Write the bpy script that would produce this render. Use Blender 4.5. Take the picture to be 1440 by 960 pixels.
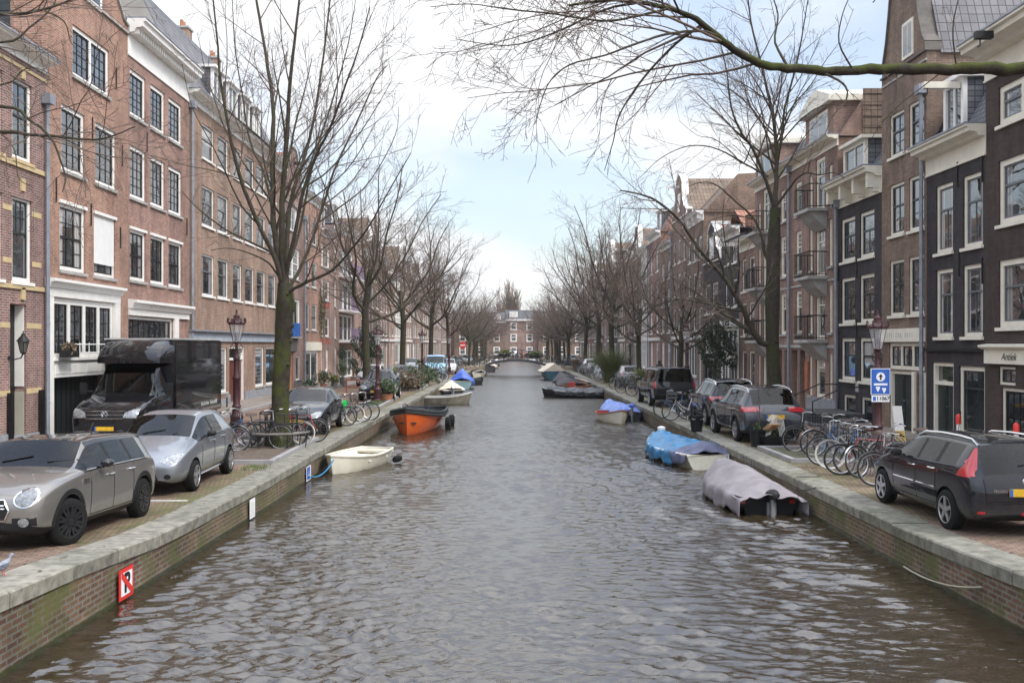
import bpy, bmesh, math, random
from mathutils import Vector, Matrix
from mathutils.bvhtree import BVHTree
import numpy as np
R = math.radians
PI = math.pi
for _o in list(bpy.data.objects): bpy.data.objects.remove(_o)
scene = bpy.context.scene
COL = scene.collection
rnd = random.Random(7)

# ------------------------------------------------------------------ camera
F = 1340.0                       # focal length in photo pixels (photo 1440 wide)
EYE = 3.45; VX = 700.0; VY = 484.0
cam_d = bpy.data.cameras.new('camera'); cam = bpy.data.objects.new('camera', cam_d); COL.objects.link(cam)
cam.location = (0, 0, EYE); cam.rotation_euler = (R(90), 0, 0)
cam_d.sensor_width = 36; cam_d.lens = 36 * F / 1440
cam_d.shift_x = (720 - VX) / 1440; cam_d.shift_y = (VY - 480) / 1440
cam_d.clip_end = 2000; cam_d.clip_start = 0.1
scene.camera = cam
scene.view_settings.view_transform = 'Standard'
scene.view_settings.look = 'None'; scene.view_settings.gamma = 1
scene.view_settings.exposure = 0.9

# ------------------------------------------------------------------ world
SUN_EL, SUN_AZ = R(48), R(125)     # azimuth clockwise from +Y
w = bpy.data.worlds.new('World'); scene.world = w; w.use_nodes = True
nt = w.node_tree; nt.nodes.clear()
N = nt.nodes.new; Lk = nt.links.new
out = N('ShaderNodeOutputWorld'); bg = N('ShaderNodeBackground'); bg.inputs[1].default_value = 0.1
sky = N('ShaderNodeTexSky'); sky.sky_type = 'NISHITA'; sky.sun_disc = False
sky.sun_elevation = SUN_EL; sky.sun_rotation = SUN_AZ; sky.air_density = 1.3; sky.dust_density = 2.0
tc = N('ShaderNodeTexCoord'); sep = N('ShaderNodeSeparateXYZ'); Lk(tc.outputs['Generated'], sep.inputs[0])
# clouds: direction projected on a high layer
zz = N('ShaderNodeMath'); zz.operation = 'MAXIMUM'; Lk(sep.outputs[2], zz.inputs[0]); zz.inputs[1].default_value = 0.0
za = N('ShaderNodeMath'); za.operation = 'ADD'; Lk(zz.outputs[0], za.inputs[0]); za.inputs[1].default_value = 0.22
dx = N('ShaderNodeMath'); dx.operation = 'DIVIDE'; Lk(sep.outputs[0], dx.inputs[0]); Lk(za.outputs[0], dx.inputs[1])
dy = N('ShaderNodeMath'); dy.operation = 'DIVIDE'; Lk(sep.outputs[1], dy.inputs[0]); Lk(za.outputs[0], dy.inputs[1])
cmb = N('ShaderNodeCombineXYZ'); Lk(dx.outputs[0], cmb.inputs[0]); Lk(dy.outputs[0], cmb.inputs[1]); cmb.inputs[2].default_value = 3.1
noi = N('ShaderNodeTexNoise'); noi.inputs['Scale'].default_value = 0.95; noi.inputs['Detail'].default_value = 7; noi.inputs['Roughness'].default_value = 0.52
Lk(cmb.outputs[0], noi.inputs['Vector'])
mr = N('ShaderNodeMapRange'); Lk(noi.outputs[0], mr.inputs[0]); mr.inputs[1].default_value = 0.40; mr.inputs[2].default_value = 0.58
mr.inputs[3].default_value = 0.34; mr.inputs[4].default_value = 1.0; mr.interpolation_type = 'SMOOTHSTEP'
hz = N('ShaderNodeMapRange'); Lk(sep.outputs[2], hz.inputs[0]); hz.inputs[1].default_value = 0.0; hz.inputs[2].default_value = 0.13
hz.inputs[3].default_value = 1.0; hz.inputs[4].default_value = 0.0
mx = N('ShaderNodeMath'); mx.operation = 'MAXIMUM'; Lk(mr.outputs[0], mx.inputs[0]); Lk(hz.outputs[0], mx.inputs[1])
# overcast layer grows brighter towards the zenith
zg = N('ShaderNodeMapRange'); Lk(sep.outputs[2], zg.inputs[0]); zg.inputs[1].default_value = 0.30; zg.inputs[2].default_value = 1.0
zg.inputs[3].default_value = 1.0; zg.inputs[4].default_value = 2.9
n2 = N('ShaderNodeTexNoise'); n2.inputs['Scale'].default_value = 2.6; n2.inputs['Detail'].default_value = 6; Lk(cmb.outputs[0], n2.inputs['Vector'])
m2 = N('ShaderNodeMapRange'); Lk(n2.outputs[0], m2.inputs[0]); m2.inputs[1].default_value = 0.3; m2.inputs[2].default_value = 0.7; m2.inputs[3].default_value = 0.86; m2.inputs[4].default_value = 1.04
cm = N('ShaderNodeMath'); cm.operation = 'MULTIPLY'; Lk(zg.outputs[0], cm.inputs[0]); Lk(m2.outputs[0], cm.inputs[1])
cc = N('ShaderNodeVectorMath'); cc.operation = 'SCALE'; cc.inputs[0].default_value = (6.15, 6.25, 6.4); Lk(cm.outputs[0], cc.inputs['Scale'])
tn = N('ShaderNodeVectorMath'); tn.operation = 'MULTIPLY'; Lk(sky.outputs[0], tn.inputs[0]); tn.inputs[1].default_value = (1.05, 1.12, 1.24)
sk = N('ShaderNodeVectorMath'); sk.operation = 'SCALE'; Lk(tn.outputs[0], sk.inputs[0]); Lk(zg.outputs[0], sk.inputs['Scale'])
mixc = N('ShaderNodeMix'); mixc.data_type = 'RGBA'; Lk(mx.outputs[0], mixc.inputs[0]); Lk(sk.outputs[0], mixc.inputs[6]); Lk(cc.outputs[0], mixc.inputs[7])
Lk(mixc.outputs[2], bg.inputs[0]); Lk(bg.outputs[0], out.inputs[0])

sd = bpy.data.lights.new('sun', 'SUN'); sd.energy = 1.5; sd.angle = R(14); sd.color = (1, 0.96, 0.9)
so = bpy.data.objects.new('sun', sd); COL.objects.link(so)
_d = Vector((math.sin(SUN_AZ) * math.cos(SUN_EL), math.cos(SUN_AZ) * math.cos(SUN_EL), math.sin(SUN_EL)))
so.rotation_euler = _d.to_track_quat('Z', 'Y').to_euler(); so.location = (0, 0, 60)

# ------------------------------------------------------------------ measuring helpers
HS = 0.60                         # street level above the water
def G(px, py, z=HS):              # point of the horizontal plane z seen at a photo pixel
    Y = F * (EYE - z) / (py - VY); return Vector(((px - VX) * Y / F, Y, z))
def AT(px, py, Y):                # point at distance Y seen at a photo pixel
    return Vector(((px - VX) * Y / F, Y, EYE + (VY - py) * Y / F))

# ------------------------------------------------------------------ materials
MATS = {}
def newmat(name):
    m = bpy.data.materials.new(name); m.use_nodes = True; nt = m.node_tree
    return m, nt, nt.nodes['Principled BSDF']
def objvec(nt, mode='obj'):
    t = nt.nodes.new('ShaderNodeTexCoord'); return t.outputs['Object']
def noise(nt, vec, scale, detail=4, rough=0.55):
    n = nt.nodes.new('ShaderNodeTexNoise'); n.inputs['Scale'].default_value = scale; n.inputs['Detail'].default_value = detail
    n.inputs['Roughness'].default_value = rough
    if vec is not None: nt.links.new(vec, n.inputs['Vector'])
    return n.outputs[0]
def ramp(nt, fac, a, b, v0, v1):
    m = nt.nodes.new('ShaderNodeMapRange'); nt.links.new(fac, m.inputs[0])
    for i, v in zip((1, 2, 3, 4), (a, b, v0, v1)): m.inputs[i].default_value = v
    return m.outputs[0]
def mixrgb(nt, fac, a, b, typ='MIX'):
    m = nt.nodes.new('ShaderNodeMix'); m.data_type = 'RGBA'; m.blend_type = typ
    for sock, v in ((0, fac), (6, a), (7, b)):
        if isinstance(v, bpy.types.NodeSocket): nt.links.new(v, m.inputs[sock])
        elif sock == 0: m.inputs[0].default_value = v
        else: m.inputs[sock].default_value = (*v, 1)
    return m.outputs[2]
def bump(nt, h, strength, dist, bsdf):
    b = nt.nodes.new('ShaderNodeBump'); b.inputs['Strength'].default_value = strength; b.inputs['Distance'].default_value = dist
    nt.links.new(h, b.inputs['Height']); nt.links.new(b.outputs[0], bsdf.inputs['Normal'])
def plain(name, c, rough=0.6, metal=0.0, var=0.15, nscale=3.0, coat=0.0, spec=0.5, bmp=0.0, bscale=30, rand=0.0):
    if name in MATS: return MATS[name]
    m, nt, b = newmat(name); v = objvec(nt)
    n = noise(nt, v, nscale, 5)
    lo = tuple(x * (1 - var) for x in c); hi = tuple(min(1, x * (1 + var)) for x in c)
    colr = mixrgb(nt, ramp(nt, n, 0.3, 0.7, 0, 1), lo, hi)
    if rand:
        oi = nt.nodes.new('ShaderNodeObjectInfo')
        colr = mixrgb(nt, 1.0, colr, mixrgb(nt, oi.outputs['Random'], (1 - rand,) * 3, (1 + rand,) * 3), 'MULTIPLY')
    nt.links.new(colr, b.inputs['Base Color'])
    b.inputs['Roughness'].default_value = rough; b.inputs['Metallic'].default_value = metal
    b.inputs['Coat Weight'].default_value = coat; b.inputs['Coat Roughness'].default_value = 0.03
    b.inputs['Specular IOR Level'].default_value = spec
    if bmp: bump(nt, noise(nt, v, bscale, 4), bmp, 0.02, b)
    MATS[name] = m; return m
def brick(name, c1, c2, mortar, bw=0.22, bh=0.066, ms=0.008, horiz=False, stain=(0.62, 1.22), moss=0.0, patches=None, offs=0.5, bmp=0.3):
    if name in MATS: return MATS[name]
    m, nt, b = newmat(name); v = objvec(nt)
    s = nt.nodes.new('ShaderNodeSeparateXYZ'); nt.links.new(v, s.inputs[0])
    c = nt.nodes.new('ShaderNodeCombineXYZ')
    if horiz:
        nt.links.new(s.outputs[0], c.inputs[0]); nt.links.new(s.outputs[1], c.inputs[1])
    else:
        a = nt.nodes.new('ShaderNodeMath'); nt.links.new(s.outputs[0], a.inputs[0]); nt.links.new(s.outputs[1], a.inputs[1])
        nt.links.new(a.outputs[0], c.inputs[0]); nt.links.new(s.outputs[2], c.inputs[1])
    t = nt.nodes.new('ShaderNodeTexBrick'); nt.links.new(c.outputs[0], t.inputs['Vector'])
    t.inputs['Scale'].default_value = 1.0; t.inputs['Brick Width'].default_value = bw; t.inputs['Row Height'].default_value = bh
    t.inputs['Mortar Size'].default_value = ms; t.inputs['Mortar Smooth'].default_value = 0.1; t.offset = offs
    t.inputs['Color1'].default_value = (*c1, 1); t.inputs['Color2'].default_value = (*c2, 1); t.inputs['Mortar'].default_value = (*mortar, 1)
    n = noise(nt, v, 0.45, 8, 0.65)
    colr = mixrgb(nt, 1.0, t.outputs['Color'], mixrgb(nt, ramp(nt, n, 0.3, 0.72, 0, 1), (stain[0],) * 3, (stain[1],) * 3), 'MULTIPLY')
    n3 = noise(nt, v, 6.0, 5, 0.7)
    colr = mixrgb(nt, 1.0, colr, mixrgb(nt, ramp(nt, n3, 0.3, 0.7, 0, 1), (0.82,) * 3, (1.14,) * 3), 'MULTIPLY')
    mp = nt.nodes.new('ShaderNodeMapping'); nt.links.new(v, mp.inputs[0]); mp.inputs['Scale'].default_value = (1, 1, .16)
    n6 = noise(nt, mp.outputs[0], 2.2, 6, 0.7); colr = mixrgb(nt, 1.0, colr, mixrgb(nt, ramp(nt, n6, 0.35, 0.6, 0, 1), (0.74,) * 3, (1.08,) * 3), 'MULTIPLY')
    if patches:
        n5 = noise(nt, v, 0.9, 4, 0.6); colr = mixrgb(nt, ramp(nt, n5, 0.55, 0.7, 0, 0.6), colr, patches)
    if moss:
        n4 = noise(nt, v, 1.3, 6, 0.7); colr = mixrgb(nt, ramp(nt, n4, 0.48, 0.62, 0, moss), colr, (0.085, 0.095, 0.03))
    nt.links.new(colr, b.inputs['Base Color']); b.inputs['Roughness'].default_value = 0.85
    b.inputs['Specular IOR Level'].default_value = 0.3
    if bmp: bump(nt, t.outputs['Fac'], -bmp, 0.01, b)
    MATS[name] = m; return m
def glass(name, c=(0.024, 0.028, 0.031), ior=2.8, rough=0.02, wob=0.035, rand=True):
    if name in MATS: return MATS[name]
    m, nt, b = newmat(name); v = objvec(nt)
    n = noise(nt, v, 1.1, 3)
    colr = mixrgb(nt, ramp(nt, n, 0.35, 0.65, 0, 1), tuple(x * 0.5 for x in c), tuple(x * 1.6 for x in c))
    nt.links.new(colr, b.inputs['Base Color'])
    b.inputs['Roughness'].default_value = rough; b.inputs['IOR'].default_value = ior
    if wob: bump(nt, noise(nt, v, 1.7, 2), wob, 0.05, b)
    MATS[name] = m; return m
def curtain(name, c):
    if name in MATS: return MATS[name]
    m, nt, b = newmat(name); v = objvec(nt)
    wv = nt.nodes.new('ShaderNodeTexWave'); wv.inputs['Scale'].default_value = 2.2; wv.inputs['Distortion'].default_value = 2.0
    wv.bands_direction = 'Y'; nt.links.new(v, wv.inputs['Vector'])
    colr = mixrgb(nt, wv.outputs['Fac'], tuple(x * 0.55 for x in c), c)
    nt.links.new(colr, b.inputs['Base Color']); b.inputs['Roughness'].default_value = 0.8
    b.inputs['Coat Weight'].default_value = 1.0; b.inputs['Coat Roughness'].default_value = 0.02; b.inputs['Coat IOR'].default_value = 1.8
    MATS[name] = m; return m
def bark(name, c, moss_c, moss):
    if name in MATS: return MATS[name]
    m, nt, b = newmat(name); v = objvec(nt)
    n = noise(nt, v, 9, 7, 0.7)
    base = mixrgb(nt, ramp(nt, n, 0.3, 0.7, 0, 1), tuple(x * 0.5 for x in c), tuple(x * 1.4 for x in c))
    if moss:
        g = nt.nodes.new('ShaderNodeNewGeometry'); s = nt.nodes.new('ShaderNodeSeparateXYZ'); nt.links.new(g.outputs['Normal'], s.inputs[0])
        k = noise(nt, v, 2.2, 5); a = nt.nodes.new('ShaderNodeMath'); a.operation = 'MULTIPLY_ADD'
        nt.links.new(s.outputs[2], a.inputs[0]); a.inputs[1].default_value = 0.16; nt.links.new(k, a.inputs[2])
        base = mixrgb(nt, ramp(nt, a.outputs[0], 0.42, 0.62, 0, moss), base, moss_c)
    nt.links.new(base, b.inputs['Base Color']); b.inputs['Roughness'].default_value = 0.9; b.inputs['Specular IOR Level'].default_value = 0.2
    bump(nt, n, 0.8, 0.03, b)
    MATS[name] = m; return m
def paint(name, c, metal=0.55, rough=0.32):
    if name in MATS: return MATS[name]
    m, nt, b = newmat(name); v = objvec(nt)
    n = noise(nt, v, 1.5, 5)
    colr = mixrgb(nt, ramp(nt, n, 0.3, 0.7, 0, 1), tuple(x * 0.9 for x in c), tuple(x * 1.06 for x in c))
    s = nt.nodes.new('ShaderNodeSeparateXYZ'); nt.links.new(v, s.inputs[0])
    k = noise(nt, v, 7, 4)
    dirt = nt.nodes.new('ShaderNodeMath'); dirt.operation = 'MULTIPLY'
    nt.links.new(ramp(nt, s.outputs[2], 0.25, 0.6, 1, 0), dirt.inputs[0]); nt.links.new(k, dirt.inputs[1])
    colr = mixrgb(nt, ramp(nt, dirt.outputs[0], 0.1, 0.6, 0, 0.35), colr, (0.13, 0.115, 0.10))
    nt.links.new(colr, b.inputs['Base Color']); b.inputs['Roughness'].default_value = rough; b.inputs['Metallic'].default_value = metal
    b.inputs['Coat Weight'].default_value = 1.0; b.inputs['Coat Roughness'].default_value = 0.03; b.inputs['Specular IOR Level'].default_value = 0.05 if metal < .3 else .4
    MATS[name] = m; return m

WHITE = plain('white_paint', (0.80, 0.78, 0.74), 0.45, var=0.07, bmp=0.05)
CREAM = plain('cream_paint', (0.74, 0.69, 0.58), 0.5, var=0.08)
DGREEN = plain('dark_green_paint', (0.018, 0.026, 0.024), 0.35, var=0.3)
BLACKP = plain('black_paint', (0.012, 0.012, 0.013), 0.4, var=0.3, spec=.25)
GREYM = plain('zinc', (0.26, 0.28, 0.32), 0.5, 0.3, var=0.2)
LEAD = plain('lead_sheet', (0.17, 0.18, 0.20), 0.55, 0.1, var=0.25)
STONE = plain('sill_stone', (0.36, 0.35, 0.33), 0.7, var=0.2)
BLUEST = plain('blue_stone', (0.24, 0.25, 0.27), 0.7, var=0.2)
YSTONE = plain('yellow_stone', (0.52, 0.40, 0.22), 0.75, var=0.15)
GLASS = glass('window_glass'); GLASS2 = glass('window_glass_grey', (0.06, 0.065, 0.07)); CURT = curtain('curtain_white', (0.50, 0.48, 0.45)); CURT2 = curtain('curtain_grey', (0.26, 0.26, 0.26))
CARGLASS, _nt, _b = newmat('car_glass'); MATS['car_glass'] = CARGLASS
_t = _nt.nodes.new('ShaderNodeBsdfTransparent'); _t.inputs[0].default_value = (.20, .22, .22, 1); _g = _nt.nodes.new('ShaderNodeBsdfGlossy'); _g.inputs['Roughness'].default_value = .01
_f = _nt.nodes.new('ShaderNodeFresnel'); _f.inputs[0].default_value = 1.48; _m = _nt.nodes.new('ShaderNodeMixShader'); _nt.nodes.remove(_b)
for _a, _c in ((_f.outputs[0], _m.inputs[0]), (_t.outputs[0], _m.inputs[1]), (_g.outputs[0], _m.inputs[2]), (_m.outputs[0], _nt.nodes['Material Output'].inputs[0])): _nt.links.new(_a, _c)
RUBBER = plain('rubber', (0.012, 0.012, 0.012), 0.8, var=0.3, spec=.15)
PLASTIC = plain('black_plastic', (0.014, 0.014, 0.015), 0.55, var=0.2, spec=.25)
CHROME = plain('chrome', (0.75, 0.75, 0.76), 0.15, 1.0, var=0.05)
ALLOY = plain('alloy', (0.52, 0.52, 0.53), 0.3, 0.85, var=0.08)
DALLOY = plain('dark_alloy', (0.04, 0.04, 0.042), 0.35, 0.6, var=0.1)
REDL = plain('red_lens', (0.38, 0.012, 0.018), 0.15, coat=1, var=0.15)
YPLATE = plain('yellow_plate', (0.72, 0.42, 0.02), 0.5, var=0.2, nscale=14)
BLUEP = plain('blue_paint', (0.02, 0.13, 0.48), 0.4, var=0.1)
REDP = plain('red_paint', (0.62, 0.03, 0.02), 0.4, var=0.1)
IRON = plain('iron', (0.022, 0.021, 0.020), 0.5, 0.2, var=0.3, spec=.3)
LAMPRED = plain('lamp_maroon', (0.050, 0.013, 0.015), 0.5, var=0.3)
WOOD = plain('wood_brown', (0.22, 0.10, 0.045), 0.55, var=0.3)

# ------------------------------------------------------------------ mesh builder
class MB:
    def __init__(s): s.v = []; s.f = []; s.m = []; s.sm = []
    def add(s, verts, faces, m=0, sm=False):
        o = len(s.v); s.v.extend(tuple(p) for p in verts)
        for f in faces: s.f.append(tuple(i + o for i in f)); s.m.append(m); s.sm.append(sm)
    def quad(s, a, b, c, d, m=0): s.add((a, b, c, d), ((0, 1, 2, 3),), m)
    def box(s, x0, x1, y0, y1, z0, z1, m=0):
        if x0 > x1: x0, x1 = x1, x0
        if y0 > y1: y0, y1 = y1, y0
        if z0 > z1: z0, z1 = z1, z0
        s.add([(x0, y0, z0), (x1, y0, z0), (x1, y1, z0), (x0, y1, z0), (x0, y0, z1), (x1, y0, z1), (x1, y1, z1), (x0, y1, z1)],
              [(0, 3, 2, 1), (4, 5, 6, 7), (0, 1, 5, 4), (1, 2, 6, 5), (2, 3, 7, 6), (3, 0, 4, 7)], m)
    def tube(s, pts, r, n=6, m=0, cap=True, sm=True, closed=False):
        k = len(pts)
        if not hasattr(r, '__len__'): r = [r] * k
        vs = []; pu = None
        P = [Vector(p) for p in pts]
        for i in range(k):
            if closed: t = P[(i + 1) % k] - P[i - 1]
            else: t = P[min(i + 1, k - 1)] - P[max(i - 1, 0)]
            if t.length < 1e-9: t = Vector((0, 0, 1))
            t.normalize()
            if pu is None: pu = Vector((0, 0, 1)).cross(t) if abs(t.z) < 0.95 else Vector((1, 0, 0)).cross(t)
            u = pu - t * pu.dot(t)
            if u.length < 1e-6: u = t.orthogonal()
            u.normalize(); pu = u; v = t.cross(u)
            for j in range(n):
                a = 2 * PI * j / n; vs.append(P[i] + (u * math.cos(a) + v * math.sin(a)) * r[i])
        fs = []
        for i in range(k if closed else k - 1):
            i2 = (i + 1) % k
            for j in range(n): j2 = (j + 1) % n; fs.append((i * n + j, i * n + j2, i2 * n + j2, i2 * n + j))
        if cap and not closed:
            fs.append(tuple(range(n - 1, -1, -1))); fs.append(tuple((k - 1) * n + j for j in range(n)))
        s.add(vs, fs, m, sm)
    def lathe(s, prof, c=(0, 0, 0), n=12, m=0, sm=True, axis='z', cap=True):
        vs = []
        for r, z in prof:
            for j in range(n):
                a = 2 * PI * j / n; x, y = r * math.cos(a), r * math.sin(a)
                p = (x, y, z) if axis == 'z' else ((x, z, y) if axis == 'y' else (z, x, y))
                vs.append((p[0] + c[0], p[1] + c[1], p[2] + c[2]))
        fs = []
        for i in range(len(prof) - 1):
            for j in range(n): j2 = (j + 1) % n; fs.append((i * n + j, i * n + j2, (i + 1) * n + j2, (i + 1) * n + j))
        if cap: fs.append(tuple(range(n - 1, -1, -1))); fs.append(tuple((len(prof) - 1) * n + j for j in range(n)))
        s.add(vs, fs, m, sm)
    def prism(s, poly, x0, x1, m=0, axis='x'):    # poly of (a,b) extruded along axis
        n = len(poly)
        def P(a, b, c): return {'x': (c, a, b), 'y': (a, c, b), 'z': (a, b, c)}[axis]
        vs = [P(a, b, x0) for a, b in poly] + [P(a, b, x1) for a, b in poly]
        fs = [tuple(range(n))[::-1], tuple(range(n, 2 * n))] + [(i, (i + 1) % n, n + (i + 1) % n, n + i) for i in range(n)]
        s.add(vs, fs, m)
    def loft(s, rings, m=0, closed=True, caps=True, sm=True):
        n = len(rings[0]); vs = [p for r in rings for p in r]; fs = []
        for i in range(len(rings) - 1):
            for j in range(n if closed else n - 1): j2 = (j + 1) % n; fs.append((i * n + j, i * n + j2, (i + 1) * n + j2, (i + 1) * n + j))
        if caps and closed: fs.append(tuple(range(n))[::-1]); fs.append(tuple((len(rings) - 1) * n + j for j in range(n)))
        s.add(vs, fs, m, sm)
    def xf(s, M, start=0):
        for i in range(start, len(s.v)): s.v[i] = tuple(M @ Vector(s.v[i]))
    def mesh(s, name, mats):
        me = bpy.data.meshes.new(name); me.from_pydata(s.v, [], s.f)
        if not isinstance(mats, (list, tuple)): mats = [mats]
        for mm in mats: me.materials.append(mm)
        me.polygons.foreach_set('material_index', s.m); me.polygons.foreach_set('use_smooth', s.sm); me.update()
        return me
    def build(s, name, mats, parent=None, loc=None, rz=None, fixn=True, bev=0, sharp=40):
        me = s.mesh(name, mats)
        if fixn and len(s.f) < 60000:
            bm = bmesh.new(); bm.from_mesh(me); bmesh.ops.recalc_face_normals(bm, faces=bm.faces)
            if bev: bmesh.ops.bevel(bm, geom=list(bm.edges), offset=bev, segments=2, affect='EDGES', clamp_overlap=True)
            bm.to_mesh(me); bm.free()
        if any(s.sm): me.set_sharp_from_angle(angle=R(sharp))
        return link(me, name, parent, loc, rz)
def link(me, name, parent=None, loc=None, rz=None):
    o = bpy.data.objects.new(name, me); COL.objects.link(o); o.parent = parent
    if loc is not None: o.location = loc
    if rz is not None: o.rotation_euler = (0, 0, rz)
    return o
def tag(o, label=None, cat=None, group=None, kind=None):
    if label: o['label'] = label
    if cat: o['category'] = cat
    if group: o['group'] = group
    if kind: o['kind'] = kind
    return o
def empty(name, loc, rz=0, label=None, cat=None, group=None):
    o = bpy.data.objects.new(name, None); COL.objects.link(o); o.location = loc; o.rotation_euler = (0, 0, rz); o.empty_display_size = 0.3
    return tag(o, label, cat, group)
KIDS = {}
def copy_tree(o, parent=None):
    c = o.copy(); COL.objects.link(c); c.parent = parent
    for ch in o.children: copy_tree(ch, c)
    return c
def swapmat(root, pairs):       # object level material override on a copy (meshes stay shared)
    for o in [root] + list(root.children_recursive):
        if o.type != 'MESH': continue
        for i, sl in enumerate(o.material_slots):
            if sl.material and sl.material.name in pairs:
                nm_ = sl.material.name; sl.link = 'OBJECT'; sl.material = pairs[nm_]
ORD = ['first', 'second', 'third', 'fourth', 'fifth', 'sixth', 'seventh', 'eighth', 'ninth', 'tenth', 'eleventh', 'twelfth', 'thirteenth',
       'fourteenth', 'fifteenth', 'sixteenth', 'seventeenth', 'eighteenth', 'nineteenth', 'twentieth', 'twenty-first', 'twenty-second',
       'twenty-third', 'twenty-fourth', 'twenty-fifth', 'twenty-sixth', 'twenty-seventh', 'twenty-eighth', 'twenty-ninth', 'thirtieth']
def textmesh(s, size, name='lettering', mat=None, parent=None, extrude=0.002, shear=0.0, bold=0.0):
    cu = bpy.data.curves.new(name, 'FONT'); cu.body = s; cu.size = size; cu.extrude = extrude; cu.align_x = 'CENTER'; cu.align_y = 'CENTER'; cu.shear = shear; cu.offset = bold
    o = bpy.data.objects.new(name, cu); COL.objects.link(o)
    dg = bpy.context.evaluated_depsgraph_get(); me = bpy.data.meshes.new_from_object(o.evaluated_get(dg))
    bpy.data.objects.remove(o); me.materials.clear(); me.materials.append(mat or BLACKP)
    return link(me, name, parent)
# ------------------------------------------------------------------ canal, quays, streets
QL = [(-60, -5.6), (2, -5.3), (9.5, -5.17), (14, -5.03), (16.5, -4.97), (20.4, -4.85), (31, -4.75), (40, -4.6),
      (49, -4.3), (64, -4.0), (75, -3.6), (93, -3.15), (115, -2.8), (160, -2.0), (210, -1.2)]
QR = [(-60, 6.6), (2, 6.4), (9.5, 6.3), (13, 6.28), (15.7, 6.28), (21, 6.36), (27, 6.4), (33, 6.5), (48, 6.65), (70, 6.95), (86, 7.15), (115, 7.55), (160, 8.2), (210, 8.9)]
def interp(P, y):
    for (a, xa), (b, xb) in zip(P, P[1:]):
        if a <= y <= b: return xa + (xb - xa) * (y - a) / (b - a)
    return P[-1][1] if y > P[-1][0] else P[0][1]
FL = [(-60, -12.6), (62, -12.6), (75, -12.3), (107, -11.6), (150, -10.7), (215, -9.4)]
FR = [(-60, 12.9), (60, 12.9), (86, 13.2), (129, 13.8), (215, 15.2)]

PAVER = brick('street_pavers', (0.20, 0.125, 0.095), (0.28, 0.185, 0.14), (0.075, 0.065, 0.05), 0.20, 0.095, 0.010, horiz=True, stain=(0.6, 1.2), moss=0.25, bmp=0.5)
PAVER2 = brick('mossy_pavers', (0.19, 0.13, 0.09), (0.25, 0.18, 0.12), (0.10, 0.10, 0.05), 0.095, 0.20, 0.012, horiz=True, stain=(0.6, 1.15), moss=0.75, bmp=0.5)
SIDEW = brick('sidewalk_tiles', (0.27, 0.23, 0.20), (0.35, 0.30, 0.26), (0.10, 0.09, 0.08), 0.21, 0.07, 0.008, horiz=True, stain=(0.7, 1.15), moss=0.2, bmp=0.3)
QBRICK = brick('quay_brick', (0.12, 0.06, 0.042), (0.21, 0.115, 0.07), (0.21, 0.20, 0.165), 0.22, 0.075, 0.014, stain=(0.28, 1.25), moss=0.8, patches=(0.15, 0.10, 0.04), bmp=0.6)
COPE = plain('granite_coping', (0.185, 0.175, 0.14), 0.85, var=0.45, nscale=5, bmp=0.5, bscale=60)
COPE2 = plain('granite_coping_dark', (0.14, 0.135, 0.10), 0.85, var=0.45, nscale=6, bmp=0.3, bscale=50); COPE3 = plain('granite_coping_pale', (0.23, 0.215, 0.175), 0.85, var=0.4, nscale=7, bmp=0.3, bscale=50)
KERB = plain('kerb_stone', (0.27, 0.26, 0.26), 0.75, var=0.2, bmp=0.2)

RISE = {-1: [(-60, .9), (4, .62), (8, .34), (10, .25), (11.7, .19), (13.9, .04), (15.5, 0), (900, 0)], 1: [(-60, .8), (4, .5), (8, .26), (10, .17), (11.7, .09), (13.5, .03), (15.5, 0), (900, 0)]}
def HZ(side, y): return HS + interp(RISE[side], y)
def strip(name, fa, fb, ys, z, mat, kind='structure'):
    m = MB()
    for a, b in zip(ys, ys[1:]):
        sd_ = -1 if 'left' in name else 1; za, zb = HZ(sd_, a) + z - HS, HZ(sd_, b) + z - HS; m.quad((fa(a), a, za), (fb(a), a, za), (fb(b), b, zb), (fa(b), b, zb))
    o = m.build(name, mat); return tag(o, kind=kind)
ys = sorted(set([p[0] for p in QL + QR + FL + FR + RISE[1] + RISE[-1] if p[0] <= 203] + [203]))
COPW = 0.56
strip('street_left', lambda y: -400, lambda y: interp(QL, y) - COPW + 0.02, ys, HS, PAVER)
strip('street_right', lambda y: interp(QR, y) + COPW - 0.02, lambda y: 400, ys, HS, PAVER)
strip('paving_verge_left', lambda y: interp(QL, y) - COPW - 0.55, lambda y: interp(QL, y) - COPW + 0.01, [y for y in ys if y > 12], HS + 0.004, PAVER2)
strip('paving_verge_right', lambda y: interp(QR, y) + COPW - 0.01, lambda y: interp(QR, y) + COPW + 1.1, [y for y in ys if y > 15], HS + 0.004, PAVER2)
m = MB(); m.quad((-400, 203, HS), (400, 203, HS), (400, 900, HS), (-400, 900, HS)); tag(m.build('ground_far', PAVER), kind='structure')
m = MB(); m.quad((-400, -60, HS - 0.9), (400, -60, HS - 0.9), (400, -300, HS - 0.9), (-400, -300, HS - 0.9)); tag(m.build('ground_behind', PAVER), kind='structure')
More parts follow.
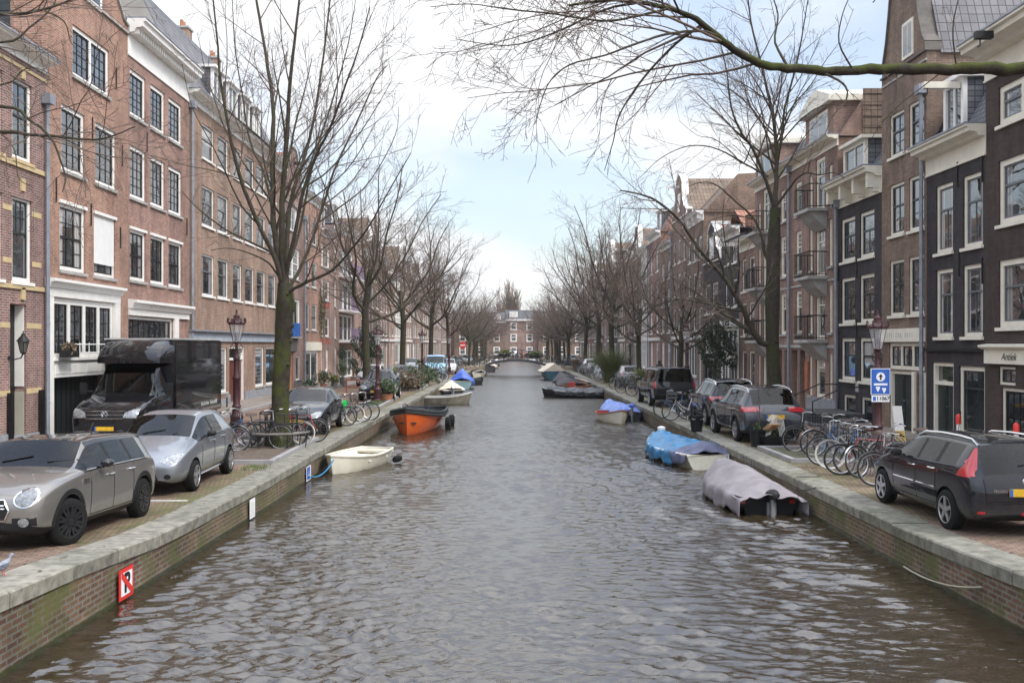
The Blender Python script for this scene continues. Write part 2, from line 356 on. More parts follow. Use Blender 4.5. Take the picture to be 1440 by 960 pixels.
# sidewalks, raised
for nm, P, sgn in (('sidewalk_left', FL, 1), ('sidewalk_right', FR, -1)):
    m = MB()
    for a, b in zip(ys, ys[1:]):
        x0a, x1a = interp(P, a) - sgn * 0.3, interp(P, a) + sgn * 2.0; x0b, x1b = interp(P, b) - sgn * 0.3, interp(P, b) + sgn * 2.0
        z = HS + 0.11
        z2 = z + HZ(-sgn, b) - HS; z += HZ(-sgn, a) - HS
        m.quad((x0a, a, z), (x1a - sgn * 0.15, a, z), (x1b - sgn * 0.15, b, z2), (x0b, b, z2), 0)
        m.quad((x1a - sgn * 0.15, a, z), (x1a, a, z), (x1b, b, z2), (x1b - sgn * 0.15, b, z2), 1)
        m.quad((x1a, a, z), (x1a, a, z - .13), (x1b, b, z2 - .13), (x1b, b, z2), 1)
    tag(m.build(nm, [SIDEW, KERB]), kind='structure')
# parking bay marks on the left
m = MB()
for y in (17.3,): m.box(-7.6, -5.65, y, y + 0.09, HS + 0.004, HS + 0.010)
tag(m.build('parking_marks', plain('road_marking', (0.5, 0.49, 0.45), 0.8, var=0.4, nscale=9)), kind='structure')

def quay(P, sgn, label):
    root = empty('quay_wall', (interp(P, 10), 10, 0), 0, label, 'quay wall'); inv = Vector((-interp(P, 10), -10, 0))
    rg = random.Random(3 + sgn)
    # coping blocks, laid along the line
    m = MB(); y = -8.0
    while y < 203:
        ln = rg.uniform(1.05, 1.45) if y < 90 else 2.4; y2 = min(y + ln, 203)
        a, b = interp(P, y + 0.011), interp(P, y2 - 0.011); jt = rg.uniform(-0.007, 0.009); jx = rg.uniform(-.006, .008)
        ya, yb = y + 0.011, y2 - 0.011; bv = 0.022; rings = []
        for yy, xx in ((ya, a), (ya + .02, a), (yb - .02, b), (yb, b)):
            t = HZ(sgn, yy) + .012 + jt - (.008 if yy in (ya, yb) else 0); lo = HZ(sgn, yy) - .17
            rings.append([(xx - sgn * (q[0] + jx), yy, q[1]) for q in ((0.03, lo), (0.036, t - bv), (0.012, t), (-COPW, t), (-COPW, lo))])
        m.loft(rings, rg.choice((0, 0, 1, 2)), sm=False); y = y2
    m.xf(Matrix.Translation(inv)); m.build('coping', [COPE, COPE2, COPE3], root)
    m = MB()
    yy = sorted(set([-60] + [p[0] for p in P + RISE[sgn] if -60 < p[0] < 203] + [203]))
    for a, b in zip(yy, yy[1:]):
        xa, xb = interp(P, a), interp(P, b); z0 = -1.2
        m.quad((xa, a, z0), (xb, b, z0), (xb, b, HZ(sgn, b) - .165), (xa, a, HZ(sgn, a) - .165))
    m.xf(Matrix.Translation(inv)); m.build('brick_face', QBRICK, root)
    m = MB()     # wet algae line
    for a, b in zip(yy, yy[1:]):
        if b < 5: continue
        xa, xb = interp(P, a) - sgn * 0.012, interp(P, b) - sgn * 0.012
        m.quad((xa, a, -0.2), (xb, b, -0.2), (xb, b, 0.05), (xa, a, 0.05))
    m.xf(Matrix.Translation(inv)); m.build('algae_line', plain('wet_algae', (0.035, 0.04, 0.015), 0.35, var=0.5, nscale=6), root)
quay(QL, -1, 'left brick canal wall topped with pale granite coping, under the parked cars')
quay(QR, 1, 'right brick canal wall topped with granite coping, beside the covered boats')

# ------------------------------------------------------------------ water
def water():
    rows = []; y = 5.5
    while y < 130: rows.append(y); y += 0.018 + 0.0018 * y if y < 70 else 0.4
    rows = np.array([-60, -20, 0, 3.0, 4.5] + rows + [135, 150, 170, 190, 204.0])
    nx = 420; t = np.linspace(0, 1, nx)
    xl = np.array([interp(QL, v) - 0.5 for v in rows]); xr = np.array([interp(QR, v) + 0.5 for v in rows])
    X = xl[:, None] + (xr - xl)[:, None] * t[None]; Y = np.repeat(rows[:, None], nx, 1)
    rg = np.random.RandomState(5); Z = np.zeros_like(X)
    for i in range(60):
        lam = 10 ** rg.uniform(-1.0, -0.36)                      # 0.18 .. 1.6 m
        ang = PI / 2 + (0.30, -0.16, 0.10)[i % 3] + rg.normal(0, 0.15); k = 2 * PI / lam
        ph = rg.uniform(0, 6.28); amp = 0.0064 * lam ** 0.95
        px = X + 0.25 * np.sin(Y * 0.7 + i) ; py = Y + 0.22 * np.sin(X * 1.3 + i * 2.1) + 0.12 * np.sin(X * 3.1 + Y * 0.9 + i)
        fade = np.clip(1.3 - (0.018 + 0.0018 * Y) / (lam * 0.42), 0, 1)
        Z += amp * fade * np.sin(k * (np.cos(ang) * px + np.sin(ang) * py) + ph)
    mod = 0.78 + 0.5 * np.sin(X * 0.31 + Y * 0.11 + 1) * np.sin(Y * 0.19 + X * 0.13)
    Z = Z * mod; Z = Z + 0.9 * np.abs(Z) * np.sign(Z) * np.clip(np.abs(Z) / 0.02, 0, 1)
    edge = np.clip(np.minimum(X - xl[:, None], xr[:, None] - X) / 1.2, 0.25, 1); Z *= edge
    Z[:5] = 0; Z[-5:] = 0
    V = np.stack([X, Y, Z], -1).reshape(-1, 3); n = len(rows)
    idx = np.arange(n * nx).reshape(n, nx)
    Fq = np.stack([idx[:-1, :-1], idx[:-1, 1:], idx[1:, 1:], idx[1:, :-1]], -1).reshape(-1, 4)
    me = bpy.data.meshes.new('canal_water'); me.vertices.add(len(V)); me.vertices.foreach_set('co', V.ravel())
    me.loops.add(Fq.size); me.loops.foreach_set('vertex_index', Fq.ravel()); me.polygons.add(len(Fq))
    me.polygons.foreach_set('loop_start', np.arange(0, Fq.size, 4)); me.polygons.foreach_set('use_smooth', np.ones(len(Fq), bool))
    me.update(calc_edges=True); me.validate()
    m, nt, b = newmat('canal_water'); v = objvec(nt)
    b.inputs['Base Color'].default_value = (0.030, 0.021, 0.011, 1); b.inputs['Roughness'].default_value = 0.04; b.inputs['IOR'].default_value = 1.95
    mp = nt.nodes.new('ShaderNodeMapping'); nt.links.new(v, mp.inputs[0]); mp.inputs['Scale'].default_value = (0.7, 2.0, 1)
    n1 = noise(nt, mp.outputs[0], 5.5, 3, 0.5); sy = nt.nodes.new('ShaderNodeSeparateXYZ'); nt.links.new(v, sy.inputs[0])
    nt.links.new(ramp(nt, sy.outputs[1], 12, 60, 0.05, 0.24), b.inputs['Roughness'])
    mp2 = nt.nodes.new('ShaderNodeMapping'); nt.links.new(v, mp2.inputs[0]); mp2.inputs['Scale'].default_value = (0.6, 1.6, 1); n9 = noise(nt, mp2.outputs[0], 1.6, 4, 0.6)
    q9 = nt.nodes.new('ShaderNodeMath'); q9.operation = 'MULTIPLY'; nt.links.new(n9, q9.inputs[0]); nt.links.new(ramp(nt, sy.outputs[1], 14, 50, 0, 5.0), q9.inputs[1])
    q8 = nt.nodes.new('ShaderNodeMath'); q8.operation = 'ADD'; nt.links.new(n1, q8.inputs[0]); nt.links.new(q9.outputs[0], q8.inputs[1]); bump(nt, q8.outputs[0], 1.0, 0.016, b)
    me.materials.append(m); o = link(me, 'canal_water'); tag(o, kind='structure')
water()
# ------------------------------------------------------------------ canal houses
# local frame of a house: +x out of the facade towards the canal, +y along it, z up from the water
BR = {
 'brown_red': brick('brick_brown_red', (0.238, 0.113, 0.081), (0.372, 0.186, 0.135), (0.36, 0.30, 0.27), ms=.010),
 'orange': brick('brick_orange', (0.300, 0.142, 0.090), (0.434, 0.221, 0.145), (0.42, 0.34, 0.29), ms=.010),
 'pink': brick('brick_pink', (0.290, 0.162, 0.122), (0.372, 0.221, 0.171), (0.36, 0.31, 0.28), ms=.010),
 'tan': brick('brick_tan', (0.248, 0.142, 0.095), (0.352, 0.211, 0.145), (0.36, 0.30, 0.25), ms=.010),
 'brown': brick('brick_brown', (0.182, 0.115, 0.077), (0.264, 0.170, 0.116), (0.23, 0.195, 0.17), ms=.010),
 'dark': brick('brick_dark_brown', (0.062, 0.042, 0.038), (0.085, 0.058, 0.05), (0.06, 0.045, 0.04)),
 'black': brick('brick_black_painted', (0.042, 0.037, 0.041), (0.058, 0.05, 0.053), (0.04, 0.035, 0.036)),
 'purple': brick('brick_purple', (0.196, 0.093, 0.081), (0.310, 0.157, 0.126), (0.38, 0.32, 0.29), ms=.012),
 'redbrown': brick('brick_red_brown', (0.227, 0.127, 0.095), (0.310, 0.181, 0.135), (0.28, 0.23, 0.20), ms=.010),
 'white': plain('stucco_white', (0.62, 0.60, 0.56), 0.8, var=0.12, nscale=0.8),
 'greyst': plain('stucco_grey', (0.36, 0.335, 0.30), 0.85, var=0.22, nscale=0.8),
}
def tiles(name, c1, c2, wv=0.28):
    if name in MATS: return MATS[name]
    m, nt, b = newmat(name); v = objvec(nt)
    s = nt.nodes.new('ShaderNodeSeparateXYZ'); nt.links.new(v, s.inputs[0])
    g = nt.nodes.new('ShaderNodeNewGeometry'); gs = nt.nodes.new('ShaderNodeSeparateXYZ'); nt.links.new(g.outputs['Normal'], gs.inputs[0])
    ab = []
    for k in (0, 1): q = nt.nodes.new('ShaderNodeMath'); q.operation = 'ABSOLUTE'; nt.links.new(gs.outputs[k], q.inputs[0]); ab.append(q)
    gt = nt.nodes.new('ShaderNodeMath'); gt.operation = 'GREATER_THAN'; nt.links.new(ab[0].outputs[0], gt.inputs[0]); nt.links.new(ab[1].outputs[0], gt.inputs[1])
    a = nt.nodes.new('ShaderNodeMix'); nt.links.new(gt.outputs[0], a.inputs[0]); nt.links.new(s.outputs[0], a.inputs[2]); nt.links.new(s.outputs[1], a.inputs[3])
    c = nt.nodes.new('ShaderNodeCombineXYZ'); nt.links.new(a.outputs[0], c.inputs[0]); nt.links.new(s.outputs[2], c.inputs[1])
    t = nt.nodes.new('ShaderNodeTexBrick'); nt.links.new(c.outputs[0], t.inputs['Vector']); t.inputs['Scale'].default_value = 1
    t.inputs['Brick Width'].default_value = 0.24; t.inputs['Row Height'].default_value = wv; t.inputs['Mortar Size'].default_value = 0.022; t.inputs['Mortar Smooth'].default_value = 0.6; t.offset = 0
    t.inputs['Color1'].default_value = (*c1, 1); t.inputs['Color2'].default_value = (*c2, 1); t.inputs['Mortar'].default_value = (*(x * 0.35 for x in c1), 1)
    n = noise(nt, v, 1.2, 6); colr = mixrgb(nt, 1.0, t.outputs['Color'], mixrgb(nt, ramp(nt, n, 0.3, 0.7, 0, 1), (0.7,) * 3, (1.2,) * 3), 'MULTIPLY')
    nt.links.new(colr, b.inputs['Base Color']); b.inputs['Roughness'].default_value = 0.7
    bump(nt, t.outputs['Fac'], -0.7, 0.03, b); MATS[name] = m; return m
TSLATE = tiles('roof_tiles_slate', (0.13, 0.125, 0.135), (0.19, 0.18, 0.19), 0.30)
TRED = tiles('roof_tiles_orange', (0.27, 0.105, 0.06), (0.36, 0.155, 0.09), 0.30)
TBROWN = tiles('roof_tiles_brown', (0.15, 0.10, 0.07), (0.21, 0.15, 0.10), 0.30)
SLATE = tiles('slate_mansard', (0.10, 0.105, 0.12), (0.15, 0.155, 0.17), 0.16)
HG = {-1: 'canal houses along the left quay', 1: 'canal houses along the right quay'}
ALLH = []
class House:
    def __init__(s, side, x0, x1, z1, wall, label, name='canal_house', X=None, Y=None, depth=9.0, base=HS, cat='house'):
        s.side = side; FX = FL if side < 0 else FR
        if Y is None:
            X0 = abs(X if X else (12.6 if side < 0 else 12.9)); Ya, Yb = sorted((F * X0 / abs(x0 - VX), F * X0 / abs(x1 - VX)))
        else: Ya, Yb = Y
        s.Ya, s.Yb = Ya, Yb; xa, xb = interp(FX, Ya), interp(FX, Yb)
        if X: xa = xb = X * (1 if X * side > 0 else -1)
        s.W = math.hypot(Yb - Ya, xb - xa); ang = math.atan2(xa - xb, Yb - Ya)   # rotation of the along axis
        if side < 0: s.o = empty(name, (xa, Ya, 0), ang)
        else: s.o = empty(name, (xb, Yb, 0), ang + PI)
        s.XF = (xa + xb) / 2; s.z0 = base; s.z1 = z1; s.wallm = BR[wall] if isinstance(wall, str) else wall; s.D = depth
        tag(s.o, label, cat, HG[side]); s.holes = []; s.wins = []; ALLH.append(s)
        s.rg = random.Random(int(Ya * 100) + (side > 0))
    def u(s, px, X=None):          # photo column -> along coordinate
        Y = F * abs(X if X else s.XF) / abs(px - VX); return (Y - s.Ya) if s.side < 0 else (s.Yb - Y)
    def z(s, px, py): return EYE + (VY - py) * abs(s.XF) / abs(px - VX)
    def hole(s, u0, u1, z0, z1, depth=0.12):
        if u0 > u1: u0, u1 = u1, u0
        u0 = max(u0, 0.04); u1 = min(u1, s.W - 0.04); s.holes.append((u0, u1, z0, z1, depth)); return u0, u1
    def win(s, u0, u1, z0, z1, **k):
        u0, u1 = s.hole(u0, u1, z0, z1, k.get('rev', 0.14)); s.wins.append((u0, u1, z0, z1, k))
    def grid(s, cols, rows, px=True, **k):
        for c in cols:
            for r in rows:
                kk = dict(k); 
                if len(r) > 2: kk.update(r[2])
                u0, u1 = (s.u(c[0]), s.u(c[1])) if px else c
                s.win(u0, u1, r[0], r[1], **kk)
    def wall(s, side_mat=None, top=None):
        m = MB(); zt = top or s.z1
        us = sorted(set([0, s.W] + [h[0] for h in s.holes] + [h[1] for h in s.holes])); zs = sorted(set([s.z0 - 0.3, zt] + [h[2] for h in s.holes] + [h[3] for h in s.holes]))
        zs = [q for q in zs if q <= zt]
        # merge cells vertically where possible
        for a, b in zip(us, us[1:]):
            if b - a < 1e-5: continue
            mu = (a + b) / 2; run = None
            for c, d in zip(zs, zs[1:]):
                mz = (c + d) / 2; inh = any(h[0] < mu < h[1] and h[2] < mz < h[3] for h in s.holes)
                if inh:
                    if run: m.quad((0, a, run[0]), (0, b, run[0]), (0, b, run[1]), (0, a, run[1])); run = None
                else: run = (run[0], d) if run else (c, d)
            if run: m.quad((0, a, run[0]), (0, b, run[0]), (0, b, run[1]), (0, a, run[1]))
        for (a, b, c, d, dp) in s.holes:
            m.quad((0, a, c), (-dp, a, c), (-dp, a, d), (0, a, d)); m.quad((0, b, c), (0, b, d), (-dp, b, d), (-dp, b, c))
            m.quad((0, a, d), (0, b, d), (-dp, b, d), (-dp, a, d)); m.quad((0, a, c), (0, b, c), (-dp, b, c), (-dp, a, c))
        z = s.z0 - 0.3; D = -s.D
        m.quad((0, 0, z), (0, 0, zt), (D, 0, zt), (D, 0, z), 1); m.quad((0, s.W, z), (D, s.W, z), (D, s.W, zt), (0, s.W, zt), 1)
        m.quad((D, 0, z), (D, 0, zt), (D, s.W, zt), (D, s.W, z), 1)
        m.quad((-0.3, 0, z), (-0.3, 0, zt), (-0.3, s.W, zt), (-0.3, s.W, z), 2)
        m.build('wall', [s.wallm, side_mat or s.wallm, BLACKP], s.o, fixn=False)
        for wn in s.wins: s._win(*wn)
        return s
    def _win(s, u0, u1, z0, z1, k):
        fw = k.get('fw', 0.09); fm = k.get('frame', WHITE); sm = k.get('sash', DGREEN); nx, nz = k.get('grid', (2, 3)); lights = k.get('lights', 1)
        d = k.get('rec', 0.05); gd = d + 0.07
        m = MB()
        m.box(-gd - 0.02, -d, u0, u1, z1 - fw, z1); m.box(-gd - 0.02, -d, u0, u1, z0, z0 + fw)
        m.box(-gd - 0.02, -d - 0.001, u0, u0 + fw, z0 + fw, z1 - fw); m.box(-gd - 0.02, -d - 0.001, u1 - fw, u1, z0 + fw, z1 - fw)
        iw = (u1 - u0 - 2 * fw - (lights - 1) * fw) / lights
        cells = []
        for i in range(lights):
            a = u0 + fw + i * (iw + fw); cells.append((a, a + iw))
            if i: m.box(-gd - 0.02, -d + 0.004, a - fw, a, z0 + fw, z1 - fw)
        f = m.build('window', fm, s.o, fixn=False)
        zb, zt = z0 + fw, z1 - fw
        mode = k.get('mode', 'sash')           # sash: upper and lower; fixed; blind
        sb = 0.045; mu = k.get('mu', 0.022)
        m = MB(); p = MB()
        split = k.get('split', 0.5)
        for (a, b) in cells:
            zm = zb + (zt - zb) * (1 - split)
            m.box(-gd, -d - 0.03, a, a + sb, zb, zt); m.box(-gd, -d - 0.03, b - sb, b, zb, zt)
            m.box(-gd, -d - 0.031, a + sb, b - sb, zb, zb + sb); m.box(-gd, -d - 0.031, a + sb, b - sb, zt - sb, zt)
            if mode == 'sash': m.box(-gd, -d - 0.015, a + sb, b - sb, zm - 0.03, zm + 0.03)
            nu, nl = k.get('nu', nz), k.get('nl', nz); nxu, nxl = k.get('nxu', nx), k.get('nxl', nx)
            parts = ((zb + sb, zm - 0.03, nl, nxl), (zm + 0.03, zt - sb, nu, nxu)) if mode == 'sash' else ((zb + sb, zt - sb, nz, nx),)
            for (za, zc, nn, xx) in parts:
                for i in range(1, xx): q = a + sb + (b - a - 2 * sb) * i / xx; m.box(-gd, -d - 0.04, q - mu / 2, q + mu / 2, za, zc)
                for i in range(1, nn): q = za + (zc - za) * i / nn; m.box(-gd, -d - 0.042, a + sb, b - sb, q - mu / 2, q + mu / 2)
            gx = -gd + 0.012; r = k.get('curt', s.rg.random()); zl, zh = zb, zt
            gi = 0 if s.rg.random() < 0.7 else 3
            if r < 0.38:
                t = a + (b - a) * s.rg.uniform(0.14, 0.3); t2 = b - (b - a) * s.rg.uniform(0.12, 0.3)
                ci = 1 if s.rg.random() < 0.6 else 2
                p.quad((gx, a, zl), (gx, t, zl), (gx, t, zh), (gx, a, zh), ci); p.quad((gx, t2, zl), (gx, b, zl), (gx, b, zh), (gx, t2, zh), ci)
                p.quad((gx, t, zl), (gx, t2, zl), (gx, t2, zh), (gx, t, zh), gi)
            elif r < 0.48:
                zc = zl + (zh - zl) * s.rg.uniform(0.35, 0.8)
                p.quad((gx, a, zc), (gx, b, zc), (gx, b, zh), (gx, a, zh), 1); p.quad((gx, a, zl), (gx, b, zl), (gx, b, zc), (gx, a, zc), gi)
            elif r < 0.55: p.quad((gx, a, zl), (gx, b, zl), (gx, b, zh), (gx, a, zh), 2)
            else: p.quad((gx, a, zl), (gx, b, zl), (gx, b, zh), (gx, a, zh), gi)
        m.build('sash', sm, f, fixn=False); p.build('pane', [GLASS, CURT, CURT2, GLASS2], f, fixn=False)
        if k.get('blind'):
            q = MB(); q.box(-d + 0.003, -d + 0.02, u0 + fw * .4, u1 - fw * .4, z0 + (z1 - z0) * k['blind'], z1 - fw); q.build('roller_blind', plain('blind_white', (0.72, 0.71, 0.69), 0.8, var=0.04), f)
        if k.get('sill', 1):
            q = MB(); q.box(-0.05, 0.07, u0 - 0.06, u1 + 0.06, z0 - 0.09, z0 - 0.002); q.build('sill', k.get('sillm', STONE), f, fixn=False)
        if k.get('lintel'):
            q = MB(); q.box(-0.03, 0.05, u0 - 0.05, u1 + 0.05, z1 - 0.02, z1 + 0.07); q.build('lintel', fm, f, fixn=False)
        if k.get('arch'):
            q = MB(); um = (u0 + u1) / 2; hw = (u1 - u0) / 2 + 0.1; pts = []
            for i in range(7): a = -1 + 2 * i / 6; pts.append((um + a * hw, z1 + 0.03 + 0.16 * (1 - a * a)))
            poly = pts + [(um + hw, z1 - 0.05), (um - hw, z1 - 0.05)]
            q.prism([(y, z) for y, z in poly], 0.0, 0.015, 0, 'x'); q.build('arch', k.get('archm', s.wallm), f)
    def part(s, name, mat, boxes, parent=None, bev=0):
        m = MB()
        for b in boxes: m.box(*b)
        return m.build(name, mat, parent or s.o, bev=bev)
    def cornice(s, zl, zh, out=0.45, mat=WHITE, dentils=0, mod=0, pieces=True, brackets=0):
        m = MB(); h = zh - zl
        prof = [(-0.02, zl), (0.05, zl), (0.05, zl + 0.05), (0.02, zl + 0.06), (0.02, zl + h * 0.62), (out * 0.35, zl + h * 0.64), (out * 0.45, zl + h * 0.74),
                (out * 0.85, zl + h * 0.78), (out * 0.87, zl + h * 0.9), (out, zl + h * 0.93), (out, zh), (-0.02, zh)]
        m.prism([(a, b) for a, b in prof], -0.03, s.W + 0.03, 0, 'y')
        if dentils:
            n = int(s.W / 0.22)
            for i in range(n): a = (i + 0.25) * s.W / n; m.box(0.02, out * 0.55, a, a + 0.1, zl + h * 0.60, zl + h * 0.735)
        for i in range(brackets):
            a = s.W * (i + 0.12) / (brackets - 0.76) if brackets > 1 else s.W / 2
            m.box(0.02, out * 0.7, a - 0.09, a + 0.09, zl + h * 0.2, zl + h * 0.77)
            m.box(0.02, out * 0.4, a - 0.07, a + 0.07, zl + h * 0.05, zl + h * 0.2)
        o = m.build('cornice', mat, s.o)
        q = MB(); q.box(-0.1, out + 0.03, -0.03, s.W + 0.03, zh + 0.002, zh + 0.05); q.build('gutter', GREYM, o)
        return o
    def flat(s, z=None, mat=None):
        z = z or s.z1; s.part('roof', mat or LEAD, [(-s.D - 0.05, 0.0, -0.02, s.W + 0.02, z, z + 0.08)])
    def roof_along(s, ze, zr, rx=-4.5, mat=TSLATE, gablem=None, x0=0.0):   # ridge along the street
        m = MB(); zb = ze; D = -s.D
        pr = [(x0, ze), (rx, zr), (min(D, 2 * rx), ze)]
        m.quad((x0, -0.02, ze), (x0, s.W + 0.02, ze), (rx, s.W + 0.02, zr), (rx, -0.02, zr))
        m.quad((rx, -0.02, zr), (rx, s.W + 0.02, zr), (pr[2][0], s.W + 0.02, ze), (pr[2][0], -0.02, ze))
        o = m.build('roof', mat, s.o, fixn=False)
        for yy in (0.0, s.W):
            q = MB(); q.prism([(a, b) for a, b in ((x0 - 0.02, ze), (rx, zr - 0.02), (pr[2][0], ze))], yy - 0.01, yy + 0.01, 0, 'y'); q.build('gable_end', gablem or s.wallm, o)
        return o
    def mansard(s, ze, zt, rx=-1.9, mat=SLATE, endm=None, x0=-0.1):
        m = MB(); D = -s.D
        m.prism([(x0, ze), (rx, zt), (D, zt + 0.35), (D, ze)], 0.0, s.W, 0, 'y'); o = m.build('roof', mat, s.o)
        for yy in (0.0, s.W):
            q = MB(); q.prism([(x0 + 0.08, ze - 0.05), (rx + 0.05, zt + 0.12), (D, zt + 0.45), (D, ze - 0.05)], yy - 0.12, yy + 0.12, 0, 'y'); q.build('party_wall', endm or s.wallm, o)
        return o
    def ridge_across(s, ze, zr, mat=TSLATE, x0=-0.25):     # ridge perpendicular to the street
        m = MB(); D = -s.D - 2; h = s.W / 2
        m.quad((x0, -0.1, ze), (x0, h, zr), (D, h, zr), (D, -0.1, ze)); m.quad((x0, s.W + 0.1, ze), (D, s.W + 0.1, ze), (D, h, zr), (x0, h, zr))
        return m.build('roof', mat, s.o, fixn=False)
    def gable(s, poly, mat=None, th=0.35, cap=None, name='gable'):     # poly: (fraction of width, z)
        m = MB(); P = [(a * s.W, z) for a, z in poly]
        m.prism(P, -th, -0.003, 0, 'x'); o = m.build(name, mat or s.wallm, s.o)
        if cap:
            q = MB()
            for (a, b), (c, d) in zip(P, P[1:]):
                if abs(a - c) < 0.02 and abs(b - d) < 0.02: continue
                n = Vector((0, -(d - b), (c - a))); 
                if n.length == 0: continue
                n.normalize(); n *= 0.06
                if n.z < 0 : n = -n
                A = [(-th - 0.06, a, b), (0.07, a, b), (0.07, c, d), (-th - 0.06, c, d)]
                q.add(A + [tuple(Vector(p) + n) for p in A], [(0, 1, 2, 3), (4, 7, 6, 5), (0, 4, 5, 1), (1, 5, 6, 2), (2, 6, 7, 3), (3, 7, 4, 0)])
            q.build('coping_stones', cap, o)
        return o
    def dormer(s, u0, u1, z0, z1, x=-0.35, depth=1.6, top=0.12, mat=WHITE, cheek=SLATE, hoist=False):
        d = s.part('dormer', cheek, [(x - depth, x - 0.12, u0, u1, z0, z1)])
        fw = 0.14
        s.part('frame', mat, [(x - 0.12, x, u0, u0 + fw, z0, z1), (x - 0.12, x, u1 - fw, u1, z0, z1), (x - 0.12, x - 0.001, u0 + fw, u1 - fw, z1 - fw, z1), (x - 0.12, x - 0.001, u0 + fw, u1 - fw, z0, z0 + 0.1),
             (x - 0.10, x - 0.03, (u0 + u1) / 2 - 0.04, (u0 + u1) / 2 + 0.04, z0 + 0.1, z1 - fw)], d)
        q = MB(); q.quad((x - 0.07, u0 + fw, z0 + 0.1), (x - 0.07, u1 - fw, z0 + 0.1), (x - 0.07, u1 - fw, z1 - fw), (x - 0.07, u0 + fw, z1 - fw)); q.build('pane', GLASS, d)
        s.part('dormer_roof', mat, [(x - depth, x + 0.15, u0 - 0.12, u1 + 0.12, z1 + 0.002, z1 + top)], d)
    def hoist(s, u, z, ln=0.9, mat=WHITE, x=0.0):
        o = s.part('hoist_beam', mat, [(x - 0.02, x + ln, u - 0.08, u + 0.08, z - 0.09, z + 0.09)])
        m = MB(); m.tube([(x + ln - 0.12, u, z - 0.09), (x + ln - 0.12, u, z - 0.25), (x + ln - 0.06, u, z - 0.3)], 0.018, 5); m.build('hook', IRON, o)
    def drain(s, u, zt, zb=HS, mat=GREYM, r=0.06):
        m = MB(); m.tube([(0.12, u, zb), (0.12, u, zt)], r, 8); m.box(0.02, 0.26, u - 0.16, u + 0.16, zt, zt + 0.28)
        for k in range(int((zt - zb) / 2.2)): m.lathe([(r + 0.012, 0), (r + 0.012, 0.05)], (0.12, u, zb + 1.2 + k * 2.2), 8)
        m.build('drainpipe', mat, s.o)
    def anchors(s, pts):
        for (u, z) in pts:
            m = MB(); m.tube([(0.03, u, z - 0.35), (0.035, u, z), (0.03, u, z + 0.35)], 0.022, 5); m.build('wall_anchor', IRON, s.o)
    def door(s, u0, u1, z0, z1, mat=DGREEN, frame=WHITE, transom=0.5, double=False, rev=0.18, panes=False):
        u0, u1 = s.hole(u0, u1, z0, z1, rev); x = -rev
        m = MB(); fw = 0.10
        m.box(x, -0.04, u0, u0 + fw, z0, z1); m.box(x, -0.04, u1 - fw, u1, z0, z1); m.box(x, -0.041, u0 + fw, u1 - fw, z1 - fw, z1)
        zt = z1 - fw
        if transom: m.box(x, -0.041, u0 + fw, u1 - fw, z1 - fw - transom - fw, z1 - fw - transom); zt = z1 - 2 * fw - transom
        f = m.build('door_frame', frame, s.o)
        if transom:
            q = MB(); q.quad((x + 0.03, u0 + fw, z1 - fw - transom), (x + 0.03, u1 - fw, z1 - fw - transom), (x + 0.03, u1 - fw, z1 - fw), (x + 0.03, u0 + fw, z1 - fw)); q.build('transom_pane', GLASS, f)
        m = MB(); m.box(x + 0.0, x + 0.05, u0 + fw, u1 - fw, z0, zt)
        n = 2 if double else 1; wd = (u1 - u0 - 2 * fw) / n
        for i in range(n):
            a = u0 + fw + i * wd
            for (c, e) in ((0.08, 0.36), (0.42, 0.92)): m.box(x + 0.05, x + 0.065, a + 0.1, a + wd - 0.1, z0 + (zt - z0) * c, z0 + (zt - z0) * e, 0)
            if double and i: m.box(x + 0.05, x + 0.075, a - 0.025, a + 0.025, z0, zt)
        d = m.build('door', mat, s.o)
        m = MB(); m.lathe([(0.0, 0), (0.03, 0.01), (0.03, 0.05)], (x + 0.08, u0 + fw + 0.1 if not double else (u0 + u1) / 2 + 0.08, z0 + 1.05), 8, axis='x'); m.build('handle', CHROME, d)
    def balcony(s, u0, u1, z, out=0.9, h=0.95, mat=IRON, floor=None, n=None, corbel=True):
        o = s.part('balcony', floor or STONE, [(0.0, out, u0, u1, z - 0.12, z)])
        if corbel:
            m = MB(); m.prism([(0.0, z - 0.12), (out * 0.8, z - 0.121), (out * 0.5, z - 0.45), (0.0, z - 0.8)], u0 + 0.15, u1 - 0.15, 0, 'y'); m.build('corbel', STONE, o)
        m = MB(); r = 0.016
        m.tube([(0.02, u0 + 0.03, z + h), (out - 0.03, u0 + 0.03, z + h), (out - 0.03, u1 - 0.03, z + h), (0.02, u1 - 0.03, z + h)], 0.024, 5)
        m.tube([(0.02, u0 + 0.03, z + 0.08), (out - 0.03, u0 + 0.03, z + 0.08), (out - 0.03, u1 - 0.03, z + 0.08), (0.02, u1 - 0.03, z + 0.08)], 0.018, 5)
        k = max(3, int((u1 - u0) / 0.12))
        for i in range(k + 1): a = u0 + 0.03 + (u1 - u0 - 0.06) * i / k; m.tube([(out - 0.03, a, z), (out - 0.03, a, z + h)], 0.010, 4)
        for i in range(1, 7):
            a = out * i / 7
            for yy in (u0 + 0.03, u1 - 0.03): m.tube([(a, yy, z), (a, yy, z + h)], 0.010, 4)
        m.build('railing', mat, o); return o
    def band(s, z0, z1, mat, out=0.03, u0=None, u1=None, name='stone_band'):
        s.part(name, mat, [(-0.01, out, u0 if u0 is not None else -0.01, u1 if u1 is not None else s.W + 0.01, z0, z1)])
